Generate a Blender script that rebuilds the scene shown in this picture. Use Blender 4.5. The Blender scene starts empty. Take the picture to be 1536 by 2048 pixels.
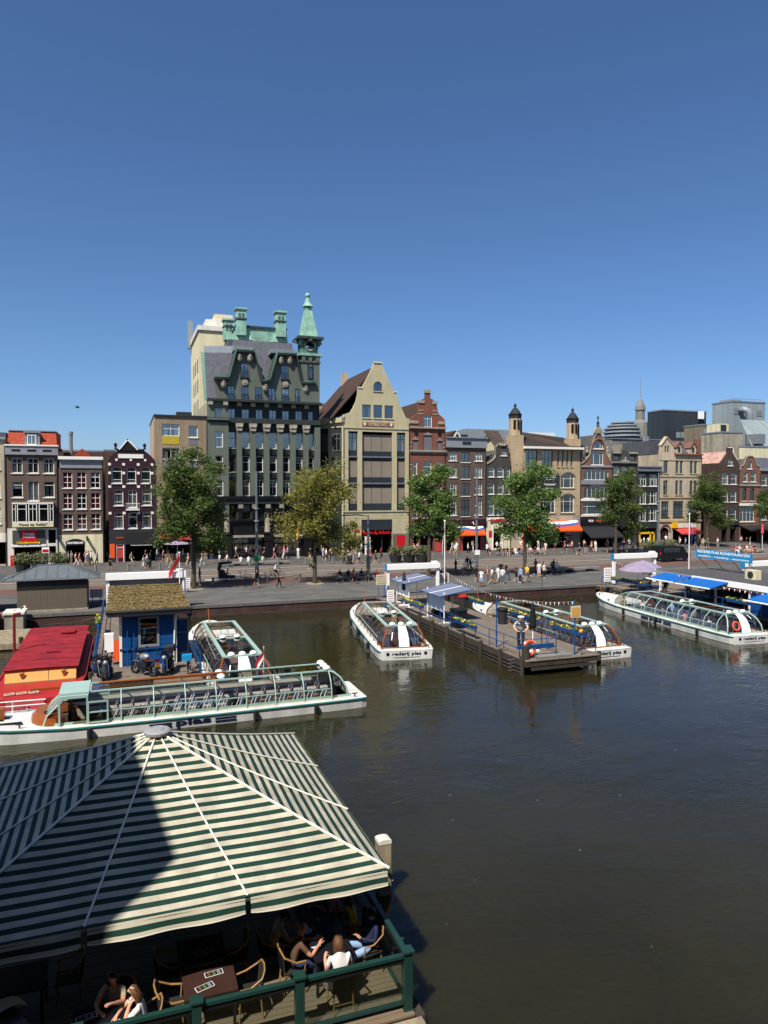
import bpy, bmesh, math, random
from mathutils import Vector, Matrix, Quaternion
from mathutils.geometry import delaunay_2d_cdt
rnd = random.Random(7)
SC = bpy.context.scene
COL = SC.collection
R_ = math.radians
# ---------------------------------------------------------------- camera, sky, sun, exposure
# The street frame is the world frame: X runs along the house fronts, Y away from the viewer, street level z = 0.
FPX, CAMH, YAW, PITCH = 1430.0, 9.15, R_(20.0), math.atan(44 / 1430.0)
cam_d = bpy.data.cameras.new('camera')
cam_d.sensor_fit = 'VERTICAL'; cam_d.sensor_height = 34.6; cam_d.sensor_width = 26.0
cam_d.lens = 34.6 * FPX / 2048.0
cam_d.clip_start = 0.1; cam_d.clip_end = 6000
cam = bpy.data.objects.new('camera', cam_d); COL.objects.link(cam)
cam.location = (0, 0, CAMH); cam.rotation_euler = (math.pi / 2 - PITCH, 0, -YAW)
SC.camera = cam
SUN_EL, SUN_AZ = R_(54.0), R_(48.0)            # azimuth measured left of the house fronts' normal
SUNV = Vector((-math.sin(SUN_AZ) * math.cos(SUN_EL), -math.cos(SUN_AZ) * math.cos(SUN_EL), math.sin(SUN_EL)))
world = bpy.data.worlds.new('World'); SC.world = world; world.use_nodes = True
wn = world.node_tree.nodes; wl = world.node_tree.links
sky = wn.new('ShaderNodeTexSky'); sky.sky_type = 'NISHITA'; sky.sun_disc = False
sky.sun_elevation = SUN_EL
sky.sun_rotation = math.atan2(SUNV.x, SUNV.y)
sky.altitude = 0; sky.air_density = 0.8; sky.dust_density = 0.9; sky.ozone_density = 8.0
hsv = wn.new('ShaderNodeHueSaturation'); hsv.inputs['Saturation'].default_value = 1.05; wl.new(sky.outputs[0], hsv.inputs['Color'])
wl.new(hsv.outputs[0], wn['Background'].inputs[0]); wn['Background'].inputs[1].default_value = 0.1
sun_d = bpy.data.lights.new('sun', 'SUN'); sun_d.energy = 5.0; sun_d.angle = R_(0.53); sun_d.color = (1.0, 0.955, 0.88)
sun = bpy.data.objects.new('sun', sun_d); COL.objects.link(sun)
sun.rotation_euler = (-SUNV).to_track_quat('-Z', 'Y').to_euler(); sun.location = SUNV * 200
SC.view_settings.view_transform = 'Standard'; SC.view_settings.look = 'None'
SC.view_settings.exposure = 0.4; SC.view_settings.gamma = 1.0; SC.view_settings.use_curve_mapping = False
SC.render.engine = 'CYCLES'
SC.cycles.max_bounces = 8; SC.cycles.transparent_max_bounces = 24; SC.cycles.glossy_bounces = 3; SC.cycles.diffuse_bounces = 3
SC.cycles.caustics_reflective = False; SC.cycles.caustics_refractive = False
SC.cycles.use_denoising = True
# ---------------------------------------------------------------- photo measurement helpers
_fw = Vector((math.sin(YAW) * math.cos(PITCH), math.cos(YAW) * math.cos(PITCH), -math.sin(PITCH)))
_rt = Vector((math.cos(YAW), -math.sin(YAW), 0)); _up = _rt.cross(_fw)
def ray(x, y): return _fw + _rt * ((x - 768) / FPX) + _up * ((1024 - y) / FPX)
def onZ(x, y, z=0.0):
    d = ray(x, y); k = (z - CAMH) / d.z; return Vector((d.x * k, d.y * k, z))
def onY(x, y, Y=96.4):
    d = ray(x, y); k = Y / d.y; return Vector((d.x * k, Y, CAMH + d.z * k))
WATER = -0.95
QUAY = 58.0
# ---------------------------------------------------------------- materials
def L_(h):
    h = h.lstrip('#'); o = []
    for i in (0, 2, 4):
        v = int(h[i:i + 2], 16) / 255.0
        o.append(v / 12.92 if v <= 0.04045 else ((v + 0.055) / 1.055) ** 2.4)
    return tuple(o)
MATS = {}
def mat(name, col, rough=0.8, metal=0.0, var=0.12, scale=1.5, spec=0.3, kind=None, col2=None, bump=0.0, size=(0.22, 0.07), **kw):
    if name in MATS: return MATS[name]
    if isinstance(col, str): col = L_(col)
    if isinstance(col2, str): col2 = L_(col2)
    m = bpy.data.materials.new(name); m.use_nodes = True; MATS[name] = m
    nt = m.node_tree; N = nt.nodes; K = nt.links; b = N['Principled BSDF']
    b.inputs['Roughness'].default_value = rough; b.inputs['Metallic'].default_value = metal
    b.inputs['Specular IOR Level'].default_value = spec
    tc = N.new('ShaderNodeTexCoord'); crd = tc.outputs['Object']
    mp = N.new('ShaderNodeMapping'); K.new(crd, mp.inputs[0]); mp.inputs['Scale'].default_value = kw.get('stretch', (1, 1, 1))
    n1 = N.new('ShaderNodeTexNoise'); n1.inputs['Scale'].default_value = scale; n1.inputs['Detail'].default_value = 5; n1.inputs['Roughness'].default_value = 0.65
    K.new(mp.outputs[0], n1.inputs['Vector'])
    mr = N.new('ShaderNodeMapRange'); mr.inputs[1].default_value = 0.28; mr.inputs[2].default_value = 0.72
    K.new(n1.outputs[0], mr.inputs[0])
    mx = N.new('ShaderNodeMix'); mx.data_type = 'RGBA'
    mx.inputs[6].default_value = (*[c * (1 - var) for c in col], 1)
    mx.inputs[7].default_value = (*(col2 if col2 else [min(1, c * (1 + var)) for c in col]), 1)
    K.new(mr.outputs[0], mx.inputs[0]); out = mx.outputs[2]; hgt = n1.outputs[0]
    if kind in ('brick', 'tile', 'board', 'paver'):
        sp = N.new('ShaderNodeSeparateXYZ'); K.new(crd, sp.inputs[0])
        ad = N.new('ShaderNodeMath'); ad.operation = 'ADD'; K.new(sp.outputs[0], ad.inputs[0])
        if kind != 'paver': K.new(sp.outputs[1], ad.inputs[1])
        cb = N.new('ShaderNodeCombineXYZ'); K.new(ad.outputs[0], cb.inputs[0]); K.new(sp.outputs[1 if kind == 'paver' else 2], cb.inputs[1])
        br = N.new('ShaderNodeTexBrick'); K.new(cb.outputs[0], br.inputs['Vector'])
        br.inputs['Scale'].default_value = 1.0; br.inputs['Brick Width'].default_value = size[0]; br.inputs['Row Height'].default_value = size[1]
        br.inputs['Mortar Size'].default_value = kw.get('mortar', 0.012); br.inputs['Mortar Smooth'].default_value = 0.3
        if kind == 'board': br.offset = 0.0
        br.inputs['Color1'].default_value = (0.85, 0.85, 0.85, 1); br.inputs['Color2'].default_value = (1.12, 1.1, 1.08, 1)
        q = kw.get('mval', 1.15); br.inputs['Mortar'].default_value = (q, q, q, 1)
        mu = N.new('ShaderNodeMix'); mu.data_type = 'RGBA'; mu.blend_type = 'MULTIPLY'; mu.inputs[0].default_value = 1.0
        K.new(out, mu.inputs[6]); K.new(br.outputs['Color'], mu.inputs[7]); out = mu.outputs[2]; hgt = br.outputs['Fac']
    if kw.get('weather'):     # broad weather streaks running down a wall
        m2 = N.new('ShaderNodeMapping'); K.new(crd, m2.inputs[0]); m2.inputs['Scale'].default_value = (0.9, 0.9, 0.18)
        n2 = N.new('ShaderNodeTexNoise'); n2.inputs['Scale'].default_value = 1.0; n2.inputs['Detail'].default_value = 6; K.new(m2.outputs[0], n2.inputs['Vector'])
        r2 = N.new('ShaderNodeMapRange'); r2.inputs[1].default_value = 0.35; r2.inputs[2].default_value = 0.65; r2.inputs[3].default_value = 1 - kw['weather']; r2.inputs[4].default_value = 1.06
        K.new(n2.outputs[0], r2.inputs[0])
        mw = N.new('ShaderNodeMix'); mw.data_type = 'RGBA'; mw.blend_type = 'MULTIPLY'; mw.inputs[0].default_value = 1.0
        K.new(out, mw.inputs[6]); K.new(r2.outputs[0], mw.inputs[7]); out = mw.outputs[2]
    K.new(out, b.inputs['Base Color'])
    if bump:
        bp = N.new('ShaderNodeBump'); bp.inputs['Strength'].default_value = bump; bp.inputs['Distance'].default_value = kw.get('bdist', 0.02)
        K.new(hgt, bp.inputs['Height']); K.new(bp.outputs[0], b.inputs['Normal'])
    return m
def glass(name, tint, gloss=0.06, rough=0.02):
    if name in MATS: return MATS[name]
    m = bpy.data.materials.new(name); m.use_nodes = True; MATS[name] = m
    nt = m.node_tree; N = nt.nodes; K = nt.links; N.remove(N['Principled BSDF'])
    tr = N.new('ShaderNodeBsdfTransparent'); tr.inputs[0].default_value = (*tint, 1)
    gl = N.new('ShaderNodeBsdfGlossy'); gl.inputs['Roughness'].default_value = rough; gl.inputs[0].default_value = (0.95, 0.97, 1, 1)
    tcn = N.new('ShaderNodeTexCoord'); ns = N.new('ShaderNodeTexNoise'); ns.inputs['Scale'].default_value = 1.3; K.new(tcn.outputs['Object'], ns.inputs['Vector'])
    bp = N.new('ShaderNodeBump'); bp.inputs['Strength'].default_value = 0.05; bp.inputs['Distance'].default_value = 0.05; K.new(ns.outputs[0], bp.inputs['Height']); K.new(bp.outputs[0], gl.inputs['Normal'])
    fr = N.new('ShaderNodeLayerWeight'); fr.inputs[0].default_value = .5
    pw = N.new('ShaderNodeMath'); pw.operation = 'POWER'; pw.inputs[1].default_value = 4.; K.new(fr.outputs['Facing'], pw.inputs[0])
    ad = N.new('ShaderNodeMath'); ad.operation = 'MULTIPLY_ADD'; ad.inputs[1].default_value = .85; ad.inputs[2].default_value = gloss + .05; ad.use_clamp = True; K.new(pw.outputs[0], ad.inputs[0])
    mx = N.new('ShaderNodeMixShader'); K.new(ad.outputs[0], mx.inputs[0]); K.new(tr.outputs[0], mx.inputs[1]); K.new(gl.outputs[0], mx.inputs[2])
    K.new(mx.outputs[0], N['Material Output'].inputs[0]); return m
glass('window_glass', (0.8, 0.83, 0.84), 0.1)
glass('boat_glass', (0.9, 0.92, 0.9), 0.0)
glass('boat_smoked', (0.66, 0.58, 0.5), 0.0)
glass('clear_glass', (0.82, 0.88, 0.86), 0.04)
for n, c, kw in [
    ('white', 'e4e0d4', dict(rough=.55, var=.06)), ('cream', 'd6cda8', dict(weather=.2)), ('offwhite', 'd8d2c2', dict(weather=.15)),
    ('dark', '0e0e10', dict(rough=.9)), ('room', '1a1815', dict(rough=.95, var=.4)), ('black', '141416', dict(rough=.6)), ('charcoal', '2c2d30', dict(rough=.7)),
    ('brown_brick', '604e44', dict(kind='brick', weather=.2, scale=.6)), ('red_brick', '774a3c', dict(kind='brick', weather=.15, scale=.6)),
    ('dark_brick', '4a3a33', dict(kind='brick', weather=.2, scale=.6)), ('maroon', '351a22', dict(rough=.55, weather=.15)),
    ('flat_brick', '8a7962', dict(kind='brick', weather=.15, scale=.6)), ('side_brick', 'b0a288', dict(kind='brick', weather=.3, scale=.4)),
    ('grey_brick', '46413c', dict(kind='brick', weather=.2, scale=.6)), ('rust_brick', '7a5546', dict(kind='brick', weather=.2, scale=.6)),
    ('beige_brick', 'ad9878', dict(kind='brick', weather=.12, scale=.6, size=(.3, .12), mortar=.02)), ('beige_stone', 'b8a88d', dict(weather=.15)),
    ('green_paint', '60665a', dict(rough=.6, weather=.12, var=.05)), ('green_dark', '2e3431', dict(rough=.6, weather=.15)), ('black_stone', '1b1b1c', dict(rough=.35, weather=.3)),
    ('stone', '9a9280', dict(weather=.25)), ('grey_stone', '7c7a74', dict(weather=.2)), ('olive_paint', 'b4a986', dict(weather=.08, var=.05)),
    ('tower_paint', 'd6cba4', dict(weather=.12, var=.05)), ('grey_paint', '84868a', dict(weather=.1, rough=.5)), ('slate', '55565c', dict(kind='tile', size=(.3, .22), rough=.5, mval=.7, var=.2)),
    ('lead', '82868a', dict(rough=.5, metal=.2)), ('copper', '84b099', dict(rough=.75, var=.25, scale=1.2, weather=.3, col2='a4cdb6')),
    ('dark_copper', '3c4a45', dict(rough=.6, weather=.3)), ('mid_copper', '587c6c', dict(rough=.7, weather=.35, var=.3)), ('red_tile', 'a8442a', dict(kind='tile', size=(.24, .33), mval=.45, mortar=.03, var=.25, bump=.4)),
    ('brown_tile', '4a382f', dict(kind='tile', size=(.24, .33), mval=.6, mortar=.03, var=.25, bump=.4)), ('grey_roof', '4e4c4b', dict(kind='tile', size=(.3, .3), mval=.7)),
    ('pale_tile', 'b58f80', dict(kind='tile', size=(.24, .33), mval=.8, var=.4)), ('brown_metal', '4c4139', dict(kind='board', size=(.6, 30.), mval=.7, rough=.5)),
    ('yellow_panel', 'b09a2c', dict(rough=.5)), ('grey_panel', '6b6b6c', dict(rough=.6)), ('blind', '84796a', dict(rough=.7, var=.06)), ('mullion', '2b3136', dict(rough=.4)),
    ('red_curtain', 'a8182c', dict(var=.3, scale=5)), ('white_curtain', 'bdbbb4', dict(var=.25, scale=4)), ('grey_curtain', '6d6a66', dict(var=.3, scale=4)),
    ('red_sign', 'c0141c', dict(rough=.45, var=.05)), ('orange', 'e4531c', dict(rough=.6, var=.06)), ('yellow', 'e0ae1c', dict(rough=.6)), ('sign_white', 'f2f0ea', dict(rough=.5, var=.02)),
    ('red_awning', 'b5403a', dict(rough=.8)), ('dark_awning', '232325', dict(rough=.8)), ('mauve', '8f8193', dict(rough=.85)), ('coral', 'd34a55', dict(rough=.8)),
    ('flag_blue', '1f3f8c', dict(rough=.8)), ('flag_red', 'b3202c', dict(rough=.8)), ('steel', '8b8e90', dict(rough=.4, metal=.6)), ('pole_grey', '6f7472', dict(rough=.5, metal=.3)),
    ('metal_panel', '8d9898', dict(kind='board', size=(.5, 40.), mval=.85, rough=.5)), ('dark_panel', '353b40', dict(kind='board', size=(.6, 40.), mval=.85, rough=.5)),
    ('concrete', 'a39a86', dict(weather=.4, var=.2)), ('tan_block', '7d715d', dict(weather=.2)),
    ('asphalt', '494745', dict(rough=.9, var=.14, scale=.5)), ('paving', '55524e', dict(kind='paver', size=(.6, .3), mval=.8, mortar=.012, rough=.9, scale=.25, var=.16)),
    ('tram_bed', '675b4e', dict(kind='paver', size=(.4, .2), mval=.82, rough=.9, scale=.3, var=.16)), ('brick_road', '66493f', dict(kind='paver', size=(.22, .11), mval=.9, rough=.9, scale=.4, var=.2)),
    ('promenade', '5b5955', dict(kind='paver', size=(1.5, .75), mval=.86, mortar=.02, rough=.9, var=.24, scale=.5)), ('kerb', '7d7b76', dict(rough=.85)), ('rail_steel', '77777a', dict(rough=.35, metal=.8)), ('road_paint', 'c9c5ba', dict(rough=.8)),
    ('quay_brick', '4a342e', dict(kind='brick', weather=.4, size=(.22, .07), mortar=.015, var=.35, scale=.8, bump=.4)), ('coping', '66635e', dict(rough=.85, weather=.2)),
    ('soil', '8d8063', dict(var=.3, scale=6)), ('bark', '4c4338', dict(var=.35, scale=6, bump=.5, stretch=(1, 1, .25))),
    ('hull_white', 'd6d4cc', dict(rough=.4, var=.12, scale=2.5, weather=.22)), ('hull_grey', '9a9a98', dict(rough=.5, weather=.2)), ('hull_dark', '1b1d1e', dict(rough=.6)), ('mint', '99b2a7', dict(rough=.45, var=.08)),
    ('teal_line', '2a6b66', dict(rough=.5)), ('bronze', '5d5148', dict(rough=.35, metal=.3)), ('varnish', '8a4a20', dict(rough=.3, var=.25, scale=4, stretch=(1, 6, 6))), ('cabin_floor', '6b5246', dict(rough=.6)), ('seat_blue', '5d6880', dict(rough=.7)),
    ('navy', '0b1536', dict(rough=.5, var=.03)), ('lamp_white', 'f0efe8', dict(rough=.3, var=.02)), ('chrome', 'b8bbbd', dict(rough=.15, metal=1.)), ('rope', 'b5ab98', dict(var=.25, scale=20)),
    ('barge_red', '8e2026', dict(rough=.65, var=.3, scale=1.6, weather=.25)), ('barge_hull', 'a52622', dict(rough=.5, var=.15)), ('barge_tan', 'd09a50', dict(rough=.6, var=.1)),
    ('deck_wood', '73675a', dict(rough=.9, var=.22, scale=2., stretch=(1, .3, 1))), ('pile_wood', '3c352e', dict(rough=.9, var=.35, scale=3, stretch=(1, 1, .3), bump=.4)), ('pale_wood', '8d7f68', dict(rough=.9, var=.4, scale=4, stretch=(1, 1, .3), bump=.5)),
    ('kiosk_wood', '655a4c', dict(rough=.85, var=.16, scale=2, stretch=(4, 4, .4))), ('zinc', '565b5d', dict(rough=.6, var=.15)), ('zinc_pale', '8b9194', dict(rough=.5, metal=.1, var=.15)), ('zinc_roof', '5c6264', dict(rough=.6, var=.2, scale=2.5)),
    ('hut_blue', '10477f', dict(rough=.5, var=.06)), ('rail_blue', '1b4a80', dict(rough=.45)), ('awning_blue', '0f5ca6', dict(rough=.75, var=.05)), ('canopy_blue', '697184', dict(rough=.85, var=.1)),
    ('moss', '6a5838', dict(rough=.95, var=.5, scale=9, bump=.8, col2='8f7c50')), ('gutter', '2a2b28', dict(rough=.6)), ('bin_black', '1d2022', dict(rough=.5)), ('red_lid', 'b01c22', dict(rough=.4)),
    ('tyre', '17171a', dict(rough=.8)), ('engine', '3a3c40', dict(rough=.3, metal=.6)), ('moto_blue', '1b2a5c', dict(rough=.25)), ('silver', 'a9abad', dict(rough=.25, metal=.6)), ('plate_yellow', 'd8a824', dict(rough=.5)),
    ('lifebuoy', 'd9502e', dict(rough=.5)), ('sign_blue', '1a85b8', dict(rough=.5, var=.03)), ('skin', 'b98468', dict(rough=.55, var=.06)), ('skin2', '8a5a42', dict(rough=.55, var=.06)), ('skin3', 'cf9c80', dict(rough=.55, var=.06)),
    ('hair_dark', '1d1512', dict(rough=.5, var=.3, scale=30)), ('hair_brown', '5a3a24', dict(rough=.5, var=.6, scale=60, stretch=(1, 1, .08), bump=.5)), ('hair_blond', 'a98a58', dict(rough=.5, var=.3, scale=30)), ('hair_grey', '8d8a86', dict(rough=.6)),
    ('t_white', 'dedbd4', {}), ('t_black', '17171a', {}), ('t_grey', '77777a', {}), ('t_navy', '1c2440', {}), ('t_blue', '3560a8', {}), ('t_pale_blue', '8fa8c8', {}), ('t_red', 'b02a2c', {}), ('t_pink', 'd48a94', {}),
    ('t_magenta', 'a8326a', {}), ('t_orange', 'dd7a3c', {}), ('t_yellow', 'd8b034', {}), ('t_green', '2c6a4c', {}), ('t_beige', 'b8a688', {}), ('t_peach', 'd8a890', {}), ('t_maroon', '4c2228', {}), ('t_denim', '4a5f80', {}), ('t_khaki', '6e6a50', {}), ('t_brown', '5b4232', {}),
    ('frame_green', '1d3a34', dict(rough=.35, var=.08)), ('terrace_board', '71614d', dict(rough=.85, var=.25, scale=3, stretch=(.3, 4, 1))), ('table_dark', '17171a', dict(rough=.45)), ('table_wood', '3a2620', dict(rough=.5, var=.2)),
    ('cane', '94703f', dict(rough=.5, var=.2)), ('wicker', '2a2622', dict(rough=.7, var=.4, scale=40)), ('glassware', 'c8ccd0', dict(rough=.1)), ('paper', 'c8c6c0', dict(rough=.7)), ('leafy', '39502a', dict(rough=.6, var=.4, scale=2)),
    ('seam_white', 'e8e2cf', dict(rough=.7, var=.04)), ('canvas_cap', '8f8f90', dict(rough=.8)),
]: mat(n, c, **kw)
def leafmat(name, a, b):
    m = mat(name, a, rough=.55, var=.25, col2=b, scale=.9, spec=.25)
    bs = m.node_tree.nodes['Principled BSDF']; N = m.node_tree.nodes; K = m.node_tree.links
    tl = N.new('ShaderNodeBsdfTranslucent'); src = bs.inputs['Base Color'].links[0].from_socket; K.new(src, tl.inputs[0])
    ms = N.new('ShaderNodeMixShader'); ms.inputs[0].default_value = .42
    K.new(bs.outputs[0], ms.inputs[1]); K.new(tl.outputs[0], ms.inputs[2]); K.new(ms.outputs[0], N['Material Output'].inputs[0])
    return m
leafmat('leaf_dark', '485a2c', '738646'); leafmat('leaf_gold', '757434', 'a09b4e'); leafmat('leaf_mid', '566f36', '809a52'); leafmat('leaf_shrub', '5c6440', '8c9068')
# ---------------------------------------------------------------- mesh builder
class MB:
    def __init__(s): s.v = []; s.f = []; s.m = []; s.cur = 0
    def add(s, vs, fs, m=None):
        o = len(s.v); s.v += [tuple(p) for p in vs]; mm = s.cur if m is None else m
        for f in fs: s.f.append([i + o for i in f]); s.m.append(mm)
        return s
    def box(s, x0, x1, y0, y1, z0, z1, m=None):
        v = [(x, y, z) for z in (z0, z1) for y in (y0, y1) for x in (x0, x1)]
        return s.add(v, [(0, 2, 3, 1), (4, 5, 7, 6), (0, 1, 5, 4), (2, 6, 7, 3), (0, 4, 6, 2), (1, 3, 7, 5)], m)
    def quad(s, a, b, c, d, m=None): return s.add([a, b, c, d], [(0, 1, 2, 3)], m)
    def slab(s, a, b, c, d, t, m=None):          # quad with thickness t along its normal
        n = (Vector(b) - Vector(a)).cross(Vector(d) - Vector(a)).normalized() * t
        q = [Vector(p) for p in (a, b, c, d)]; w = [p - n for p in q]
        return s.add(q + w, [(0, 1, 2, 3), (7, 6, 5, 4), (0, 4, 5, 1), (1, 5, 6, 2), (2, 6, 7, 3), (3, 7, 4, 0)], m)
    def ring(s, c, ax, r, n, ph=0):
        ax = Vector(ax).normalized(); u = ax.orthogonal().normalized()
        if abs(ax.z) > .99: u = Vector((1, 0, 0))
        w = ax.cross(u); return [Vector(c) + (u * math.cos(ph + 2 * math.pi * i / n) + w * math.sin(ph + 2 * math.pi * i / n)) * r for i in range(n)]
    def tube(s, p, q, r, r2=None, n=6, m=None, caps=True):
        r2 = r if r2 is None else r2; ax = Vector(q) - Vector(p)
        if ax.length < 1e-6: return s
        a = s.ring(p, ax, r, n); b = s.ring(q, ax, r2, n)
        fs = [(i, (i + 1) % n, n + (i + 1) % n, n + i) for i in range(n)]
        if caps: fs += [tuple(range(n))[::-1], tuple(range(n, 2 * n))]
        return s.add(a + b, fs, m)
    def path(s, pts, r, n=6, m=None, closed=False):
        P = [Vector(p) for p in pts]; k = len(P); vs = []; rr = r if isinstance(r, (list, tuple)) else [r] * k
        prev = None
        for i in range(k):
            t = (P[(i + 1) % k] - P[i - 1]) if closed else (P[min(i + 1, k - 1)] - P[max(i - 1, 0)])
            t.normalize()
            u = t.orthogonal().normalized() if prev is None else (prev - t * prev.dot(t)).normalized()
            prev = u; w = t.cross(u)
            vs += [P[i] + (u * math.cos(2 * math.pi * j / n) + w * math.sin(2 * math.pi * j / n)) * rr[i] for j in range(n)]
        fs = []
        for i in range(k if closed else k - 1):
            a = i * n; b = ((i + 1) % k) * n
            fs += [(a + j, a + (j + 1) % n, b + (j + 1) % n, b + j) for j in range(n)]
        if not closed: fs += [tuple(range(n))[::-1], tuple(range((k - 1) * n, k * n))]
        return s.add(vs, fs, m)
    def lathe(s, prof, n=12, c=(0, 0, 0), m=None, sx=1, sy=1):     # prof: (r, z)
        vs = []
        for r, z in prof: vs += [(c[0] + sx * r * math.cos(2 * math.pi * i / n), c[1] + sy * r * math.sin(2 * math.pi * i / n), c[2] + z) for i in range(n)]
        fs = []
        for k in range(len(prof) - 1): fs += [(k * n + i, k * n + (i + 1) % n, (k + 1) * n + (i + 1) % n, (k + 1) * n + i) for i in range(n)]
        fs += [tuple(range(n))[::-1], tuple(range((len(prof) - 1) * n, len(prof) * n))]
        return s.add(vs, fs, m)
    def prism(s, pts, d0, d1, ax='y', m=None):   # 2-D outline (a,b) extruded along ax
        k = len(pts)
        def P(a, b, d): return {'y': (a, d, b), 'x': (d, a, b), 'z': (a, b, d)}[ax]
        v = [P(a, b, d0) for a, b in pts] + [P(a, b, d1) for a, b in pts]
        return s.add(v, [tuple(range(k)), tuple(range(k, 2 * k))[::-1]] + [(i, (i + 1) % k, k + (i + 1) % k, k + i) for i in range(k)], m)
    def ball(s, c, r, n=8, m=None, sz=1.0):
        pr = [(max(1e-3, r * math.sin(math.pi * i / n)), -r * sz * math.cos(math.pi * i / n)) for i in range(n + 1)]
        return s.lathe(pr, n + 2, c, m)
    def mesh(s, name, mats, smooth=False):
        me = bpy.data.meshes.new(name); me.from_pydata(s.v, [], s.f)
        for x in mats: me.materials.append(MATS[x] if isinstance(x, str) else x)
        if len(mats) > 1: me.polygons.foreach_set('material_index', s.m)
        if smooth: me.polygons.foreach_set('use_smooth', [True] * len(me.polygons))
        bm = bmesh.new(); bm.from_mesh(me)
        if smooth: bmesh.ops.remove_doubles(bm, verts=bm.verts, dist=1e-5)
        bmesh.ops.recalc_face_normals(bm, faces=bm.faces); bm.to_mesh(me); bm.free()
        me.update(); return me
    def build(s, name, mats, parent=None, loc=(0, 0, 0), rot=(0, 0, 0), smooth=False):
        if not isinstance(mats, (list, tuple)): mats = [mats]
        return put(name, s.mesh(name, mats, smooth), parent, loc, rot)
def put(name, me, parent=None, loc=(0, 0, 0), rot=(0, 0, 0)):
    o = bpy.data.objects.new(name, me); COL.objects.link(o); o.location = loc; o.rotation_euler = rot
    if parent: o.parent = parent
    return o
def tag(o, label=None, cat=None, group=None, kind=None):
    if label: o['label'] = label
    if cat: o['category'] = cat
    if group: o['group'] = group
    if kind: o['kind'] = kind
    return o
def thing(name, label, cat, loc=(0, 0, 0), rz=0.0, group=None):
    o = bpy.data.objects.new(name, None); COL.objects.link(o); o.location = loc; o.rotation_euler = (0, 0, rz); o.empty_display_size = .2
    return tag(o, label, cat, group)
KIDS = {}
def copy_tree(o, parent=None, loc=None, rz=None, label=None):
    c = o.copy(); COL.objects.link(c); c.parent = parent
    if loc is not None: c.location = loc
    if rz is not None: c.rotation_euler = (0, 0, rz)
    if label: c['label'] = label
    for ch in list(o.children): copy_tree(ch, c)
    return c
def bx(x0, x1, y0, y1, z0, z1): return MB().box(x0, x1, y0, y1, z0, z1)
def letters(body, w, m, parent, loc, rot=(math.pi / 2, 0, 0), name='lettering', h=None, bold=.02, depth=.02):
    cu = bpy.data.curves.new('txt', 'FONT'); cu.body = body; cu.extrude = depth; cu.offset = bold; cu.align_x = 'CENTER'; cu.align_y = 'CENTER'; cu.resolution_u = 2
    t = bpy.data.objects.new('txt', cu); COL.objects.link(t)
    me = bpy.data.meshes.new_from_object(t)
    bpy.data.objects.remove(t); bpy.data.curves.remove(cu)
    xs = [v.co.x for v in me.vertices]; ys = [v.co.y for v in me.vertices]
    if not xs: return None
    cx, cy = (min(xs) + max(xs)) / 2, (min(ys) + max(ys)) / 2
    sx = w / (max(xs) - min(xs)); sy = sx if h is None else h / (max(ys) - min(ys))
    for v in me.vertices: v.co = ((v.co.x - cx) * sx, (v.co.y - cy) * sy, v.co.z)
    me.materials.clear(); me.materials.append(MATS[m]); me.name = name
    return put(name, me, parent, loc, rot)
# ---------------------------------------------------------------- ground, water, quay
def struct(name, mb, m, **k): return tag(mb.build(name, m, **k), kind='structure')
struct('ground', bx(-2500, 2500, QUAY + .4, 3500, -1.5, -.02), 'asphalt')
wm = mat('water', (0.023, 0.020, 0.008), rough=.04, var=.25, scale=.12, spec=.5)
_n = wm.node_tree.nodes; _k = wm.node_tree.links; _b = _n['Principled BSDF']; _b.inputs['IOR'].default_value = 1.33
_tc = _n.new('ShaderNodeTexCoord'); _h = None
for sc_, st_, dist in (((.55, 1.0, 1), .6, 0.04), ((2.2, 4.2, 1), 1.0, 0.012), ((.16, .22, 1), 1.0, 0.07)):
    _m = _n.new('ShaderNodeMapping'); _m.inputs['Scale'].default_value = sc_; _m.inputs['Rotation'].default_value = (0, 0, .35); _k.new(_tc.outputs['Object'], _m.inputs[0])
    _t = _n.new('ShaderNodeTexNoise'); _t.inputs['Scale'].default_value = 1.0; _t.inputs['Detail'].default_value = 3; _t.inputs['Distortion'].default_value = .6; _k.new(_m.outputs[0], _t.inputs['Vector'])
    _bp = _n.new('ShaderNodeBump'); _bp.inputs['Strength'].default_value = st_; _bp.inputs['Distance'].default_value = dist; _k.new(_t.outputs[0], _bp.inputs['Height'])
    if _h: _k.new(_h, _bp.inputs['Normal'])
    _h = _bp.outputs[0]
_k.new(_h, _b.inputs['Normal'])
_m = _n.new('ShaderNodeMapping'); _m.inputs['Scale'].default_value = (.05, .11, 1); _m.inputs['Rotation'].default_value = (0, 0, .5); _k.new(_tc.outputs['Object'], _m.inputs[0]); _t = _n.new('ShaderNodeTexNoise'); _t.inputs['Scale'].default_value = 1.; _t.inputs['Detail'].default_value = 5; _t.inputs['Distortion'].default_value = 1.; _k.new(_m.outputs[0], _t.inputs['Vector'])
_r = _n.new('ShaderNodeMapRange'); _r.inputs[1].default_value = .42; _r.inputs[2].default_value = .62; _r.inputs[3].default_value = .02; _r.inputs[4].default_value = .07; _k.new(_t.outputs[0], _r.inputs[0]); _k.new(_r.outputs[0], _b.inputs['Roughness'])   # wind patches
_b.inputs['Subsurface Weight'].default_value = .85; _b.inputs['Subsurface Radius'].default_value = (1., .85, .5); _b.inputs['Subsurface Scale'].default_value = 2.2   # murky water scatters light sideways
struct('water', bx(-300, 400, -120, QUAY + .2, -3.5, WATER), 'water')
struct('promenade', bx(-60, 150, QUAY + .39, 67.4, -.3, 0), 'promenade')
struct('tree_strip', bx(-60, 150, 67.4, 69.6, -.3, .004), 'paving')
struct('cycle_path', bx(-60, 150, 69.6, 73.2, -.3, -.004), 'brick_road')
struct('tram_bed', bx(-60, 150, 73.2, 84.4, -.3, -.006), 'tram_bed')
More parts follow.
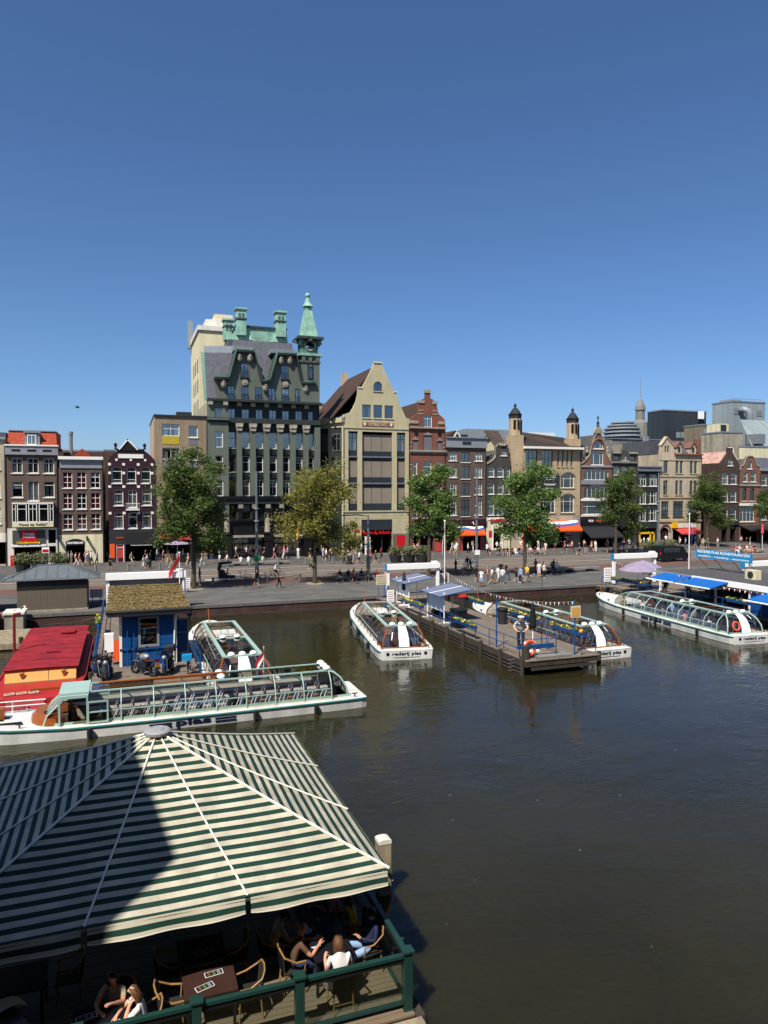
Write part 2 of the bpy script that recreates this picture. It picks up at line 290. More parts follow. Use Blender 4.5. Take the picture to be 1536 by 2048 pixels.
struct('pavement', bx(-60, 150, 84.6, 97.2, -.3, .03), 'paving')
struct('kerb', bx(-60, 150, 84.4, 84.6, -.3, .09), 'kerb')
struct('kerb', bx(-60, 150, 73.2, 73.4, -.3, .05), 'kerb')
for y in (75.1, 76.55, 79.9, 81.35):
    struct('rail_band', bx(-60, 150, y - .28, y + .28, -.2, .002), 'kerb')
    struct('tram_rail', bx(-60, 150, y - .05, y + .05, -.2, .01), 'rail_steel')
for y in (78.2, 83.4): struct('road_line', bx(-60, 150, y - .07, y + .07, -.2, .001), 'road_paint')
for i in range(9):
    p = onZ(402 + 8 * i, 1146.5 - .3 * i); struct('crossing_stripe', bx(p.x - .22, p.x + .22, 73.9, 74.5, -.2, .004), 'road_paint')
# quay wall: courses of coping stones over brickwork with a timber waling at the water
qw = thing('quay_wall', 'dark brick quay wall with stone coping along the water', 'quay wall', (0, QUAY, 0))
bx(-60, 150, 0, .4, -3, -.22).build('wall', 'quay_brick', qw)
cs = bx(-.99, .99, -.06, .5, -.22, .012).mesh('coping_stone', ['coping'])
for i in range(-6, 32): put('coping_stone', cs, qw, (i * 2.0, 0, rnd.uniform(-.006, .006)))
bx(-60, 150, -.12, .0, WATER - .3, WATER + .16).build('waling', 'pile_wood', qw)
# ---------------------------------------------------------------- houses
FY = 96.4
def inside(p, poly):
    x, y = p; r = False; j = len(poly) - 1
    for i in range(len(poly)):
        if (poly[i][1] > y) != (poly[j][1] > y) and x < (poly[j][0] - poly[i][0]) * (y - poly[i][1]) / (poly[j][1] - poly[i][1]) + poly[i][0]: r = not r
        j = i
    return r
def sheet(mb, outline, holes, y, m=0):
    pts = []; ed = []
    for lp in [outline] + holes:
        o = len(pts); pts += [Vector(p) for p in lp]; ed += [(o + i, o + (i + 1) % len(lp)) for i in range(len(lp))]
    vs, _, fs, *_r = delaunay_2d_cdt(pts, ed, [], 0, 1e-5)
    keep = []
    for f in fs:
        c = (sum(vs[i].x for i in f) / len(f), sum(vs[i].y for i in f) / len(f))
        if inside(c, outline) and not any(inside(c, h) for h in holes): keep.append(tuple(f))
    mb.add([(v.x, y, v.y) for v in vs], keep, m)
def archpts(x0, x1, z0, z1, rise, n=8):
    if rise <= 0: return [(x0, z0), (x1, z0), (x1, z1), (x0, z1)]
    w = (x1 - x0) / 2; rise = min(rise, w); R = (w * w + rise * rise) / (2 * rise); cx = (x0 + x1) / 2; cz = z1 - R
    a = math.asin(min(1, w / R))
    if rise > w * .99: a = math.pi / 2
    return [(x0, z0), (x1, z0)] + [(cx + R * math.sin(a - 2 * a * i / n), cz + R * math.cos(a - 2 * a * i / n)) for i in range(n + 1)]
WCACHE = {}
def cached(key, fn):
    if key not in WCACHE: WCACHE[key] = fn()
    return WCACHE[key]
def frame_mesh(w, h, rise, vs, hs, fw, bar, fm, dp=.07):
    def mk():
        b = MB(); o = archpts(-w / 2, w / 2, 0, h, rise); i_ = archpts(-w / 2 + fw, w / 2 - fw, fw, h - fw, max(0, rise - fw * .3) if rise else 0)
        k = len(o)
        for y in (0, dp): b.add([(x, y, z) for x, z in o] + [(x, y, z) for x, z in i_], [(j, (j + 1) % k, k + (j + 1) % k, k + j) for j in range(k)])
        b.add([(x, 0, z) for x, z in i_] + [(x, dp, z) for x, z in i_], [(j, (j + 1) % k, k + (j + 1) % k, k + j) for j in range(k)])
        for f in hs: b.box(-w / 2 + fw, w / 2 - fw, .004, dp - .004, h * f - bar / 2, h * f + bar / 2)
        for f in vs:
            top = h - fw
            if rise: 
                xx = -w / 2 + w * f; hw = w / 2; rr = min(rise, hw); R = (hw * hw + rr * rr) / (2 * rr); top = h - R + math.sqrt(max(0, R * R - xx * xx)) - fw
            b.box(-w / 2 + w * f - bar / 2, -w / 2 + w * f + bar / 2, .008, dp - .008, fw, top)
        return b.mesh('window', [fm])
    return cached(('f', w, h, rise, tuple(vs), tuple(hs), fw, bar, fm), mk)
def pane_mesh(w, h, rise=0, gm='window_glass'):
    return cached(('p', w, h, rise, gm), lambda: MB().prism(archpts(-w / 2, w / 2, 0, h, rise), 0, .012).mesh('pane', [gm]))
def curtain_mesh(w, h, cm):
    def mk():
        b = MB(); n = max(6, int(w / .12)); v = []
        for i in range(n + 1):
            x = -w / 2 + w * i / n; y = .04 * (1 if i % 2 else -1); v += [(x, y, 0), (x, y, h)]
        b.add(v, [(2 * i, 2 * i + 2, 2 * i + 3, 2 * i + 1) for i in range(n)]); return b.mesh('curtain', [cm])
    return cached(('c', w, h, cm), mk)
def q5(v): return max(.1, round(v * 20) / 20)
class Bld:
    """A house measured in the coordinates of one enlarged crop (ox, oy, scale) of the photograph."""
    def __init__(s, name, label, R, u0, u1, fy=FY, cat='building'):
        s.R = R; s.fy = fy; s.u0 = u0; s.u1 = u1; s.uc = (u0 + u1) / 2
        s.X0 = s.wx(u0); s.W = s.wx(u1) - s.X0
        s.o = thing(name, label, cat, (s.X0, fy, 0)); s.holes = []; s.niche = []; s.nw = 0
    def pxl(s, u, v): return s.R[0] + s.R[2] * u, s.R[1] + s.R[2] * v
    def wx(s, u): return onY(*s.pxl(u, 600), s.fy).x
    def x(s, u): return s.wx(u) - s.X0
    def z(s, v, u=None): return onY(*s.pxl(s.uc if u is None else u, v), s.fy).z
    def win(s, u0, u1, v0, v1, vs=(), hs=(.52,), rise=0, fm='white', gm='window_glass', sill='white', cur=None, fw=.09, bar=.055, rev=.16, uz=None, name='window', niche=.7, cpart=None, hole=True, y=None, single=None):
        x0, x1 = s.x(u0), s.x(u1); z0, z1 = s.z(v1, uz), s.z(v0, uz); w, h = q5(x1 - x0), q5(z1 - z0); cx = (x0 + x1) / 2
        rise = min(round(rise * 20) / 20, w / 2) if rise else 0
        yy = rev if y is None else y
        if hole: s.holes.append(archpts(cx - w / 2, cx + w / 2, z0, z0 + h, rise)); s.niche.append((niche, 0))
        wo = put(name, frame_mesh(w, h, rise, vs, hs, fw, bar, fm), s.o, (cx, yy, z0)); s.nw += 1
        cw, chh = w / (len(vs) + 1), h / (len(hs) + 1)
        if rise or min(cw, chh) < .5 or single: put('pane', pane_mesh(q5(w - .1), q5(h - .1), max(0, rise - .02) if rise else 0, gm), wo, (0, .03, .05))
        else:
            xs = [0] + list(vs) + [1]; zs = [0] + list(hs) + [1]
            for i in range(len(xs) - 1):
                for j in range(len(zs) - 1):
                    a, b_ = w * (xs[i + 1] - xs[i]), h * (zs[j + 1] - zs[j])
                    put('pane', pane_mesh(round(a - .02, 2), round(b_ - .02, 2), 0, gm), wo, (-w / 2 + w * (xs[i] + xs[i + 1]) / 2, .03, h * zs[j] + .01))
        if sill: put('sill', cached(('s', w, sill), lambda: bx(-w / 2 - .08, w / 2 + .08, -.16, .1, -.12, 0).mesh('sill', [sill])), wo, (0, -yy + .05, -.002))
        if not cur and name == 'window' and gm == 'window_glass' and h > 1.1 and not rise:
            k = rnd.random()
            if k < .3: cur = rnd.choice(['white_curtain', 'grey_curtain', 'white_curtain']); cpart = rnd.choice([.2, .3, .38])
            elif k < .5: hb = q5(h * rnd.uniform(.2, .6)); put('blind', cached(('b', w, hb), lambda: bx(-w / 2 + .04, w / 2 - .04, 0, .015, -hb, 0).mesh('blind', ['offwhite' if w > .9 else 'blind'])), wo, (0, .09, h - .04))
        if cur:
            full = cpart is None
            if full: put('curtain', curtain_mesh(w - .06, h - .06, cur), wo, (0, .1, .03))
            else:
                for sd in (-1, 1): put('curtain', curtain_mesh(round(w * cpart, 2), h - .06, cur), wo, (sd * (w / 2 - w * cpart / 2 - .03), .1, .03))
        return wo
    def P(s, u, v, dy=0.):
        p = onY(*s.pxl(u, v), s.fy + dy); return Vector((p.x - s.X0, dy, p.z))
    def hole(s, u0, u1, v0, v1, rise=0, niche=2.5, uz=None, mat=0):
        p = archpts(s.x(u0), s.x(u1), s.z(v1, uz), s.z(v0, uz), rise); s.holes.append(p); s.niche.append((niche, 1)); return p
    def wall(s, outline, wm, D=.35, y=0, name='wall', room='room', rev=None):
        b = MB(); sheet(b, outline, s.holes, y, 0)
        k = len(outline)
        b.add([(x, y, z) for x, z in outline] + [(x, y + D, z) for x, z in outline], [(i, (i + 1) % k, k + (i + 1) % k, k + i) for i in range(k)] + [tuple(range(2 * k - 1, k - 1, -1))] if D > 3 else [(i, (i + 1) % k, k + (i + 1) % k, k + i) for i in range(k)], 0)
        for h, (nd, mm) in zip(s.holes, s.niche):
            k = len(h); r = min(.3, D)
            b.add([(x, y, z) for x, z in h] + [(x, y + r, z) for x, z in h], [(i, (i + 1) % k, k + (i + 1) % k, k + i) for i in range(k)], 0)
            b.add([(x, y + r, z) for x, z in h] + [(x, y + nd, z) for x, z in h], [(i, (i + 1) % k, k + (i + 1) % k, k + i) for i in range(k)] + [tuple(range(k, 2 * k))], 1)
        s.holes = []; s.niche = []
        return b.build(name, [wm, room], s.o)
    def rect(s, v0, v1, u0=None, u1=None): 
        a = 0 if u0 is None else s.x(u0); b = s.W if u1 is None else s.x(u1)
        z0 = -.3 if v1 is None else s.z(v1); return [(a, z0), (b, z0), (b, s.z(v0)), (a, s.z(v0))]
    def bar(s, u0, u1, v0, v1, m, out=.15, name='cornice', y=0, back=.1, uz=None):
        return bx(s.x(u0), s.x(u1), y - out, y + back, s.z(v1, uz), s.z(v0, uz)).build(name, m, s.o)
    def body(s, ztop, D=12, m='side_brick', y=.36, name='side_wall', x0=0, x1=None, rm='grey_roof'):
        x1 = s.W if x1 is None else x1; b = MB(); X0, X1, zt = x0 + .003, x1 - .003, ztop - .1
        b.add([(X0, y, -.3), (X1, y, -.3), (X1, D, -.3), (X0, D, -.3), (X0, y, zt), (X1, y, zt), (X1, D, zt), (X0, D, zt)], [(1, 2, 6, 5), (2, 3, 7, 6), (3, 0, 4, 7)], 0); b.add([(X0, y, zt), (X1, y, zt), (X1, D, zt), (X0, D, zt)], [(0, 1, 2, 3)], 1); MB().tube((X1 - .08, -.1, 0), (X1 - .08, -.1, ztop - .4), .055, n=6).build('downpipe', 'charcoal', s.o); return b.build(name, [m, rm], s.o)
    def gable_roof(s, z0, z1, m, y0=.3, D=12, x0=0, x1=None, xr=None, hip=0):
        x1 = s.W if x1 is None else x1; xr = (x0 + x1) / 2 if xr is None else xr; b = MB()
        b.quad((x0, y0, z0), (xr, y0 + hip, z1), (xr, D, z1), (x0, D, z0)); b.quad((x1, y0, z0), (x1, D, z0), (xr, D, z1), (xr, y0 + hip, z1))
        b.add([(x0, y0, z0), (x1, y0, z0), (xr, y0 + hip, z1)], [(0, 1, 2)]); b.add([(x0, D, z0), (xr, D, z1), (x1, D, z0)], [(0, 1, 2)]); return b.build('roof', m, s.o)
    def awning(s, u0, u1, v0, v1, out, m, name='awning'):
        x0, x1 = s.x(u0), s.x(u1); z1, z0 = s.z(v0), s.z(v1)
        return MB().slab((x0, -.02, z1), (x0, -out, z0), (x1, -out, z0), (x1, -.02, z1), .04).box(x0, x1, -out - .02, -out + .02, z0 - .22, z0).build(name, m, s.o)
R1 = (0, 840, 420 / 1536.); R2 = (280, 570, 380 / 1536.); R3 = (280, 830, 380 / 1536.); R4 = (620, 700, 300 / 1429.); R5 = (880, 780, 340 / 1536.); R6 = (1160, 780, 376 / 1536.)
# --- hotel with red-tiled mansard, far left
b = Bld('canal_house', 'narrow brown brick hotel with orange tiled mansard roof and white bay window', R1, 50, 425)
for v0, v1 in ((280, 388), (447, 565)):
    for j, (a, c) in enumerate(((88, 168), (205, 286), (320, 400))):
        if v0 == 280: b.win(a, c, v0, v1, vs=(.5,), hs=(.66,), cur='white_curtain' if j != 1 else 'grey_curtain', cpart=.3)
        elif j == 1: b.win(a, c, v0, v1 + 25, vs=(.5,), hs=(), cur='white_curtain')
        else: b.win(a, c, v0, v1, hs=(.75,), cur='grey_curtain' if j == 2 else None, cpart=.4)
zt = b.z(255); zg = b.z(790)
b.wall([(0, zg), (b.W, zg), (b.W, zt), (0, zt)], 'brown_brick')
b.hole(97, 318, 930, 1062, niche=3.); b.hole(350, 405, 925, 1048, niche=1.5); b.hole(350, 405, 805, 905, niche=.8)
b.wall([(0, -.3), (b.W, -.3), (b.W, zg), (0, zg)], 'offwhite', y=-.05, name='shop_front')
b.body(zt, 11)
b.bar(44, 430, 190, 255, 'grey_paint', .38, 'fascia'); b.bar(40, 434, 182, 192, 'white', .5, 'cornice')
for u in (125, 240, 352): b.bar(u - 32, u + 32, 217, 232, 'dark', .4, 'ornament')
z0, z1 = b.z(184), b.z(78); X = b.W
MB().slab((.15, 1.3, z1), (.05, .1, z0), (X - .05, .1, z0), (X - .25, 1.3, z1), .12).box(.05, X - .05, .12, 9, z0 - .3, z0).box(.17, X - .27, 1.25, 9, z0, z1 - .02).build('roof', 'red_tile', b.o)
bx(.12, X - .2, 1.1, 9, z1, z1 + .12).build('roof_cap', 'lead', b.o)
d = b.win(205, 272, 108, 180, vs=(.5,), hs=(), hole=False, y=.0, cur='white_curtain')
MB().prism([(b.x(186), b.z(186)), (b.x(298), b.z(186)), (b.x(298), b.z(92)), (b.x(242), b.z(80)), (b.x(186), b.z(92))], .1, 1.8).build('dormer', 'lead', b.o)
b.bar(180, 304, 82, 94, 'lead', .2, 'dormer_cap', y=.1)
# bay window
x0, x1, za, zb = b.x(97), b.x(390), b.z(745), b.z(612)
bay = MB().box(x0, x1, -.75, 0, za - .3, za).box(x0 - .06, x1 + .06, -.82, 0, zb, zb + .14).box(x0, x1, -.74, -.02, za, za + .02).build('bay_window', 'white', b.o)
for a, c in ((130, 200), (212, 275), (288, 358)):
    w = q5(b.x(c) - b.x(a)); h = q5(zb - za); put('window', frame_mesh(w, h, 0, (.5,) if a == 212 else (), (.72,), .09, .06, 'white'), bay, ((b.x(a) + b.x(c)) / 2, -.78, za)); put('pane', pane_mesh(w - .1, h - .1), bay, ((b.x(a) + b.x(c)) / 2, -.74, za + .05))
for a in (98, 372): put('window', frame_mesh(.4, q5(zb - za), 0, (), (.72,), .07, .06, 'white'), bay, (b.x(a + 9) + .0, -.76, za)); put('pane', pane_mesh(.35, q5(zb - za) - .1), bay, (b.x(a + 9), -.73, za + .05))
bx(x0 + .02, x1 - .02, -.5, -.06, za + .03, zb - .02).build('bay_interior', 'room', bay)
for i in range(15): MB().tube((x0 + (x1 - x0) * i / 14, -.78, zb + .14), (x0 + (x1 - x0) * i / 14, -.78, zb + .95), .014, n=4).build('baluster', 'black', bay)
MB().tube((x0, -.78, zb + .95), (x1, -.78, zb + .95), .02).build('rail', 'black', bay)
sg = bx(x0 - .05, x1 + .05, -.86, -.77, b.z(780), b.z(746)).build('sign_board', 'cream', b.o)
letters('"Hotel van Gelder"', 3.1, 'black', sg, ((x0 + x1) / 2, -.87, b.z(762)), bold=.012)
bp = bx(b.x(88), b.x(328), -.16, -.06, b.z(905), b.z(805)).build('photo_panel', mat('photo_panel', '8d7f6c', var=.7, scale=1.7, col2='3b4a4a'), b.o)
rb = bx(b.x(150), b.x(265), -.2, -.162, b.z(888), b.z(805)).build('banner', 'red_sign', b.o)
letters('TOURS&', 1.3, 'sign_white', rb, (b.x(207), -.215, b.z(833)), bold=.015, h=.26); letters('TICKETS', 1.35, 'sign_white', rb, (b.x(207), -.215, b.z(853)), bold=.03, h=.28)
letters('Citysightseeing', 2.6, 'yellow', b.o, (b.x(205), -.26, b.z(896)), bold=.05, h=.34, depth=.05)
b.bar(80, 335, 910, 925, 'white', .2, 'lintel')
bx(b.x(78), b.x(106), -.9, -.2, 0, b.z(985)).build('counter', 'red_sign', b.o)
# --- brown brick with red curtains
b = Bld('canal_house', 'brown brick house with red-curtained windows above a cream ground floor', R1, 427, 757)
for r, (v0, v1) in enumerate(((380, 497), (532, 650), (684, 800))):
    for c, (a, d) in enumerate(((460, 530), (562, 632), (664, 732))):
        red = (r, c) not in ((0, 2), (1, 1))
        b.win(a, d, v0, v1, vs=(.5,), hs=(.33, .67), cur='red_curtain' if red else None, cpart=.5 if red else None, fw=.08, bar=.06)
zg = b.z(838); zt = b.z(352)
b.wall([(0, zg), (b.W, zg), (b.W, zt), (0, zt)], 'brown_brick')
b.hole(478, 617, 868, 1062, rise=.35, niche=3.); b.wall([(0, -.3), (b.W, -.3), (b.W, zg), (0, zg)], 'cream', y=-.06, name='shop_front')
b.body(b.z(285), 11); b.bar(440, 752, 290, 352, 'grey_paint', .12, 'fascia'); b.bar(430, 758, 268, 290, 'white', .45, 'cornice')
sg = MB().prism(archpts(b.x(480), b.x(615), b.z(915), b.z(870), .3), -.12, -.07).build('shop_sign', 'black', b.o); letters('AMSTERDAM', 1.85, 'sign_white', sg, (b.x(546), -.14, b.z(897)), bold=.04, h=.26)
for u in (418, 624): bx(b.x(u) + .1, b.x(u) + .2, -.95, -.06, b.z(880), b.z(848)).build('projecting_sign', 'black', b.o)
MB().prism([(b.x(525), b.z(270)), (b.x(675), b.z(270)), (b.x(600), b.z(200))], 2, 9).build('roof', 'red_tile', b.o)
MB().tube((b.x(505), 5, b.z(270)), (b.x(505), 5, b.z(65)), .22, n=8).tube((b.x(505), 5, b.z(90)), (b.x(505), 5, b.z(65)), .27, n=8).build('flue', 'grey_stone', b.o)
bx(0, 5, 9, 11, 0, b.z(215)).build('rear_wing', 'dark_brick', b.o)
# --- maroon gable
b = Bld('canal_house', 'dark maroon house with white trim, scrolled gable and white balcony', R1, 795, 1140)
for c, (a, d) in enumerate(((820, 893), (930, 998), (1035, 1104))): b.win(a, d, 345, 462, vs=(), hs=(.72, .22), cur='white_curtain', cpart=.42)
for c, (a, d) in enumerate(((833, 902), (938, 1003), (1040, 1108))):
    b.win(a, d, 510, 624 if c != 1 else 640, vs=() if c != 1 else (.5,), hs=(.72, .22), cur='white_curtain', cpart=.42, rise=.12)
    b.win(a, d, 678, 792, vs=(), hs=(.75,), cur='white_curtain' if c != 1 else None, cpart=.42)
zg = b.z(800); zs = b.z(225); zt = b.z(225)
b.wall([(0, zg), (b.W, zg), (b.W, b.z(300)), (b.x(1112), b.z(265)), (b.x(1085), b.z(240)), (b.x(1060), zt), (b.x(865), zt), (b.x(845), b.z(240)), (b.x(815), b.z(265)), (0, b.z(300))], 'maroon')
b.hole(845, 905, 905, 1045, niche=.5); b.hole(915, 1130, 905, 1055, niche=3); b.wall([(0, -.3), (b.W, -.3), (b.W, zg), (0, zg)], 'charcoal', y=-.04, name='shop_front')
b.body(b.z(300), 11)
bx(b.x(868), b.x(1052), -.1, 0, b.z(280), b.z(250)).build('name_board', 'white', b.o)
for v in (325, 388, 487, 680):
    for u in (802, 905, 1012, 1112): bx(b.x(u) - .14, b.x(u) + .2, -.05, .0, b.z(v + 9), b.z(v - 9)).build('trim_block', 'white', b.o)
for u in (855, 960, 1065): bx(b.x(u) - .13, b.x(u) + .13, -.06, 0, b.z(300), b.z(284)).build('keystone', 'white', b.o)
for c, (a, d) in enumerate(((820, 893), (930, 998), (1035, 1104))):
    pts = archpts(b.x(a) - .1, b.x(d) + .1, b.z(345), b.z(305), .5); MB().prism(pts, -.06, .0).build('arch_panel', 'maroon', b.o)
MB().prism([(b.x(880), b.z(215)), (b.x(1010), b.z(215)), (b.x(938), b.z(140))], -.1, .5).build('pediment', 'black', b.o)
for p, q in (((872, 215), (938, 138)), ((938, 138), (1016, 215))):
    MB().slab((b.x(p[0]), -.2, b.z(p[1])), (b.x(q[0]), -.2, b.z(q[1])), (b.x(q[0]), .6, b.z(q[1])), (b.x(p[0]), .6, b.z(p[1])), .16).build('verge', 'white', b.o)
bx(b.x(850), b.x(1060), -.12, .3, b.z(225), b.z(212)).build('parapet', 'black', b.o)
for u in (850, 1062): MB().lathe([(.14, 0), (.17, .1), (.1, .25), (.22, .5), (.2, .65), (.06, .8)], 8).build('finial', 'black', b.o, (b.x(u), .1, b.z(215)))
b.gable_roof(b.z(290), b.z(150), 'red_tile', .5, 11, xr=b.x(938))
bal = MB().box(b.x(920), b.x(1020), -.7, -.002, b.z(660), b.z(652)).build('balcony', 'white', b.o)
for i in range(9): u = b.x(922) + (b.x(1018) - b.x(922)) * i / 8; MB().tube((u, -.68, b.z(652)), (u, -.68, b.z(610)), .014, n=4).build('baluster', 'white', bal)
MB().tube((b.x(920), -.68, b.z(610)), (b.x(1020), -.68, b.z(610)), .03).build('rail', 'white', bal)
bx(b.x(915), b.x(1138), -.9, -.05, b.z(905), b.z(815)).build('awning_box', 'dark_awning', b.o)
letters('Traditional & Homemade Cakes', 2.6, 'sign_white', b.o, (b.x(1030), -.93, b.z(912)), bold=.01)
letters('HOTEL', .9, 'orange', b.o, (b.x(875), -.1, b.z(860)), bold=.02)
MB().box(b.x(800), b.x(835), -.9, -.8, b.z(1000), b.z(900)).build('hanging_sign', 'orange', b.o)
dr = bx(b.x(850), b.x(900), .1, .16, 0, b.z(910)).build('door', 'red_awning', b.o); put('frame', frame_mesh(q5(b.x(905) - b.x(845)), q5(b.z(905)), 0, (), (.8,), .1, .06, 'white'), dr, (b.x(875), .02, 0))
# --- plain brick apartment block
b = Bld('apartment_block', 'plain yellow-brown brick apartment block with yellow panel below the top window', R3, 120, 548)
zt = b.z(10)
for v0, v1, pan in ((75, 172, 'yellow_panel'), (268, 358, 'grey_panel'), (455, 545, 'yellow_panel'), (640, 735, 'grey_panel')):
    b.win(183, 322, v0, v1, vs=(.5,), hs=(.6,) if v0 == 75 else (), cur='white_curtain' if v0 < 400 else None, cpart=.3, sill=None)
    b.bar(183, 322, v1 + 2, v1 + 66, pan, .04, 'panel')
    b.win(398, 470, v0 + 10, v1 + 6, vs=(), hs=(), cur='grey_curtain', cpart=.4); b.bar(398, 470, v1 + 20, v1 + 72, 'grey_panel', .03, 'panel')
b.hole(150, 400, 985, 1120, niche=3); b.wall([(0, -.3), (b.W, -.3), (b.W, zt), (0, zt)], 'flat_brick', D=.35)
b.body(zt + .1, 16, 'side_brick', y=.36); b.bar(116, 552, 2, 14, 'charcoal', .2, 'coping', back=16)
b.awning(150, 405, 915, 992, 1.4, 'red_awning')
bx(3.2, 5.2, 6, 8, zt, zt + 1.2).build('roof_hatch', 'charcoal', b.o)
# --- pale building at the left edge
b = Bld('canal_house', 'pale building cut by the left edge beside the hotel', R1, -260, 46)
for v0, v1 in ((240, 360), (450, 570), (640, 760)): b.win(-40, 5, v0, v1, vs=(), hs=(.6,)); b.win(-150, -90, v0, v1, hs=(.6,))
b.hole(-60, 46 - 6, 900, 1060, niche=2); b.wall(b.rect(130, None), 'side_brick'); b.body(b.z(130), 14)
b.bar(-260, 48, 120, 140, 'grey_paint', .3, 'cornice'); bx(0, b.W, .6, 9, b.z(130), b.z(85)).build('roof', 'slate', b.o)
b.bar(-260, 46, 830, 895, 'offwhite', .12, 'shop_fascia')
# --- green office palace with copper spire
b = Bld('green_palace', 'large grey-green painted corner building with slate mansard, copper chimneys and clock spire', R3, 548, 1452)
o = b.o; T = 1050.9   # rows read from the upper crop
COLS = [(605, 670), (715, 775), (825, 888), (938, 998), (1045, 1108), (1152, 1210), (1258, 1315), (1362, 1405)]
uzc = 1000
zc = b.z(-100, uzc)
def rz(v): return b.z(v, uzc)
# main wall (recessed plane y = .45), pavilion and right tower shaft proud at y = 0
wn_ = [(142, 270), (335, 460), (525, 655)]
for i, (a, d) in enumerate(COLS):
    if i == 0: continue
    b.win(a, d, -44, 38, vs=(.5,), hs=(), fm='grey_panel', sill=None, uz=uzc)
    for k, (v0, v1) in enumerate(wn_): b.win(a, d, v0, v1, vs=(.5,) if k == 2 else (), hs=(.6,), fm='white' if i > 1 else 'mullion', sill='stone', uz=uzc, cur='white_curtain' if (i * 3 + k) % 4 == 0 else None, cpart=.25)
    b.win(a - 8, d + 4, 722, 838, vs=(), hs=(), fm='black', sill=None, uz=uzc)
for q in b.holes: pass
xL = b.x(715)
b.wall([(xL, rz(850)), (b.W, rz(850)), (b.W, zc), (xL, zc)], 'green_dark', y=.02, name='recessed_wall')
for ch in o.children:
    if ch.name.startswith('window'): ch.location.y = .2
for v0, v1 in wn_: b.win(605, 670, v0, v1, vs=(), hs=(.6,), sill='stone', uz=uzc, y=-.35, cur='white_curtain', cpart=.3)
b.win(605, 662, -44, 38, vs=(.5,), hs=(), fm='grey_panel', sill=None, uz=uzc, y=-.35)
b.win(600, 672, 722, 838, vs=(), hs=(), fm='black', sill=None, uz=uzc, y=-.35)
b.wall([(0, rz(850)), (xL, rz(850)), (xL, zc), (0, zc)], 'green_paint', D=.9, y=-.5, name='pavilion_wall')
b.body(zc, 18, 'side_brick', y=.45)
pil = [(782, 822), (890, 932), (1000, 1042), (1110, 1150), (1213, 1254), (1318, 1358), (1408, 1451)]
for a, d in pil:
    p = bx(b.x(a), b.x(d), -.5, .015, rz(660), rz(135 if a < 1400 else 90)).build('pilaster', 'green_paint', o)
    if a < 1400:
        cap = MB(); xc, w = (b.x(a) + b.x(d)) / 2, (b.x(d) - b.x(a)) / 2; za, zb = rz(135), rz(75)
        cap.prism([(-w, 0), (w, 0), (w * 1.5, zb - za - .25), (w * 1.5, zb - za), (-w * 1.5, zb - za), (-w * 1.5, zb - za - .25)], -.68, .0)
        for k in (-.9, -.3, .3, .9): cap.ball((k * w, -.7, (zb - za) * .55), .13, 5)
        cap.build('capital', 'stone', p, (xc, 0, za))
for (a, d) in COLS[1:]:
    for v in (292, 478): b.bar(a - 2, d + 2, v, v + 28, 'green_dark', .1, 'spandrel', uz=uzc); b.bar(a + 16, d - 16, v + 6, v + 20, 'dark', .13, 'grille', uz=uzc)
b.bar(548, 1452, 35, 72, 'green_dark', .62, 'frieze', uz=uzc, y=.02); b.bar(545, 718, 42, 55, 'green_paint', .85, 'cornice', uz=uzc)
b.bar(546, 1456, -112, -94, 'green_dark', .95, 'main_cornice', uz=uzc)
for u in (570, 690, 805, 915, 1025, 1132, 1240, 1345): 
    yo = -.5 if u < 715 else 0
    bx(b.x(u) - .3, b.x(u) + .3, yo - .4, yo + .02, rz(-62), rz(-92)).build('bracket', 'stone', o)
for v0, v1, ot, m in ((655, 680, .75, 'black_stone'), (680, 716, .55, 'green_dark'), (840, 858, .6, 'black_stone')): b.bar(548, 1452, v0, v1, m, ot, 'entablature', uz=uzc)
for u in (810, 920, 1030, 1140, 1250): bx(b.x(u) - .3, b.x(u) + .3, -.5, .0, rz(752), rz(720)).build('capital', 'stone', o); 
for u in (810, 920, 1030, 1140, 1250): bx(b.x(u) - .22, b.x(u) + .22, -.36, .0, rz(842), rz(753)).build('column', 'black_stone', o)
# ground floor
for a, d in ((570, 660), (745, 985), (1070, 1300), (1385, 1440)): b.hole(a, d, 985, 1125, niche=2.5, uz=uzc)
b.wall([(0, -.3), (b.W, -.3), (b.W, rz(858)), (0, rz(858))], 'black_stone', y=-.3, D=.7, name='ground_floor')
for u in (700, 1030, 1345): bx(b.x(u) - .55, b.x(u) + .55, -.95, -.3, 0, rz(1010)).build('pier', 'black_stone', o); bx(b.x(u) - .65, b.x(u) + .65, -1.05, -.3, rz(1012), rz(968)).build('corbel', 'black_stone', o)
for a, d in ((745, 985), (1070, 1300)):
    w = q5(b.x(d) - b.x(a)); h = q5(rz(985) - rz(1125)); wo = put('shop_window', frame_mesh(w, h, 0, (.33, .66), (), .12, .08, 'maroon'), o, ((b.x(a) + b.x(d)) / 2, -.2, rz(1125)))
    for k in range(3): put('pane', pane_mesh(round(w / 3 - .1, 2), h - .2), wo, ((k - 1) * w / 3, .03, .1))
    bx(-w * .4, w * .4, .25, .5, .9, 1.3).build('display', 'plate_yellow', wo); bx(-w * .1, w * .25, .3, .6, 1.6, 2.6).build('display', 'canopy_blue', wo)
    b.bar(a - 5, d + 5, 968, 984, 'stone', .6, 'canopy', uz=uzc, y=-.3)
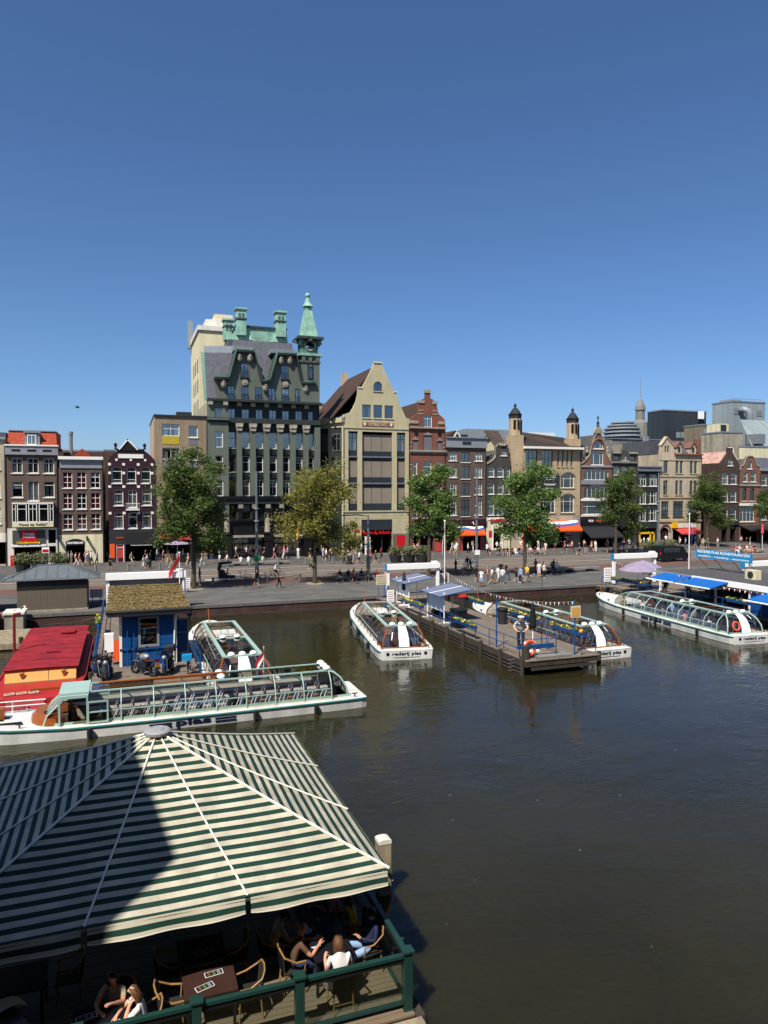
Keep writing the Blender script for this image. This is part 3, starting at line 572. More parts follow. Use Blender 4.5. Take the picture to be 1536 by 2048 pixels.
# mansard front: dormer wall with twin gables
GO = [(636, 935), (606, 742), (722, 738), (782, 522), (930, 526), (992, 772), (1050, 758), (1112, 545), (1266, 552), (1312, 782), (1418, 782), (1418, 966)]
def gz(u, v): return (b.x(u), b.z(v - T, u))
out = [gz(u, v) for u, v in GO]; out[0] = (out[0][0], zc + .02); out[-1] = (out[-1][0], zc + .02)
for i, (a, d) in enumerate([(712, 772), (825, 883), (935, 992), (1042, 1100), (1150, 1207), (1258, 1313), (1362, 1402)]):
    u_ = (a + d) / 2; dv = (u_ - 742) * .043; wo = b.win(a, d, 815 + dv - T, 930 + dv - T, vs=(.5,), hs=(), fm='mullion', sill=None, uz=u_, niche=1.2)
    w = q5(b.x(d) - b.x(a))
    for k in range(7): MB().tube((-w / 2 + w * k / 6, -.2, 0), (-w / 2 + w * k / 6, -.2, .85), .015, n=4).build('baluster', 'black', wo)
    MB().tube((-w / 2, -.2, .85), (w / 2, -.2, .85), .025, n=4).build('rail', 'black', wo)
for a, d, v0, v1 in ((820, 883, 630, 745), (1147, 1207, 648, 760)):
    wo = b.win(a, d, v0 - T, v1 - T, vs=(.5,), hs=(), fm='mullion', sill='green_dark', uz=(a + d) / 2, niche=1.2); w = q5(b.x(d) - b.x(a))
    for k in range(7): MB().tube((-w / 2 + w * k / 6, -.2, 0), (-w / 2 + w * k / 6, -.2, .9), .015, n=4).build('baluster', 'black', wo)
b.wall(out, 'green_paint', D=2.6, y=.15, name='dormer_wall')
oo = out[1:11]; tr = MB()
for p, q in zip(oo[:-1], oo[1:]):
    tr.slab((p[0], -.5, p[1]), (q[0], -.5, q[1]), (q[0], 3.0, q[1]), (p[0], 3.0, p[1]), .16)
tr.build('copper_verge', 'mid_copper', o)
for p, q in zip(oo[:-1], oo[1:]):
    MB().slab((p[0], -.55, p[1] - .3), (q[0], -.55, q[1] - .3), (q[0], .15, q[1] - .3), (p[0], .15, p[1] - .3), .12).build('soffit', 'green_dark', o)
for u, v in ((810, 590), (893, 590), (1142, 610), (1215, 610), (680, 800), (1018, 830), (1342, 840)):
    p = gz(u, v); MB().ball((p[0], -.05, p[1]), .42, 6, sz=1.5).ball((p[0], -.3, p[1] + .25), .22, 5).build('mascaron', 'stone', o)
for u, v in ((853, 785), (1180, 800)): p = gz(u, v); MB().tube((p[0], .15, p[1]), (p[0], .0, p[1]), .42, n=12).tube((p[0], .0, p[1]), (p[0], -.06, p[1]), .2, n=8).build('medallion', 'stone', o)
# slate slopes
def PD(u, v, dy): return b.P(u, v - T, dy)
A, Bq, C_, D_ = PD(545, 930, .5), PD(1420, 968, .5), PD(1195, 470, 4.5), PD(760, 440, 4.5)
C2 = Vector((C_.x + .4, C_.y, C_.z)); 
MB().slab(A, Vector((b.W - .2, .5, A.z)), C2, D_, .2).build('roof', 'slate', o)
L1, L2 = PD(520, 545, 3.0), PD(752, 548, 3.0)
MB().slab(PD(540, 930, .3), PD(668, 930, .3), L2, L1, .15).build('roof', 'slate', o)
MB().slab(L1, L2, PD(752, 492, 3.3), PD(515, 492, 3.3), .12).build('roof_cap', 'lead', o)
MB().add([PD(540, 932, .25), L1, PD(490, 540, 9.), PD(520, 935, 9.)], [(0, 1, 2, 3)]).add([p + Vector((.2, .05, 0)) for p in (PD(540, 932, .25), L1, PD(490, 540, 9.), PD(520, 935, 9.))], [(3, 2, 1, 0)]).build('hip_flashing', 'copper', o)
for u0, u1, v in ((775, 935, 500), (1080, 1270, 522)): q = PD((u0 + u1) / 2, v, 1.5); bx(b.x(u0), b.x(u1), 1.2, 3.6, q.z - .6, q.z).build('dormer_cap', 'lead', o)
t1, t2 = PD(780, 330, 5.0), PD(1180, 350, 5.0)
MB().slab(PD(760, 445, 4.6), PD(905, 443, 4.6), PD(880, 360, 4.9), t1, .2).slab(PD(1068, 458, 4.6), PD(1195, 466, 4.6), t2, PD(1095, 372, 4.9), .2).build('copper_apron', 'copper', o)
MB().box(t1.x, t2.x, 4.8, 12, t1.z - 2.0, t1.z - .15).build('copper_band', 'copper', o)
MB().box(t1.x - .1, t2.x + .1, 4.6, 12.2, t1.z - .15, t1.z + .1).build('ridge_cornice', 'dark_copper', o)
MB().box(b.x(760), t2.x + .8, 4.7, 12, A.z - 1, t1.z - 2.0).build('attic_core', 'slate', o)
def chimney(u0, u1, v0, v1, dy):
    p, q = PD(u0, v1, dy), PD(u1, v0, dy); w = q.x - p.x; h = q.z - p.z
    c = MB().box(p.x, q.x, dy, dy + w, p.z - 1.2, q.z - .25).build('chimney', 'copper', o)
    for k in (.32, .68):
        for j in range(4): bx(p.x + w * k - .17, p.x + w * k + .17, dy - .03, dy, q.z - .95 - j * .26, q.z - .8 - j * .26).build('louvre', 'dark_copper', c)
    bx(p.x - .18, q.x + .18, dy - .18, dy + w + .18, q.z - .25, q.z).build('cap', 'copper', c); bx(p.x - .1, q.x + .1, dy - .1, dy + w + .1, q.z - h * .62, q.z - h * .56).build('band', 'dark_copper', c)
chimney(782, 858, 185, 330, 4.2); chimney(1102, 1180, 212, 345, 4.2); chimney(680, 757, 275, 372, 9.)
# tower
tx0, tx1 = b.x(1302), b.W + .02; tw = tx1 - tx0; tcx = (tx0 + tx1) / 2; ty = tw / 2 - .15
tz0, tz1 = rz(-92), PD(1370, 575, 0).z
tw_ = bx(tx0, tx1, -.1, tw - .1, tz0, tz1).build('tower', 'green_paint', o)
bx(tcx - .3, tcx + .35, -.14, -.1, PD(1370, 760, 0).z, PD(1370, 655, 0).z).build('window', 'window_glass', tw_); put('frame', frame_mesh(.75, 2.6, 0, (), (.6,), .08, .06, 'black'), tw_, (tcx, -.2, PD(1370, 760, 0).z))
for z_, e, h in ((tz1, .3, .35), (tz1 - .9, .15, .15)): bx(tx0 - e, tx1 + e, -.1 - e, tw - .1 + e, z_, z_ + h).build('cornice', 'copper' if e > .2 else 'green_paint', tw_)
for sx in (-.36, 0, .36): bx(tcx + sx * tw - .2, tcx + sx * tw + .2, -.3, -.1, tz1 - .75, tz1 - .02).build('bracket', 'green_paint', tw_)
cz0, cz1 = tz1 + .35, PD(1370, 440, 0).z
w2 = tw * .44
pts = archpts(-w2 * .62, w2 * .62, cz0 + .9, cz1 - .35, w2 * .62)
cl = MB()
for rot in range(4):
    tmp = MB(); sheet(tmp, [(-w2, cz0), (w2, cz0), (w2, cz1), (-w2, cz1)], [pts], -w2)
    k = len(pts); tmp.add([(x, -w2, z) for x, z in pts] + [(x, -w2 + .35, z) for x, z in pts], [(i, (i + 1) % k, k + (i + 1) % k, k + i) for i in range(k)])
    Mx = Matrix.Rotation(rot * math.pi / 2, 3, 'Z'); cl.add([Mx @ Vector(v) + Vector((tcx, ty, 0)) for v in tmp.v], tmp.f)
cl.box(tcx - w2 * .7, tcx + w2 * .7, ty - w2 * .7, ty + w2 * .7, cz0, cz0 + .9)
belf = cl.build('clock_stage', 'mid_copper', tw_)
ring = [(tcx + 1.02 * w2 * .62 * math.cos(t * math.pi / 10), ty - w2 - .05, cz0 + .9 + (cz1 - .35 - cz0 - .9) * .45 + w2 * .68 * math.sin(t * math.pi / 10)) for t in range(20)]
MB().path(ring, .1, 5, closed=True).build('clock_ring', 'stone', tw_)
MB().tube((tcx, ty - w2 + .25, cz0 + 2.0), (tcx, ty - w2 + .32, cz0 + 2.0), w2 * .5, n=16).build('clock_face', 'dark', tw_)
for sx in (-1, 1): MB().ball((tcx + sx * (w2 + .12), ty - w2 - .05, cz0 + 1.6), .28, 6, sz=2.2).build('scroll', 'mid_copper', tw_)
bx(tcx - tw * .68, tcx + tw * .68, ty - tw * .68, ty + tw * .68, cz1, cz1 + .35).build('eaves', 'dark_copper', tw_)
MB().lathe([(tw * .66 * 1.2, 0), (tw * .55 * 1.25, .3)], 4, (tcx, ty, cz1 - .3), ).build('eave_cove', 'dark_copper', tw_)
sz0 = cz1 + .35; sz1 = PD(1362, 165, 0).z; r0, r1 = tw * .43 * 1.414, tw * .14 * 1.414
sp = MB(); v4 = lambda r, z: [(tcx + r * math.cos(math.pi / 4 + i * math.pi / 2), ty + r * math.sin(math.pi / 4 + i * math.pi / 2), z) for i in range(4)]
lv = [(r0 * 1.05, sz0), (r0 * .9, sz0 + .7)] + [(r0 * .9 + (r1 - r0 * .9) * t / 8., sz0 + .7 + (sz1 - sz0 - .7) * t / 8.) for t in range(1, 9)]
for (ra, za), (rb_, zb_) in zip(lv[:-1], lv[1:]):
    sp.add(v4(ra, za) + v4(rb_ * 1.0 + .03, zb_), [(i, (i + 1) % 4, 4 + (i + 1) % 4, 4 + i) for i in range(4)] + [(4, 5, 6, 7)])
sp.build('spire', 'copper', tw_)
hz = PD(1362, 130, 0).z
lan = MB()
for i in range(4): p = v4(r1 * .9, 0)[i]; lan.tube((p[0], p[1], sz1 - .1), (p[0], p[1], hz - .1), .09, n=5)
lan.lathe([(r1 * 1.5, hz - .5), (r1 * .9, hz), (.16, hz + .9), (.1, PD(1362, 85, 0).z), (.09, PD(1362, 80, 0).z)], 8, (tcx, ty, 0)); lan.build('lantern', 'copper', tw_)
MB().ball((tcx, ty, PD(1362, 66, 0).z), .36, 8).build('finial', 'copper', tw_)
# --- cream apartment tower behind the palace
Yc = 112.; xc = onY(280 + .2474 * 480, 700, Yc).x
far = 112.
while onY(280 + .2474 * 412, 700, far).x < xc and far < 140: far += .25
tb = thing('apartment_tower', 'tall cream rendered tower block behind the copper-roofed palace', 'building', (xc, Yc, 0))
ZT = onY(280 + .2474 * 600, 570 + .2474 * 372, Yc).z
bx(0, 12, 0, far - Yc, 0, ZT).build('wall', 'tower_paint', tb)
bx(-.25, 12.2, -.25, far - Yc + .2, ZT, ZT + .7).build('parapet', 'offwhite', tb); bx(1.2, 5.5, 2, far - Yc - 1, ZT + .7, ZT + 2.2).build('plant_room', 'offwhite', tb); bx(2.6, 5.4, 2.5, 9, ZT + 2.2, ZT + 3.2).build('lift_head', 'tower_paint', tb)
bx(-.6, .2, far - Yc - 1.4, far - Yc - .4, ZT - .4, ZT + 4.2).build('mast_panel', 'zinc_pale', tb)
for i in range(3):
    for j in range(8): bx(-.04, .02, 2.2 + i * 3.2, 3.1 + i * 3.2, ZT - 6.0 - j * 3.1, ZT - 4.0 - j * 3.1).build('window', 'mullion', tb)
wq = onY(280 + .2474 * 722, 570 + .2474 * 480, Yc); bx(wq.x - xc - .7, wq.x - xc + .7, -.05, .02, wq.z - .6, wq.z + .6).build('window', 'mullion', tb)
# --- olive warehouse gable
b = Bld('gabled_office', 'tall olive-cream gabled building with dark blinds and brown tiled roof', R4, 318, 948)
o = b.o
GO = [(318, 1925), (948, 1925), (948, 645), (915, 635), (893, 590), (868, 530), (845, 480), (830, 450), (825, 392), (800, 385), (760, 300), (720, 215), (688, 137), (680, 118), (613, 118), (606, 137), (575, 215), (540, 285), (495, 365), (460, 370), (455, 440), (440, 500), (412, 560), (385, 605), (365, 620), (318, 625)]
out = [(b.x(u), b.z(v)) for u, v in GO]; out[0] = (0, -.3); out[1] = (b.W, -.3)
b.win(605, 687, 298, 390, vs=(.5,), hs=(), rise=.8, fm='mullion', sill='olive_paint')
for a, d in ((497, 580), (605, 687), (710, 792)): b.win(a, d, 525, 648, vs=(), hs=(), fm='mullion', sill='cream')
OPEN = [(365, 455), (497, 785), (828, 910)]
for a, d in OPEN: b.hole(a, d, 780, 1530, niche=1.2)
b.hole(490, 785, 1615, 1940, niche=3.5); b.hole(360, 440, 1760, 1900, niche=.8)
b.wall(out, 'olive_paint', D=.5)
for i, (a, d) in enumerate(OPEN):
    x0, x1 = b.x(a), b.x(d)
    for f, (v0, v1) in enumerate(((790, 965), (1055, 1212), (1310, 1462))):
        z1_, z0_ = b.z(v0), b.z(v1)
        if i == 1:
            for k in range(3): wq = (x1 - x0) / 3; bx(x0 + wq * k + .03, x0 + wq * (k + 1) - .03, .36, .39, z0_, z1_ - (.25 if f == 0 else 0)).build('blind', 'blind', o)
        elif f > 0: bx(x0 + .03, x1 - .03, .36, .39, z0_, z1_).build('blind', 'blind', o)
        else:
            w = q5(x1 - x0); wo = put('window', frame_mesh(w, q5(z1_ - z0_), 0, (.5,), (.7,), .1, .07, 'mullion'), o, ((x0 + x1) / 2, .32, z0_))
            for k in (-.25, .25): put('pane', pane_mesh(round(w / 2 - .1, 2), q5(z1_ - z0_) - .1), wo, (k * w, .03, .05))
            put('curtain', curtain_mesh(round(w * .4, 2), q5(z1_ - z0_) - .1, 'white_curtain'), wo, (w * .2, .25, .05))
    for v0, v1 in ((965, 1052), (1212, 1308), (1462, 1530)): bx(x0 + .01, x1 - .01, .30, .42, b.z(v1), b.z(v0)).build('spandrel', 'mullion', o)
    for v in (1018, 1270): bx(x0 + .01, x1 - .01, .1, .3, b.z(v + 8), b.z(v - 6)).build('ledge', 'grey_panel', o)
for v0, v1, u0, u1, m, ot in ((1530, 1542, 318, 948, 'olive_paint', .12), (738, 752, 318, 948, 'olive_paint', .1), (112, 124, 606, 687, 'cream', .12), (360, 372, 455, 500, 'cream', .1), (383, 396, 797, 830, 'cream', .1)): b.bar(u0, u1, v0, v1, m, ot, 'moulding')
sg = bx(b.x(497), b.x(795), -.06, .0, b.z(732), b.z(690)).build('name_panel', 'rust_brick', o); letters('UTRECHT', 2.7, 'cream', sg, (b.x(645), -.09, b.z(711)), bold=.0, h=.42)
for u in (520, 772): MB().prism([(-.2, .25), (.2, .25), (.2, 0), (0, -.25), (-.2, 0)], -.1, -.06).build('shield', 'cream', sg, (b.x(u), 0, b.z(711)))
for a, d in ((318, 492), (785, 948)):
    b.bar(a, d if d != 492 else 360, 1752, 1766, 'grey_stone', .06, 'band')
dk = mat('olive_dark', '6b6a55', weather=.2)
for a, d in ((318, 358), (442, 490), (787, 822), (908, 948)): b.bar(a, d, 1766, 1936, 'olive_dark', .05, 'pier')
b.bar(826, 905, 1768, 1900, 'red_sign', .05, 'poster'); b.bar(492, 783, 1620, 1715, 'mullion', -.05, 'transom_glazing', back=.1)
letters('tours & tickets', 4.2, 'red_sign', o, (b.x(632), -.12, b.z(1737)), bold=.03, h=.5, depth=.06)
b.bar(405, 455, 1705, 1735, 'red_sign', 1.0, 'projecting_sign', back=-.9)
for u in (575, 690): bx(b.x(u) - .05, b.x(u) + .05, .2, .3, 0, b.z(1760)).build('shop_mullion', 'mullion', o)
p0 = b.P(588, 150, 1.); p1 = b.P(345, 262, 16.)
b.body(b.z(660), 16, 'side_brick', y=.52)
rx0 = -1.6
MB().slab((rx0, .5, b.z(655)), (p0.x + .5, .5, p0.z), (p0.x + .5, 16, p0.z), (rx0, 16, b.z(655)), .15).slab((p0.x + .5, .5, p0.z), (b.W - .1, .5, b.z(655)), (b.W - .1, 16, b.z(655)), (p0.x + .5, 16, p0.z), .15).build('roof', 'brown_tile', o)
bx(rx0 + .4, b.W - .3, 15.7, 16.1, 0, b.z(655)).build('rear_wall', 'brown_brick', o)
MB().prism([(rx0, b.z(655)), (p0.x + .5, p0.z), (b.W - .1, b.z(655))], 15.8, 16.05).build('rear_gable', 'red_brick', o)
bx(p0.x - .3, p0.x + .7, 14.6, 15.6, p0.z - 1, p0.z + 1.1).build('chimney', 'side_brick', o)
# side wing facing the alley
WL = 5.4; wa = math.atan2(-4.7, 2.5)
wing = bx(0, WL, 0, .35, 0, b.z(745)).build('side_wing', 'green_dark', o, (-2.5, 4.7, 0), (0, 0, wa))
bx(-.2, WL + .05, -.45, .35, b.z(700), b.z(655)).build('wing_eaves', 'olive_paint', wing); bx(0, WL, -.1, .0, b.z(745), b.z(700)).build('wing_frieze', 'olive_paint', wing)
for k in range(3): bx(WL * k / 2 - (.3 if k else 0), WL * k / 2 + (.3 if k < 2 else 0), -.12, .0, 0, b.z(745)).build('wing_pilaster', 'olive_paint', wing)
for v0, v1 in ((800, 965), (1060, 1210), (1310, 1460)):
    for xk in (WL * .27, WL * .75): put('wing_window', frame_mesh(1.6, q5(b.z(v0) - b.z(v1)), 0, (.5,), (.7,), .1, .08, 'grey_panel'), wing, (xk, -.1, b.z(v1))); put('wing_pane', pane_mesh(1.5, q5(b.z(v0) - b.z(v1)) - .1), wing, (xk, -.06, b.z(v1) + .05))
MB().slab((-2.6, 4.6, b.z(655)), (0, -.2, b.z(655)), (1.2, .6, b.z(600)), (1.2, 5, b.z(600)), .1).build('wing_roof', 'lead', o)
# --- red brick stepped gable
b = Bld('canal_house', 'red brick house with stepped gable and pale stone bands beside the olive gable', R4, 950, 1290); o = b.o
GO = [(950, 735), (950, 660), (985, 640), (1030, 600), (1030, 500), (1085, 465), (1100, 460), (1100, 395), (1122, 375), (1146, 395), (1146, 460), (1165, 465), (1202, 500), (1215, 560), (1222, 600), (1262, 635), (1285, 660), (1290, 735)]
out = [(0, -.3), (b.W, -.3)] + [(b.x(u), b.z(v)) for u, v in GO[::-1]]
b.win(1080, 1165, 618, 735, vs=(.5,), hs=(.68,), cur='white_curtain', cpart=.3)
for a, d, v0 in ((978, 1030, 860), (1080, 1165, 812), (1213, 1260, 865)): b.hole(a, d, v0, 955, rise=0, niche=.3); 
for a, d in ((978, 1025), (1080, 1160), (1210, 1258)):
    b.win(a, d, 1060, 1190, vs=(), hs=(.6,)); b.win(a, d, 1290, 1420, vs=(), hs=(.6,)); b.win(a, d, 1480, 1600, vs=(), hs=(.6,))
b.hole(980, 1040, 1770, 1905, niche=2); b.hole(1050, 1180, 1770, 1915, niche=3); b.hole(1200, 1275, 1770, 1900, niche=1)
b.wall(out, 'red_brick', D=.45)
for a, d, v0 in ((978, 1030, 860), (1080, 1165, 812), (1213, 1260, 865)):
    bx(b.x(a) + .01, b.x(d) - .01, .12, .16, b.z(955), b.z(v0)).build('shutter', 'grey_panel', o)
    for k in range(5): t = (k + .5) / 5; bx(b.x(a) + (b.x(d) - b.x(a)) * t - .1, b.x(a) + (b.x(d) - b.x(a)) * t + .1, -.05, .02, b.z(v0 - 2), b.z(v0 - 14 - 16 * (k == 2) - 6 * (k in (1, 3)))).build('voussoir', 'stone', o)
for v0, v1, ot in ((955, 970, .3), (735, 750, .3), (970, 985, .12)): b.bar(945, 1294, v0, v1, 'stone', ot, 'string_course')
for v in (600, 560, 880, 920, 1090, 1130): b.bar(950, 972, v, v + 10, 'stone', .04, 'quoin') if v > 640 else None; b.bar(1268, 1290, v, v + 10, 'stone', .04, 'quoin') if v > 740 else None; 
for v in (572, 605): b.bar(1032, 1078, v, v + 10, 'stone', .05, 'band'); b.bar(1168, 1214, v, v + 10, 'stone', .05, 'band')
for a, d, v in ((950, 1032, 690), (1030, 1090, 495), (1165, 1215, 500), (1222, 1288, 690), (1095, 1150, 395)): b.bar(a, d, v - 14, v + 14, 'stone', .12, 'step_coping', back=.5)
for u in (1012, 1235): MB().tube((b.x(u), .0, b.z(797)), (b.x(u), -.08, b.z(797)), .3, n=10).build('wall_anchor', 'black', o)
b.body(b.z(735), 12, 'red_brick', y=.46); b.gable_roof(b.z(735), b.z(470), 'brown_tile', .6, 12, xr=b.x(1122))
for k, u in enumerate((845, 880, 915)): bx(b.x(u) - .35, b.x(u) + .35, 3.2, 4.0, b.z(650), b.z(430 + 70 * k)).build('stepped_parapet', 'dark_brick', o)
b.bar(955, 1290, 1670, 1765, 'charcoal', .25, 'shop_fascia'); bx(b.x(1190), b.x(1240), -.4, -.3, b.z(1920), b.z(1830)).build('menu_board', 'red_awning', o)
# --- brown warehouse with black shutters
b = Bld('canal_house', 'brown brick house with black shuttered middle windows and grey gutter front', R5, 55, 415); o = b.o
for v0, v1 in ((565, 640), (690, 790), (838, 945), (992, 1130)):
    for a, d in ((80, 152), (313, 382)): b.win(a, d, v0, v1, vs=(.33, .67), hs=(.5,), fw=.09)
    w_ = b.win(190, 270, v0, v1 + 12, vs=(.5,), hs=(), fm='black', sill='white', gm='window_glass')
b.wall([(0, b.z(1165)), (b.W, b.z(1165)), (b.W, b.z(525)), (0, b.z(525))], 'brown_brick')
b.hole(185, 385, 1310, 1452, niche=3); b.hole(60, 140, 1300, 1445, niche=1.5); b.wall([(0, -.3), (b.W, -.3), (b.W, b.z(1165)), (0, b.z(1165))], 'rust_brick', y=-.03, name='shop_front')
b.body(b.z(440), 12, 'side_brick'); b.bar(50, 418, 437, 522, 'grey_paint', .3, 'gutter_front'); b.bar(46, 422, 428, 438, 'lead', .5, 'cornice'); b.bar(195, 273, 466, 496, 'mullion', .33, 'vent')
b.gable_roof(b.z(440), b.z(350), 'brown_tile', 3, 12, x0=.3, x1=b.x(260), xr=b.x(225))
MB().slab((b.x(190), 2.9, b.z(428)), (b.x(232), 2.9, b.z(352)), (b.x(232), 3.3, b.z(352)), (b.x(190), 3.3, b.z(428)), .2).slab((b.x(232), 2.9, b.z(352)), (b.x(275), 2.9, b.z(425)), (b.x(275), 3.3, b.z(425)), (b.x(232), 3.3, b.z(352)), .2).build('verge', 'white', o)
for u0, u1, h in ((330, 385, 375),): bx(b.x(u0), b.x(u1), 5, 7, b.z(440), b.z(h)).build('roof_plant', 'dark_panel' if u0 == 330 else 'zinc_pale', o)
b.bar(60, 415, 1168, 1216, 'maroon', .3, 'shop_fascia'); 
def dutch(b, u0, u1, v0, v1, out):
    x0, x1, z1, z0 = b.x(u0), b.x(u1), b.z(v0), b.z(v1); aw = b.awning(u0, u1, v0, v1, out, 'orange'); n = 14
    for m, off, hh in (('sign_white', .30, .26), ('awning_blue', .52, .18)):
        v = []
        for i in range(n + 1):
            t = i / n; w = .12 * math.sin(t * 7); tt = 1 - (off - w); 
            for e in (0, hh): k = min(1, tt + e); v.append((x0 + (x1 - x0) * t, -.02 - (out - .02) * (1 - k) - .03, z0 + (z1 - z0) * k + .035))
        MB().add(v, [(2 * i, 2 * i + 2, 2 * i + 3, 2 * i + 1) for i in range(n)]).build('wave_print', m, aw)
dutch(b, 150, 388, 1228, 1300, 1.2)
for u in (200, 375): bx(b.x(u) - .12, b.x(u) + .12, -.1, .1, 0, b.z(1310)).build('shop_post', 'red_awning', o)
MB().path([(b.x(285), -.05, b.z(1215)), (b.x(285), -.6, b.z(1190)), (b.x(285), -.9, b.z(1215))], .05).build('wall_lamp', 'white', o)
# --- small neck gable
b = Bld('canal_house', 'narrow grey-brown neck-gabled house with white scrolls and red letters', R5, 420, 642); o = b.o
for v0, v1 in ((700, 785), (838, 940), (992, 1128)):
    for a, d in ((440, 494), (518, 578), (600, 636)): b.win(a, d, v0, v1, vs=(), hs=(.55,), cur='white_curtain' if v0 > 990 else 'grey_curtain', cpart=.4)
b.win(550, 602, 545, 592, vs=(), hs=(.5,), rise=.4)
GO = [(642, 660), (642, 640), (628, 600), (624, 525), (610, 492), (588, 477), (563, 472), (538, 477), (518, 490), (500, 515), (497, 590), (480, 625), (455, 640), (422, 645), (420, 660)]
out = [(0, b.z(1150)), (b.W, b.z(1150))] + [(b.x(u), b.z(v)) for u, v in GO]
b.wall(out, 'grey_brick')
b.hole(480, 560, 1250, 1430, niche=3); b.wall([(0, -.3), (b.W, -.3), (b.W, b.z(1150)), (0, b.z(1150))], 'cream', y=-.03, name='shop_front')
b.body(b.z(650), 11, 'side_brick')
cp = [(b.x(u), b.z(v)) for u, v in GO[3:11]]
for p, q in zip(cp[:-1], cp[1:]): MB().slab((p[0], -.12, p[1]), (q[0], -.12, q[1]), (q[0], .4, q[1]), (p[0], .4, p[1]), -.16).build('coping', 'stone', o)
for p, q in (((420, 660), (455, 640)), ((455, 640), (480, 622)), ((480, 622), (496, 590)), ((496, 590), (500, 515))): MB().slab((b.x(p[0]), -.12, b.z(p[1])), (b.x(q[0]), -.12, b.z(q[1])), (b.x(q[0]), .1, b.z(q[1])), (b.x(p[0]), .1, b.z(p[1])), .22).build('scroll', 'stone', o)
for a in (0, 1, 2): MB().ball((b.x(563) + (a - 1) * .35, -.08, b.z(498)), .2, 6).build('carving', 'stone', o)
b.gable_roof(b.z(660), b.z(540), 'grey_roof', .5, 11); bx(b.x(430), b.x(640), -.1, 0, b.z(1175), b.z(1160)).build('shop_cornice', 'white', o)
letters('CAPITOL', 2.8, 'red_sign', o, (b.x(525), -.14, b.z(1178)), bold=.05, h=.5, depth=.05); b.bar(443, 470, 1270, 1325, 'red_sign', .1, 'poster')
for u in (478, 566): bx(b.x(u) - .1, b.x(u) + .1, -.12, .05, 0, b.z(1215)).build('shop_post', 'white', o)
# cream gable behind it
g = Bld('gable_wall', 'pale cream gable wall rising behind the neck-gabled house', R5, 415, 560, fy=103.)
MB().prism([(0, 2), (g.W, 2), (g.W, g.z(525)), (g.x(518), g.z(368)), (0, g.z(455))], 0, 6).build('wall', 'cream', g.o)
MB().slab((g.x(414), -.2, g.z(455)), (g.x(518), -.2, g.z(364)), (g.x(518), 6, g.z(364)), (g.x(414), 6, g.z(455)), .2).build('roof', 'brown_metal', g.o)
# --- beige brick block with two turrets
b = Bld('turret_block', 'broad beige brick building with two domed turrets and brown metal roof', R5, 645, 1272); o = b.o
for a, d in ((770, 880), (920, 1020)): b.win(a, d, 545, 698, vs=(.33, .67), hs=(.5,), fm='mullion', sill=None)
for u in (1066, 1108, 1148, 1189): b.win(u - 9, u + 9, 545, 690, vs=(), hs=(), fm='mullion', sill='beige_stone', fw=.05)
for a, d in ((735, 855), (910, 1045), (1093, 1215)):
    for v0, v1 in ((750, 885), (945, 1112)): b.win(a, d, v0, v1, vs=(.25, .75), hs=(.62,), rise=.55, sill='stone', fm='white')
b.wall([(0, b.z(1140)), (b.W, b.z(1140)), (b.W, b.z(530)), (0, b.z(530))], 'beige_brick')
for a, d in ((770, 900), (925, 1045), (1060, 1165)): b.hole(a, d, 1270, 1430, niche=3.5)
b.wall([(0, -.3), (b.W, -.3), (b.W, b.z(1140)), (0, b.z(1140))], 'beige_stone', y=-.03, name='shop_front')
b.body(b.z(530), 14, 'side_brick')
for a, d in ((735, 855), (910, 1045), (1093, 1215)):
    for v0 in (750, 945):
        p = archpts(b.x(a) - .12, b.x(d) + .12, 0, b.z(v0) + .16, .62)[2:]; MB().path([(x, -.04, z) for x, z in p], .09, 4).build('arch_band', 'grey_stone', o)
b.bar(750, 1272, 515, 534, 'white', .9, 'eaves')
z0, z1 = b.z(515), b.P(900, 372, 4.).z
MB().slab((b.x(757), -.7, z0), (b.W - .2, -.7, z0), (b.W - .2, 4.5, z1 - .9), (b.x(757), 4.5, z1), .15).build('roof', 'brown_metal', o); MB().slab((b.x(545), .8, z0 - .6), (b.x(650), .8, z0 - .6), (b.x(650), 4.4, z1 - .1), (b.x(522), 4.4, z1 - .1), .15).build('side_roof', 'brown_metal', o)
for i in range(26): t = i / 25; x_ = b.x(762) + (b.W - .4 - b.x(762)) * t; MB().slab((x_, -.7, z0 + .06), (x_ + .05, -.7, z0 + .06), (x_ + .05, 4.5, z1 - .9 * t + .06), (x_, 4.5, z1 - .9 * t + .06), .06).build('roof_seam', 'brown_metal', o)
p = b.P(935, 385, 7.); bx(p.x - 2.5, p.x + 2.2, 7, 10, p.z - 1.5, p.z).build('roof_house', 'white', o)
bx(b.x(480), b.x(900), 9, 12, z1 - 2, z1 + .5).build('roof_plant', 'zinc_pale', o)
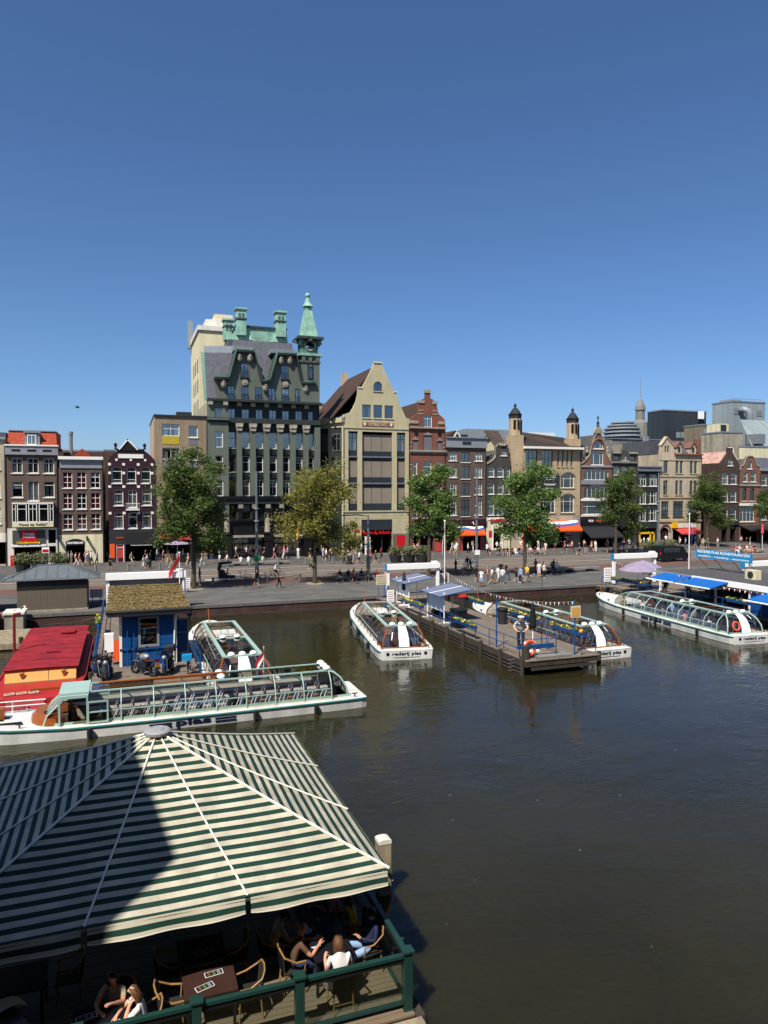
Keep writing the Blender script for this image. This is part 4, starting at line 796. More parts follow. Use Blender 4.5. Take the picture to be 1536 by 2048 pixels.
for u0, u1, v0, v1, vt in ((645, 757, 265, 530, 140), (1170, 1272, 285, 525, 158)):
    x0, x1 = b.x(u0 + 6), b.x(u1 - 6); w = x1 - x0; cx = (x0 + x1) / 2; zb, zt = b.z(1140) if u0 == 645 else b.z(530), b.z(v0)
    oct_ = [(cx + w * .5 * 1.0 * math.cos(math.pi / 8 + i * math.pi / 4), w * .5 - .15 + w * .5 * 1.0 * math.sin(math.pi / 8 + i * math.pi / 4)) for i in range(8)]
    tu = MB().box(x0, x1, -.15, w - .15, zb, b.z(v0 + 150)).prism(oct_, b.z(v0 + 150), zt, 'z').build('turret', 'beige_brick', o)
    for k in (-.27, .02, .3): bx(cx + k * w - .13, cx + k * w + .13, -.24 if abs(k) < .1 else -.1, .3, b.z(v0 + 95 + (40 if k > .2 else 0)), b.z(v0 + 15)).build('slit_window', 'dark', tu)
    h = b.z(vt + 15) - zt
    dm = MB().lathe([(w * .5, 0), (w * .52, h * .2), (w * .48, h * .38), (w * .39, h * .56), (w * .27, h * .73), (w * .12, h * .9), (.06, h)], 8, (cx, w * .5 - .15, zt)); dm.build('dome', 'charcoal', tu)
    MB().lathe([(w * .57, 0), (w * .57, .12)], 8, (cx, w * .5 - .15, zt + h * .3)).build('dome_band', 'black', tu)
    MB().ball((cx, w * .5 - .15, zt + h + .15), .24, 6).tube((cx, w * .5 - .15, zt + h - .2), (cx, w * .5 - .15, zt + h + .6), .05).build('finial', 'charcoal', tu)
ban = b.bar(905, 1075, 760, 908, 'charcoal', .18, 'banner', back=-.1); letters('LE TOUR', 2.2, 'sign_white', ban, (b.x(990), -.2, b.z(780)), bold=.02, h=.55); 
for v, w in ((808, 1.4), (850, 2.2), (858, 1.8), (888, 1.6)): bx(b.x(990) - w / 2, b.x(990) + w / 2, -.2, -.18, b.z(v + 2), b.z(v - 2)).build('print_line', 'sign_white', ban)
dutch(b, 720, 1240, 1180, 1265, 1.6)
for u, m in ((758, 'orange'), (1175, 'orange'), (905, 'mullion'), (1052, 'mullion')): bx(b.x(u) - .18, b.x(u) + .18, -.2, .2, 0, b.z(1272)).build('shop_post', m, o)
for u in (758, 1175):
    for m, v in (('sign_white', 1325), ('awning_blue', 1340), ('sign_white', 1300)): bx(b.x(u) - .19, b.x(u) + .19, -.21, .1, b.z(v + 8), b.z(v)).build('post_band', m, o)
b.bar(1195, 1272, 1140, 1436, 'stone', .1, 'corner_pier')
for i in range(7):
    for j in range(5): 
        if rnd.random() < .8: bx(0, .28, 0, .2, 0, .22).build('goods', rnd.choice(['t_white', 't_pink', 't_red', 't_beige', 't_blue']), o, (b.x(1128) + j * .24 - .2, -.7 + .05 * i, .3 + i * .32))
# --- ornate brick gable over the dark awning
b = Bld('canal_house', 'ornate brick gable house with wide glazed storeys over a black awning', R6, 5, 262); o = b.o
GO = [(262, 620), (262, 598), (240, 560), (222, 530), (212, 480), (195, 415), (175, 365), (165, 345), (130, 345), (120, 365), (100, 415), (82, 480), (72, 530), (50, 560), (20, 590), (5, 598), (5, 620)]
out = [(0, b.z(1100)), (b.W, b.z(1100))] + [(b.x(u), b.z(v)) for u, v in GO]
b.win(103, 190, 410, 480, vs=(.25, .75), hs=(), rise=.9); b.win(90, 192, 506, 612, vs=(.25, .75), hs=()); b.win(33, 236, 640, 735, vs=(.16, .33, .5, .67, .84), hs=(), rise=.45, sill='grey_paint', single=1); b.win(33, 236, 775, 885, vs=(.16, .33, .5, .67, .84), hs=(), rise=.45, sill='white', single=1); b.win(28, 240, 910, 1015, vs=(.18, .76), hs=(.62,), sill='white')
b.wall(out, 'rust_brick')
b.hole(20, 250, 1130, 1285, niche=3.5); b.wall([(0, -.3), (b.W, -.3), (b.W, b.z(1100)), (0, b.z(1100))], 'charcoal', y=-.03, name='shop_front'); b.body(b.z(620), 12, 'side_brick')
for v0, v1, m in ((738, 772, 'grey_paint'), (888, 906, 'white'), (616, 632, 'grey_paint'), (1018, 1032, 'white')): b.bar(8, 260, v0, v1, m, .16, 'spandrel')
cp = [(b.x(u), b.z(v)) for u, v in GO[1:16]]
for p, q in zip(cp[:-1], cp[1:]): MB().slab((p[0], -.14, p[1]), (q[0], -.14, q[1]), (q[0], .4, q[1]), (p[0], .4, p[1]), -.18).build('coping', 'stone', o)
for u, v in ((20, 575), (60, 510), (245, 575), (225, 505)): MB().lathe([(.2, -.1), (.28, .15), (.12, .4), (.22, .6), (.03, .95)], 7).build('finial', 'stone', o, (b.x(u), .1, b.z(v)))
MB().prism([(b.x(108), b.z(352)), (b.x(188), b.z(352)), (b.x(172), b.z(320)), (b.x(148), b.z(292)), (b.x(122), b.z(320))], -.15, .4).build('crest', 'stone', o); MB().lathe([(.3, 0), (.15, .3), (.25, .6), (.08, .8), (.08, 1.2), (.2, 1.35), (.02, 1.7)], 7).build('finial', 'charcoal', o, (b.x(147), .1, b.z(296)))
MB().path([(b.x(146) + (b.x(200) - b.x(146)) * math.cos(t * math.pi / 8), -.06, b.z(478) + (b.z(400) - b.z(478)) * math.sin(t * math.pi / 8)) for t in range(9)], .16, 5).build('arch_band', 'rust_brick', o)
b.gable_roof(b.z(620), b.z(365), 'grey_roof', .5, 12)
b.bar(8, 262, 1050, 1090, 'black', .2, 'shop_fascia'); letters('PIZZA', .95, 'sign_white', o, (b.x(88), -.24, b.z(1068)), bold=.03, h=.32); letters('PASTA', .95, 'orange', o, (b.x(150), -.24, b.z(1068)), bold=.04, h=.3)
b.awning(10, 285, 1120, 1192, 2.6, 'dark_awning')
# --- dark grey parapet house
b = Bld('canal_house', 'dark grey brick house with small arched parapet window between ornate gable and black front', R6, 264, 470); o = b.o
for v0, v1 in ((625, 695), (765, 850), (900, 1000)):
    for a, d in ((278, 321), (340, 383), (405, 449)): b.win(a, d, v0, v1, vs=(), hs=(.5,) if v0 > 700 else (), fw=.08)
for a, d in ((281, 326), (410, 455)): b.win(a, d, 540, 572, vs=(), hs=(), fm='charcoal', sill=None)
b.win(350, 380, 528, 575, vs=(), hs=(), rise=.35, sill=None)
b.hole(290, 450, 1120, 1280, niche=3); b.wall([(0, -.3), (b.W, -.3), (b.W, b.z(505)), (b.x(405), b.z(505)), (b.x(365), b.z(490)), (b.x(320), b.z(505)), (0, b.z(505))], 'grey_brick'); b.body(b.z(510), 12, 'side_brick')
b.bar(262, 472, 585, 598, 'grey_stone', .3, 'cornice'); b.bar(335, 400, 575, 600, 'stone', .25, 'swag'); b.bar(266, 330, 505, 520, 'stone', .2, 'parapet_cap'); b.bar(400, 468, 505, 520, 'stone', .2, 'parapet_cap'); b.bar(264, 470, 1060, 1110, 'charcoal', .2, 'shop_fascia')
# --- black front with white windows
b = Bld('canal_house', 'narrow black house with white divided windows and yellow shop frame', R6, 471, 650); o = b.o
for v0, v1 in ((688, 785), (822, 930), (965, 1070)):
    for a, d in ((482, 546), (565, 632)): b.win(a, d, v0, v1, vs=(.33, .67), hs=(.6,), cur='white_curtain' if v0 > 800 else None, cpart=.3)
b.hole(500, 630, 1130, 1270, niche=3); b.wall([(0, -.3), (b.W, -.3), (b.W, b.z(640)), (0, b.z(640))], 'charcoal'); b.body(b.z(640), 11, 'side_brick')
b.bar(468, 655, 630, 665, 'grey_panel', .4, 'fascia'); b.bar(466, 658, 622, 632, 'lead', .55, 'cornice')
for u in (492, 580, 610): bx(b.x(u) - .1, b.x(u) + .1, -.12, .1, 0, b.z(1160)).build('shop_post', 'yellow', o)
b.bar(488, 614, 1160, 1175, 'yellow', .12, 'shop_beam')
# --- grey wall with pale patches behind
g = Bld('rear_wall', 'bare grey wall with pale painted patches behind the parapet house', R6, 258, 660, fy=106.)
bx(0, g.W, 0, 8, 0, g.z(405)).build('wall', 'grey_stone', g.o)
for u, v, ru, rv in ((300, 480, 40, 30), (345, 465, 30, 22), (410, 465, 34, 26), (450, 490, 40, 34), (500, 560, 45, 36), (585, 460, 34, 28), (610, 500, 26, 24), (560, 520, 40, 50), (470, 580, 60, 30)):
    MB().prism([(g.x(u + ru * (1 + .12 * math.sin(5 * t)) * math.cos(t * math.pi / 8)), g.z(v + rv * (1 + .15 * math.cos(3 * t)) * math.sin(t * math.pi / 8))) for t in range(16)], -.02 - .002 * (u % 7), 0).build('paint_patch', 'stone', g.o)
for u in (512, 535): MB().tube((g.x(u), -.4, g.z(620)), (g.x(u), -.4, g.z(380)), .35, n=8).build('flue', 'lead', g.o)
bx(-.1, g.W + .1, -.2, 8, g.z(405), g.z(398)).build('coping', 'lead', g.o)
# --- beige stone building with dormers
b = Bld('stone_house', 'beige stone building with paired windows, slate dormers and arched doorway', R6, 652, 995); o = b.o
for v0, v1 in ((580, 680), (740, 855)):
    for a, d in ((682, 719), (780, 806), (815, 840), (898, 922), (932, 957)): b.win(a, d, v0, v1, vs=(), hs=(.55,), fm='table_wood', sill='beige_stone', fw=.1)
for a, d in ((668, 730), (765, 850), (885, 950)): b.win(a, d, 908, 1035, vs=(.33, .67), hs=(.75,), fm='mullion', sill='table_wood')
b.win(690, 706, 460, 510, vs=(), hs=(), fm='mullion', sill=None); b.win(711, 726, 460, 510, vs=(), hs=(), fm='mullion', sill=None)
GO = [(995, 525), (770, 525), (762, 450), (705, 385), (660, 450), (652, 525)]
b.hole(662, 738, 1120, 1250, rise=.9, niche=.8); b.hole(765, 960, 1140, 1275, niche=3)
b.wall([(0, -.3), (b.W, -.3)] + [(b.x(u), b.z(v)) for u, v in GO], 'beige_stone'); b.body(b.z(525), 12, 'side_brick')
for v0, v1, m, ot, u0 in ((520, 532, 'red_brick', .35, 770), (700, 712, 'beige_brick', .1, 652), (872, 884, 'beige_brick', .12, 652), (1060, 1075, 'beige_brick', .2, 652), (570, 577, 'beige_brick', .08, 652)): b.bar(u0, 995, v0, v1, m, ot, 'string_course')
MB().slab((b.x(765), .4, b.z(525)), (b.W, .4, b.z(525)), (b.W, 2.6, b.z(405)), (b.x(740), 2.6, b.z(405)), .1).build('roof', 'slate', o); bx(0, b.W, 2.5, 11, b.z(525), b.z(410)).build('roof_core', 'slate', o)
for p, q in (((655, 455), (705, 382)), ((705, 382), (768, 455))): MB().slab((b.x(p[0]), -.15, b.z(p[1])), (b.x(q[0]), -.15, b.z(q[1])), (b.x(q[0]), .6, b.z(q[1])), (b.x(p[0]), .6, b.z(p[1])), .14).build('verge', 'beige_stone', o)
for u in (815, 930):
    dm = MB().prism([(b.x(u - 24), b.z(520)), (b.x(u + 24), b.z(520)), (b.x(u + 24), b.z(465)), (b.x(u), b.z(425)), (b.x(u - 24), b.z(465))], .2, 2.8).build('dormer', 'beige_stone', o)
    bx(b.x(u - 9), b.x(u + 9), .16, .2, b.z(508), b.z(465)).build('window', 'mullion', dm)
    for p, q in (((u - 30, 470), (u, 418)), ((u, 418), (u + 30, 470))): MB().slab((b.x(p[0]), .0, b.z(p[1])), (b.x(q[0]), .0, b.z(q[1])), (b.x(q[0]), 2.8, b.z(q[1])), (b.x(p[0]), 2.8, b.z(p[1])), .1).build('verge', 'orange' if False else 'rust_brick', dm)
bx(b.x(975), b.x(995), .2, 1.4, b.z(525), b.z(395)).build('chimney', 'rust_brick', o)
MB().path([(b.x(700) + 1.05 * math.cos(t * math.pi / 8), -.06, b.z(1150) + 1.1 * math.sin(t * math.pi / 8)) for t in range(9)], .14, 5).build('arch_band', 'rust_brick', o); bx(b.x(672), b.x(728), .3, .4, 0, b.z(1150)).build('door', 'maroon', o)
b.awning(770, 955, 1128, 1165, 1.8, 'red_awning'); sg = b.bar(752, 788, 1080, 1125, 'yellow', .5, 'shop_sign'); b.bar(792, 950, 1085, 1125, 'offwhite', .2, 'shop_fascia')
# --- brown corner house with neck gable, side towards an alley
b = Bld('canal_house', 'brown brick corner house with pale tiled roof and small neck gable', R6, 1140, 1302); o = b.o
for v0, v1 in ((680, 770), (822, 915), (970, 1062)):
    for a, d in ((1160, 1216), (1232, 1284)): b.win(a, d, v0, v1, vs=(), hs=(.5,))
b.win(1208, 1250, 562, 618, vs=(), hs=(.5,), rise=.2)
GO = [(1302, 605), (1285, 570), (1252, 515), (1252, 468), (1204, 468), (1204, 515), (1165, 575), (1140, 605)]
b.hole(1165, 1215, 1110, 1250, niche=2); b.hole(1235, 1285, 1110, 1250, niche=1.5); b.wall([(0, -.3), (b.W, -.3)] + [(b.x(u), b.z(v)) for u, v in GO], 'dark_brick'); b.body(b.z(605) + .25, 14, 'dark_brick')
zr = b.z(500); b.gable_roof(b.z(605), zr, 'pale_tile', .4, 14)
for p, q in zip(GO[1:4], GO[2:5]): MB().slab((b.x(p[0]), -.1, b.z(p[1])), (b.x(q[0]), -.1, b.z(q[1])), (b.x(q[0]), .4, b.z(q[1])), (b.x(p[0]), .4, b.z(p[1])), -.12).build('coping', 'white', o)
b.bar(1138, 1304, 1080, 1100, 'charcoal', .25, 'shop_fascia')
for v in (745, 890): bx(-.05, .0, 4, 5, b.z(v), b.z(v - 70)).build('side_window', 'mullion', o)
# --- red brick baroque gable
b = Bld('canal_house', 'reddish brick house with curly baroque gable and tall white shop bay', R6, 1303, 1475); o = b.o
for a, d in ((1336, 1374), (1396, 1440)): b.win(a, d, 668, 750, vs=(), hs=(.55,)); b.win(a - 6, d - 8, 800, 905, vs=(), hs=(), rise=.35, fm='table_wood')
b.win(1370, 1408, 580, 645, vs=(), hs=(), rise=.2); b.win(1312, 1432, 950, 1075, vs=(.25, .5, .75), hs=(.6,))
GO = [(1475, 655), (1470, 625), (1445, 610), (1428, 560), (1412, 540), (1390, 535), (1368, 540), (1350, 560), (1335, 610), (1312, 622), (1303, 655)]
b.hole(1320, 1460, 1130, 1260, niche=3); b.wall([(0, -.3), (b.W, -.3)] + [(b.x(u), b.z(v)) for u, v in GO], 'rust_brick'); b.body(b.z(655), 12, 'side_brick'); b.gable_roof(b.z(655), b.z(560), 'grey_roof', .5, 12)
cp = [(b.x(u), b.z(v)) for u, v in GO]
for p, q in zip(cp[:-1], cp[1:]): MB().slab((p[0], -.12, p[1]), (q[0], -.12, q[1]), (q[0], .4, q[1]), (p[0], .4, p[1]), -.14).build('coping', 'stone', o)
b.bar(1303, 1475, 770, 785, 'stone', .15, 'string_course'); b.bar(1303, 1475, 925, 945, 'white', .3, 'cornice'); b.awning(1310, 1475, 1105, 1140, 2.4, 'dark_awning')
# --- last house on the right
b = Bld('canal_house', 'brick house at the right edge of the terrace row', R6, 1476, 1680); o = b.o
for v0, v1 in ((700, 780), (830, 920), (960, 1060)):
    for a, d in ((1490, 1530), (1555, 1600), (1620, 1660)): b.win(a, d, v0, v1, vs=(), hs=(.5,))
b.hole(1500, 1650, 1130, 1260, niche=3); b.wall(b.rect(660, None), 'brown_brick'); b.body(b.z(660), 12, 'side_brick'); b.bar(1474, 1682, 640, 662, 'grey_paint', .3, 'cornice'); b.awning(1480, 1660, 1105, 1140, 2.4, 'dark_awning')
MB().slab((0, .3, b.z(640)), (b.W, .3, b.z(640)), (b.W, 4, b.z(545)), (.6, 4, b.z(545)), .1).build('roof', 'slate', o)
# --- roofs and blocks behind the row
def block(name, label, R, u0, uc, u1, v0, v1, Y, m, cat='building', extra=None):
    g = Bld(name, label, R, uc, u1, fy=Y, cat=cat); far = Y; xx = g.X0
    while far < Y + 40 and onY(R[0] + R[2] * u0, 800, far).x < xx: far += .5
    bx(0, g.W, 0, far - Y, 0, g.z(v0)).build('wall', m, g.o); bx(-.1, g.W + .1, -.1, far - Y + .1, g.z(v0), g.z(v0) + .3).build('coping', 'lead', g.o); return g
g = block('fly_tower', 'dark charcoal metal-clad box rising behind the rooftops', R6, 555, 672, 1025, 176, 400, 130., 'dark_panel')
bx(g.x(770), g.x(900), 3, 6, g.z(176), g.z(160)).build('roof_light', 'zinc_pale', g.o)
for u in (948, 968): bx(g.x(u) - .3, g.x(u) + .3, -1.2, -.7, g.z(235), g.z(172)).build('antenna', 'sign_white', g.o)
MB().tube((g.x(960), -.9, g.z(300)), (g.x(960), -.9, g.z(176)), .12).build('mast', 'black', g.o)
for k in range(5): bx(g.x(782) + k * 1.3, g.x(782) + k * 1.3 + 1.1, -.06, 0, g.z(392), g.z(345)).build('window', 'zinc_pale', g.o)
g = block('plant_tower', 'pale grey ribbed metal plant tower with silver duct, far right', R6, 1085, 1237, 1505, 103, 400, 128., 'metal_panel')
for u, v in ((1272, 180), (1457, 185)): bx(g.x(u) - .9, g.x(u) + .9, -.08, 0, g.z(v + 24), g.z(v - 24)).build('louvre', 'lead', g.o)
MB().path([(g.x(1300), 0, g.z(175)), (g.x(1300), -1.2, g.z(165)), (g.x(1310), -1.8, g.z(178)), (g.x(1322), -1.9, g.z(210)), (g.x(1322), -1.9, g.z(560))], .75, 10).build('duct', 'zinc_pale', g.o, smooth=True)
for i in range(8): x_ = g.x(1240) + (g.x(1500) - g.x(1240)) * i / 7; MB().tube((x_, .2, g.z(103)), (x_, .2, g.z(75)), .04, n=4).build('rail_post', 'steel', g.o)
MB().tube((g.x(1240), .2, g.z(75)), (g.x(1500), .2, g.z(75)), .05, n=4).build('rail', 'steel', g.o); bx(g.x(1270), g.x(1370), 2, 5, g.z(103), g.z(72)).build('roof_plant', 'zinc_pale', g.o)
g2 = block('brown_block', 'brown brick stair block between charcoal box and pale tower', R6, 855, 1000, 1088, 290, 420, 122., 'tan_block'); bx(g2.x(1005), g2.x(1050), -.08, 0, g2.z(355), g2.z(320)).build('window', 'zinc_pale', g2.o)
g3 = block('concrete_block', 'stained beige concrete block under the pale plant tower', R6, 1005, 1150, 1325, 352, 560, 116., 'concrete'); bx(g3.x(1152), g3.x(1225), .5, 4, g3.z(352), g3.z(275)).build('roof_room', 'cream', g3.o); bx(g3.x(1160), g3.x(1205), .42, .5, g3.z(335), g3.z(285)).build('window', 'mullion', g3.o)
g4 = block('rear_block', 'pale rendered block with grey mansard behind the right-hand houses', R6, 1320, 1330, 1700, 470, 560, 114., 'cream'); MB().slab((g4.x(1440), 1, g4.z(470)), (g4.x(1700), 1, g4.z(470)), (g4.x(1700), 5, g4.z(225)), (g4.x(1465), 5, g4.z(225)), .2).build('roof', 'metal_panel', g4.o); bx(g4.x(1450), g4.x(1510), -.05, 3, g4.z(440), g4.z(360)).build('dormer', 'lead', g4.o)
g5 = Bld('round_store', 'distant round glazed building with stacked ledges and small domed lantern', R6, 325, 575, fy=190.); cx = g5.W * .5
for k, (v0, v1, r) in enumerate(((395, 360, .5), (360, 330, .5), (330, 300, .48), (300, 275, .4), (275, 250, .3))):
    MB().lathe([(g5.W * r, 0), (g5.W * r, (g5.z(v1) - g5.z(v0)) * .55)], 24, (cx, g5.W * .5, g5.z(v0))).build('glazing', 'mullion', g5.o); MB().lathe([(g5.W * r + .4, 0), (g5.W * r + .4, (g5.z(v1) - g5.z(v0)) * .45)], 24, (cx, g5.W * .5, g5.z(v0) + (g5.z(v1) - g5.z(v0)) * .55)).build('ledge', 'zinc_pale', g5.o)
MB().lathe([(2.6, 0), (2.4, 5), (1.5, 6), (1.4, 9), (1.7, 9.2), (1.5, 10.5), (.8, 12.), (.3, 13.), (.08, 13.4), (.03, 20)], 10, (g5.x(522), 2, g5.z(390))).build('lantern_tower', 'grey_stone', g5.o)
MB().lathe([(g5.W * .52, 0), (g5.W * .52, g5.z(395))], 24, (cx, g5.W * .5, 0)).build('base', 'stone', g5.o)
g6 = block('alley_house', 'pale brick house with small window seen down the alley by the olive gable', R4, 60, 92, 250, 525, 900, 112., 'side_brick'); bx(g6.x(145), g6.x(178), -.06, 0, g6.z(655), g6.z(595)).build('window', 'mullion', g6.o)
for nm, u0, u1, v, Y, m in (('rear_roof_house', 430, 780, 210, 118., 'slate'), ('rear_roof_house', 760, 850, 205, 112., 'slate'),):
    g = Bld(nm, 'slate-roofed back house behind the red-curtained front' if u0 == 430 else 'grey back house beside the maroon gable', R1, u0, u1, fy=Y); bx(0, g.W, 0, 8, 0, g.z(v + 22)).build('wall', 'dark_brick', g.o); MB().slab((0, 0, g.z(v + 22)), (g.W, 0, g.z(v + 22)), (g.W, 4, g.z(v)), (0, 4, g.z(v)), .2).build('roof', m, g.o)
# ---------------------------------------------------------------- canal boats
def lerp(a, b, t): return a + (b - a) * t
def prof(cw, rw): return [(cw, .56), (cw - .05, 1.04), (cw - .16, 1.32), (lerp(cw - .16, rw, .55), 1.6), (rw, 1.74)]
def resample(P, n):
    P = [Vector(p) for p in P]; d = [0]
    for a, b in zip(P[:-1], P[1:]): d.append(d[-1] + (b - a).length)
    o = []
    for i in range(n):
        t = d[-1] * i / (n - 1)
        for k in range(len(P) - 1):
            if t <= d[k + 1] + 1e-9: o.append(P[k].lerp(P[k + 1], (t - d[k]) / max(1e-9, d[k + 1] - d[k]))); break
    return o
def strip(A, B, name, m, parent, smooth=True):
    n = len(A); return MB().add(list(A) + list(B), [(i, i + 1, n + i + 1, n + i) for i in range(n - 1)]).build(name, m, parent, smooth=smooth)
SEAT = None
def seat_mesh():
    return MB().box(-.2, .22, -.24, .24, .36, .44).box(-.22, -.14, -.24, .24, .44, .88).tube((.1, -.2, 0), (.1, -.2, .37), .025, n=4).tube((.1, .2, 0), (.1, .2, .37), .025, n=4).tube((.18, -.26, .02), (-.17, -.26, .86), .018, n=4, m=1).tube((.18, .26, .02), (-.17, .26, .86), .018, n=4, m=1).mesh('seat', ['seat_blue', 'lamp_white'])
def canal_boat(label, loc, rz, L=17.5, B=3.6, name='canal_boat', smoked=True, side='plas', lamps=True, helm=False, nb=None):
    global SEAT
    if SEAT is None: SEAT = seat_mesh()
    o = thing(name, label, 'tour boat', (loc[0], loc[1], WATER), rz, 'glass-roofed canal tour boats')
    h = B / 2; st = [0, .015, .06, .2, .45, .7, .82, .9, .955, .985, 1.]; wd = [.88, .93, .97, 1, 1, .98, .86, .66, .42, .22, .03]
    def sheer(t): return .55 + .34 * max(0, (t - .6) / .4) ** 2
    n = len(st); hb = MB(); rows = []
    for t, w in zip(st, wd):
        x = L * t; s_ = sheer(t); rk = .5 * t ** 6
        r = [(x, w * h, s_), (x - rk * .3, w * h * .992, s_ - .2), (x - rk * .8, w * h * .97, .02), (x - rk, w * h * .86, -.1), (x - rk, w * h * .6, -.5)]
        rows.append(r + [(a, -b_, c) for a, b_, c in r[::-1]])
    k = len(rows[0]); V = [p for r in rows for p in r]
    for i in range(n - 1):
        for j in range(k - 1): hb.add([rows[i][j], rows[i][j + 1], rows[i + 1][j + 1], rows[i + 1][j]], [(0, 1, 2, 3)], 1 if 2 <= j <= 6 else 0)
    hb.add(rows[0], [tuple(range(k))], 0); hb.add(rows[-1], [tuple(range(k))[::-1]], 0)
    hb.build('hull', ['hull_white', 'hull_dark'], o)
    for sd in (1, -1): MB().path([(L * t, sd * w * h, sheer(t) - .05) for t, w in zip(st, wd)], .045, 6).build('rub_rail', 'teal_line', o)
    cw, rw = h - .3, .92 if B > 3.3 else .68
    xa, xb = .7, L * .73
    # decks
    dk = MB()
    for i in range(n - 1):
        ta, tb_ = st[i], st[i + 1]; xa_, xb_ = L * ta, L * tb_
        for (p, q) in ((max(xa_, 0), min(xb_, xa)), (max(xa_, xb), xb_)):
            if q > p + 1e-4:
                wa = lerp(wd[i], wd[i + 1], (p / L - ta) / (tb_ - ta)) * h; wb = lerp(wd[i], wd[i + 1], (q / L - ta) / (tb_ - ta)) * h; za, zb = sheer(p / L), sheer(q / L)
                dk.slab((p, -wa, za), (q, -wb, zb), (q, wb, zb), (p, wa, za), .04)
        p, q = max(xa_, xa), min(xb_, xb)
        if q > p:
            wa = lerp(wd[i], wd[i + 1], (p / L - ta) / (tb_ - ta)) * h; wb = lerp(wd[i], wd[i + 1], (q / L - ta) / (tb_ - ta)) * h; za, zb = sheer(p / L), sheer(q / L)
            for sd in (1, -1): dk.slab((p, sd * (cw - .06), za), (q, sd * (cw - .06), zb), (q, sd * wb, zb), (p, sd * wa, za), .04)
    dk.build('deck', 'hull_white', o)
    bx(xa, xb, -cw + .02, cw - .02, -.02, .03).build('cabin_floor', 'cabin_floor', o)
    for sd in (1, -1): bx(xa, xb, sd * (cw - .05) - .03, sd * (cw - .05) + .03, .03, .6).build('cabin_side', 'offwhite', o); bx(xa, xb, sd * (cw - .09) - .02, sd * (cw - .09) + .02, .6, .7).build('cabin_sill', 'varnish' if smoked or sd < 0 else 'mint', o)
    nb = nb or int(round((xb - xa - 2.2) / 1.28)); x0, x1 = xa + .95, xb - 1.25; bl = (x1 - x0) / nb; P = prof(cw, rw)
    rib = MB().path([(0, y, z) for y, z in P], .024 if smoked else .03, 5).mesh('rib', ['bronze' if smoked else 'mint'])
    lp = MB().add([(-bl / 2, P[0][0], P[0][1]), (bl / 2, P[0][0], P[0][1]), (bl / 2, P[1][0], P[1][1]), (-bl / 2, P[1][0], P[1][1])], [(0, 1, 2, 3)]).mesh('side_pane', ['boat_glass'])
    up = MB(); 
    for a, c in zip(P[1:-1], P[2:]): up.add([(-bl / 2, *a), (bl / 2, *a), (bl / 2, *c), (-bl / 2, *c)], [(0, 1, 2, 3)])
    up = up.mesh('curved_pane', ['boat_smoked' if smoked else 'boat_glass'], smooth=True)
    for i in range(nb + 1):
        for r_ in (0, math.pi): put('rib', rib, o, (x0 + i * bl, 0, 0), (0, 0, r_))
    for i in range(nb):
        xc = x0 + (i + .5) * bl
        for r_ in (0, math.pi): put('side_pane', lp, o, (xc, 0, 0), (0, 0, r_)); put('curved_pane', up, o, (xc, 0, 0), (0, 0, r_))
        for sd in (1, -1):
            for e in (-.25, .25): put('seat', SEAT, o, (xc + e * bl, sd * (cw - .62), .03), (0, 0, 0))
    for sd in (1, -1):
        bx(x0, x1, sd * (cw - .05) - .02, sd * (cw - .05) + .02, 1.025, 1.06).build('waist_rail', 'mint', o)
        bx(x0 - .1, x1 + .1, sd * rw - (.06 if helm else .11), sd * rw + (.03 if helm else .09), 1.71, 1.77 if helm else 1.79).build('roof_rail', 'mint', o); bx(x0 - .02, x1 + .02, sd * rw * .78 - .03, sd * rw * .78 + .03, 1.70, 1.75).build('roof_rail', 'teal_line', o)
    for x_ in (x0, (x0 + x1) / 2 - .3, x1): bx(x_ - .12, x_ + .12, -rw, rw, 1.715, 1.785).build('roof_beam', 'mint', o)
    xm = (x0 + x1) / 2 - .3; np_ = 8
    for i in range(np_):
        a, c = lerp(x0 + .12, x1 - .12, i / np_), lerp(x0 + .12, x1 - .12, (i + 1) / np_)
        if i in (4, 5): continue
        bx(a + .02, c - .02, -rw + .12, rw - .12, 1.735, 1.75).build('roof_pane', 'boat_smoked', o); bx(c - .03, c + .01, -rw + .1, rw - .1, 1.73, 1.76).build('roof_bar', 'varnish' if i % 2 else 'black', o)
    for a, c in ((4, 6),): bx(lerp(x0, x1, a / np_) + .05, lerp(x0, x1, c / np_), -rw + .1, -rw + .2, 1.68, 1.8).build('hatch_coaming', 'varnish', o); bx(lerp(x0, x1, a / np_) + .05, lerp(x0, x1, c / np_), rw - .2, rw - .1, 1.68, 1.8).build('hatch_coaming', 'varnish', o)
    # rounded ends
    for xe, xr, sg, nm in ((xa, x0, -1, 'stern'), (xb + .55, x1, 1, 'bow')):
        ex = [(xe, .57), (lerp(xe, xr, .1), 1.0), (lerp(xe, xr, .38), 1.42), (lerp(xe, xr, .72), 1.66), (xr, 1.74)]
        hw = [cw - .18, cw - .25, cw - .42, lerp(cw - .42, rw, .6), rw]
        fr = [-1, -.6, -.26, .26, .6, 1]
        for j in range(5):
            A = [(ex[i][0] - sg * .12 * (fr[j] ** 2) * (1 - i / 4.), hw[i] * fr[j], ex[i][1]) for i in range(5)]; C = [(ex[i][0] - sg * .12 * (fr[j + 1] ** 2) * (1 - i / 4.), hw[i] * fr[j + 1], ex[i][1]) for i in range(5)]
            if j == 2 and nm == 'stern': strip([Vector(p) + Vector((0, 0, .012)) for p in A], [Vector(p) + Vector((0, 0, .012)) for p in C], 'stern_panel', 'lamp_white', o)
            else: strip(A, C, nm + '_pane', 'boat_glass', o)
            if j > 0: MB().path(A, .022, 5).build(nm + '_mullion', 'chrome' if nm == 'stern' else 'mint', o)
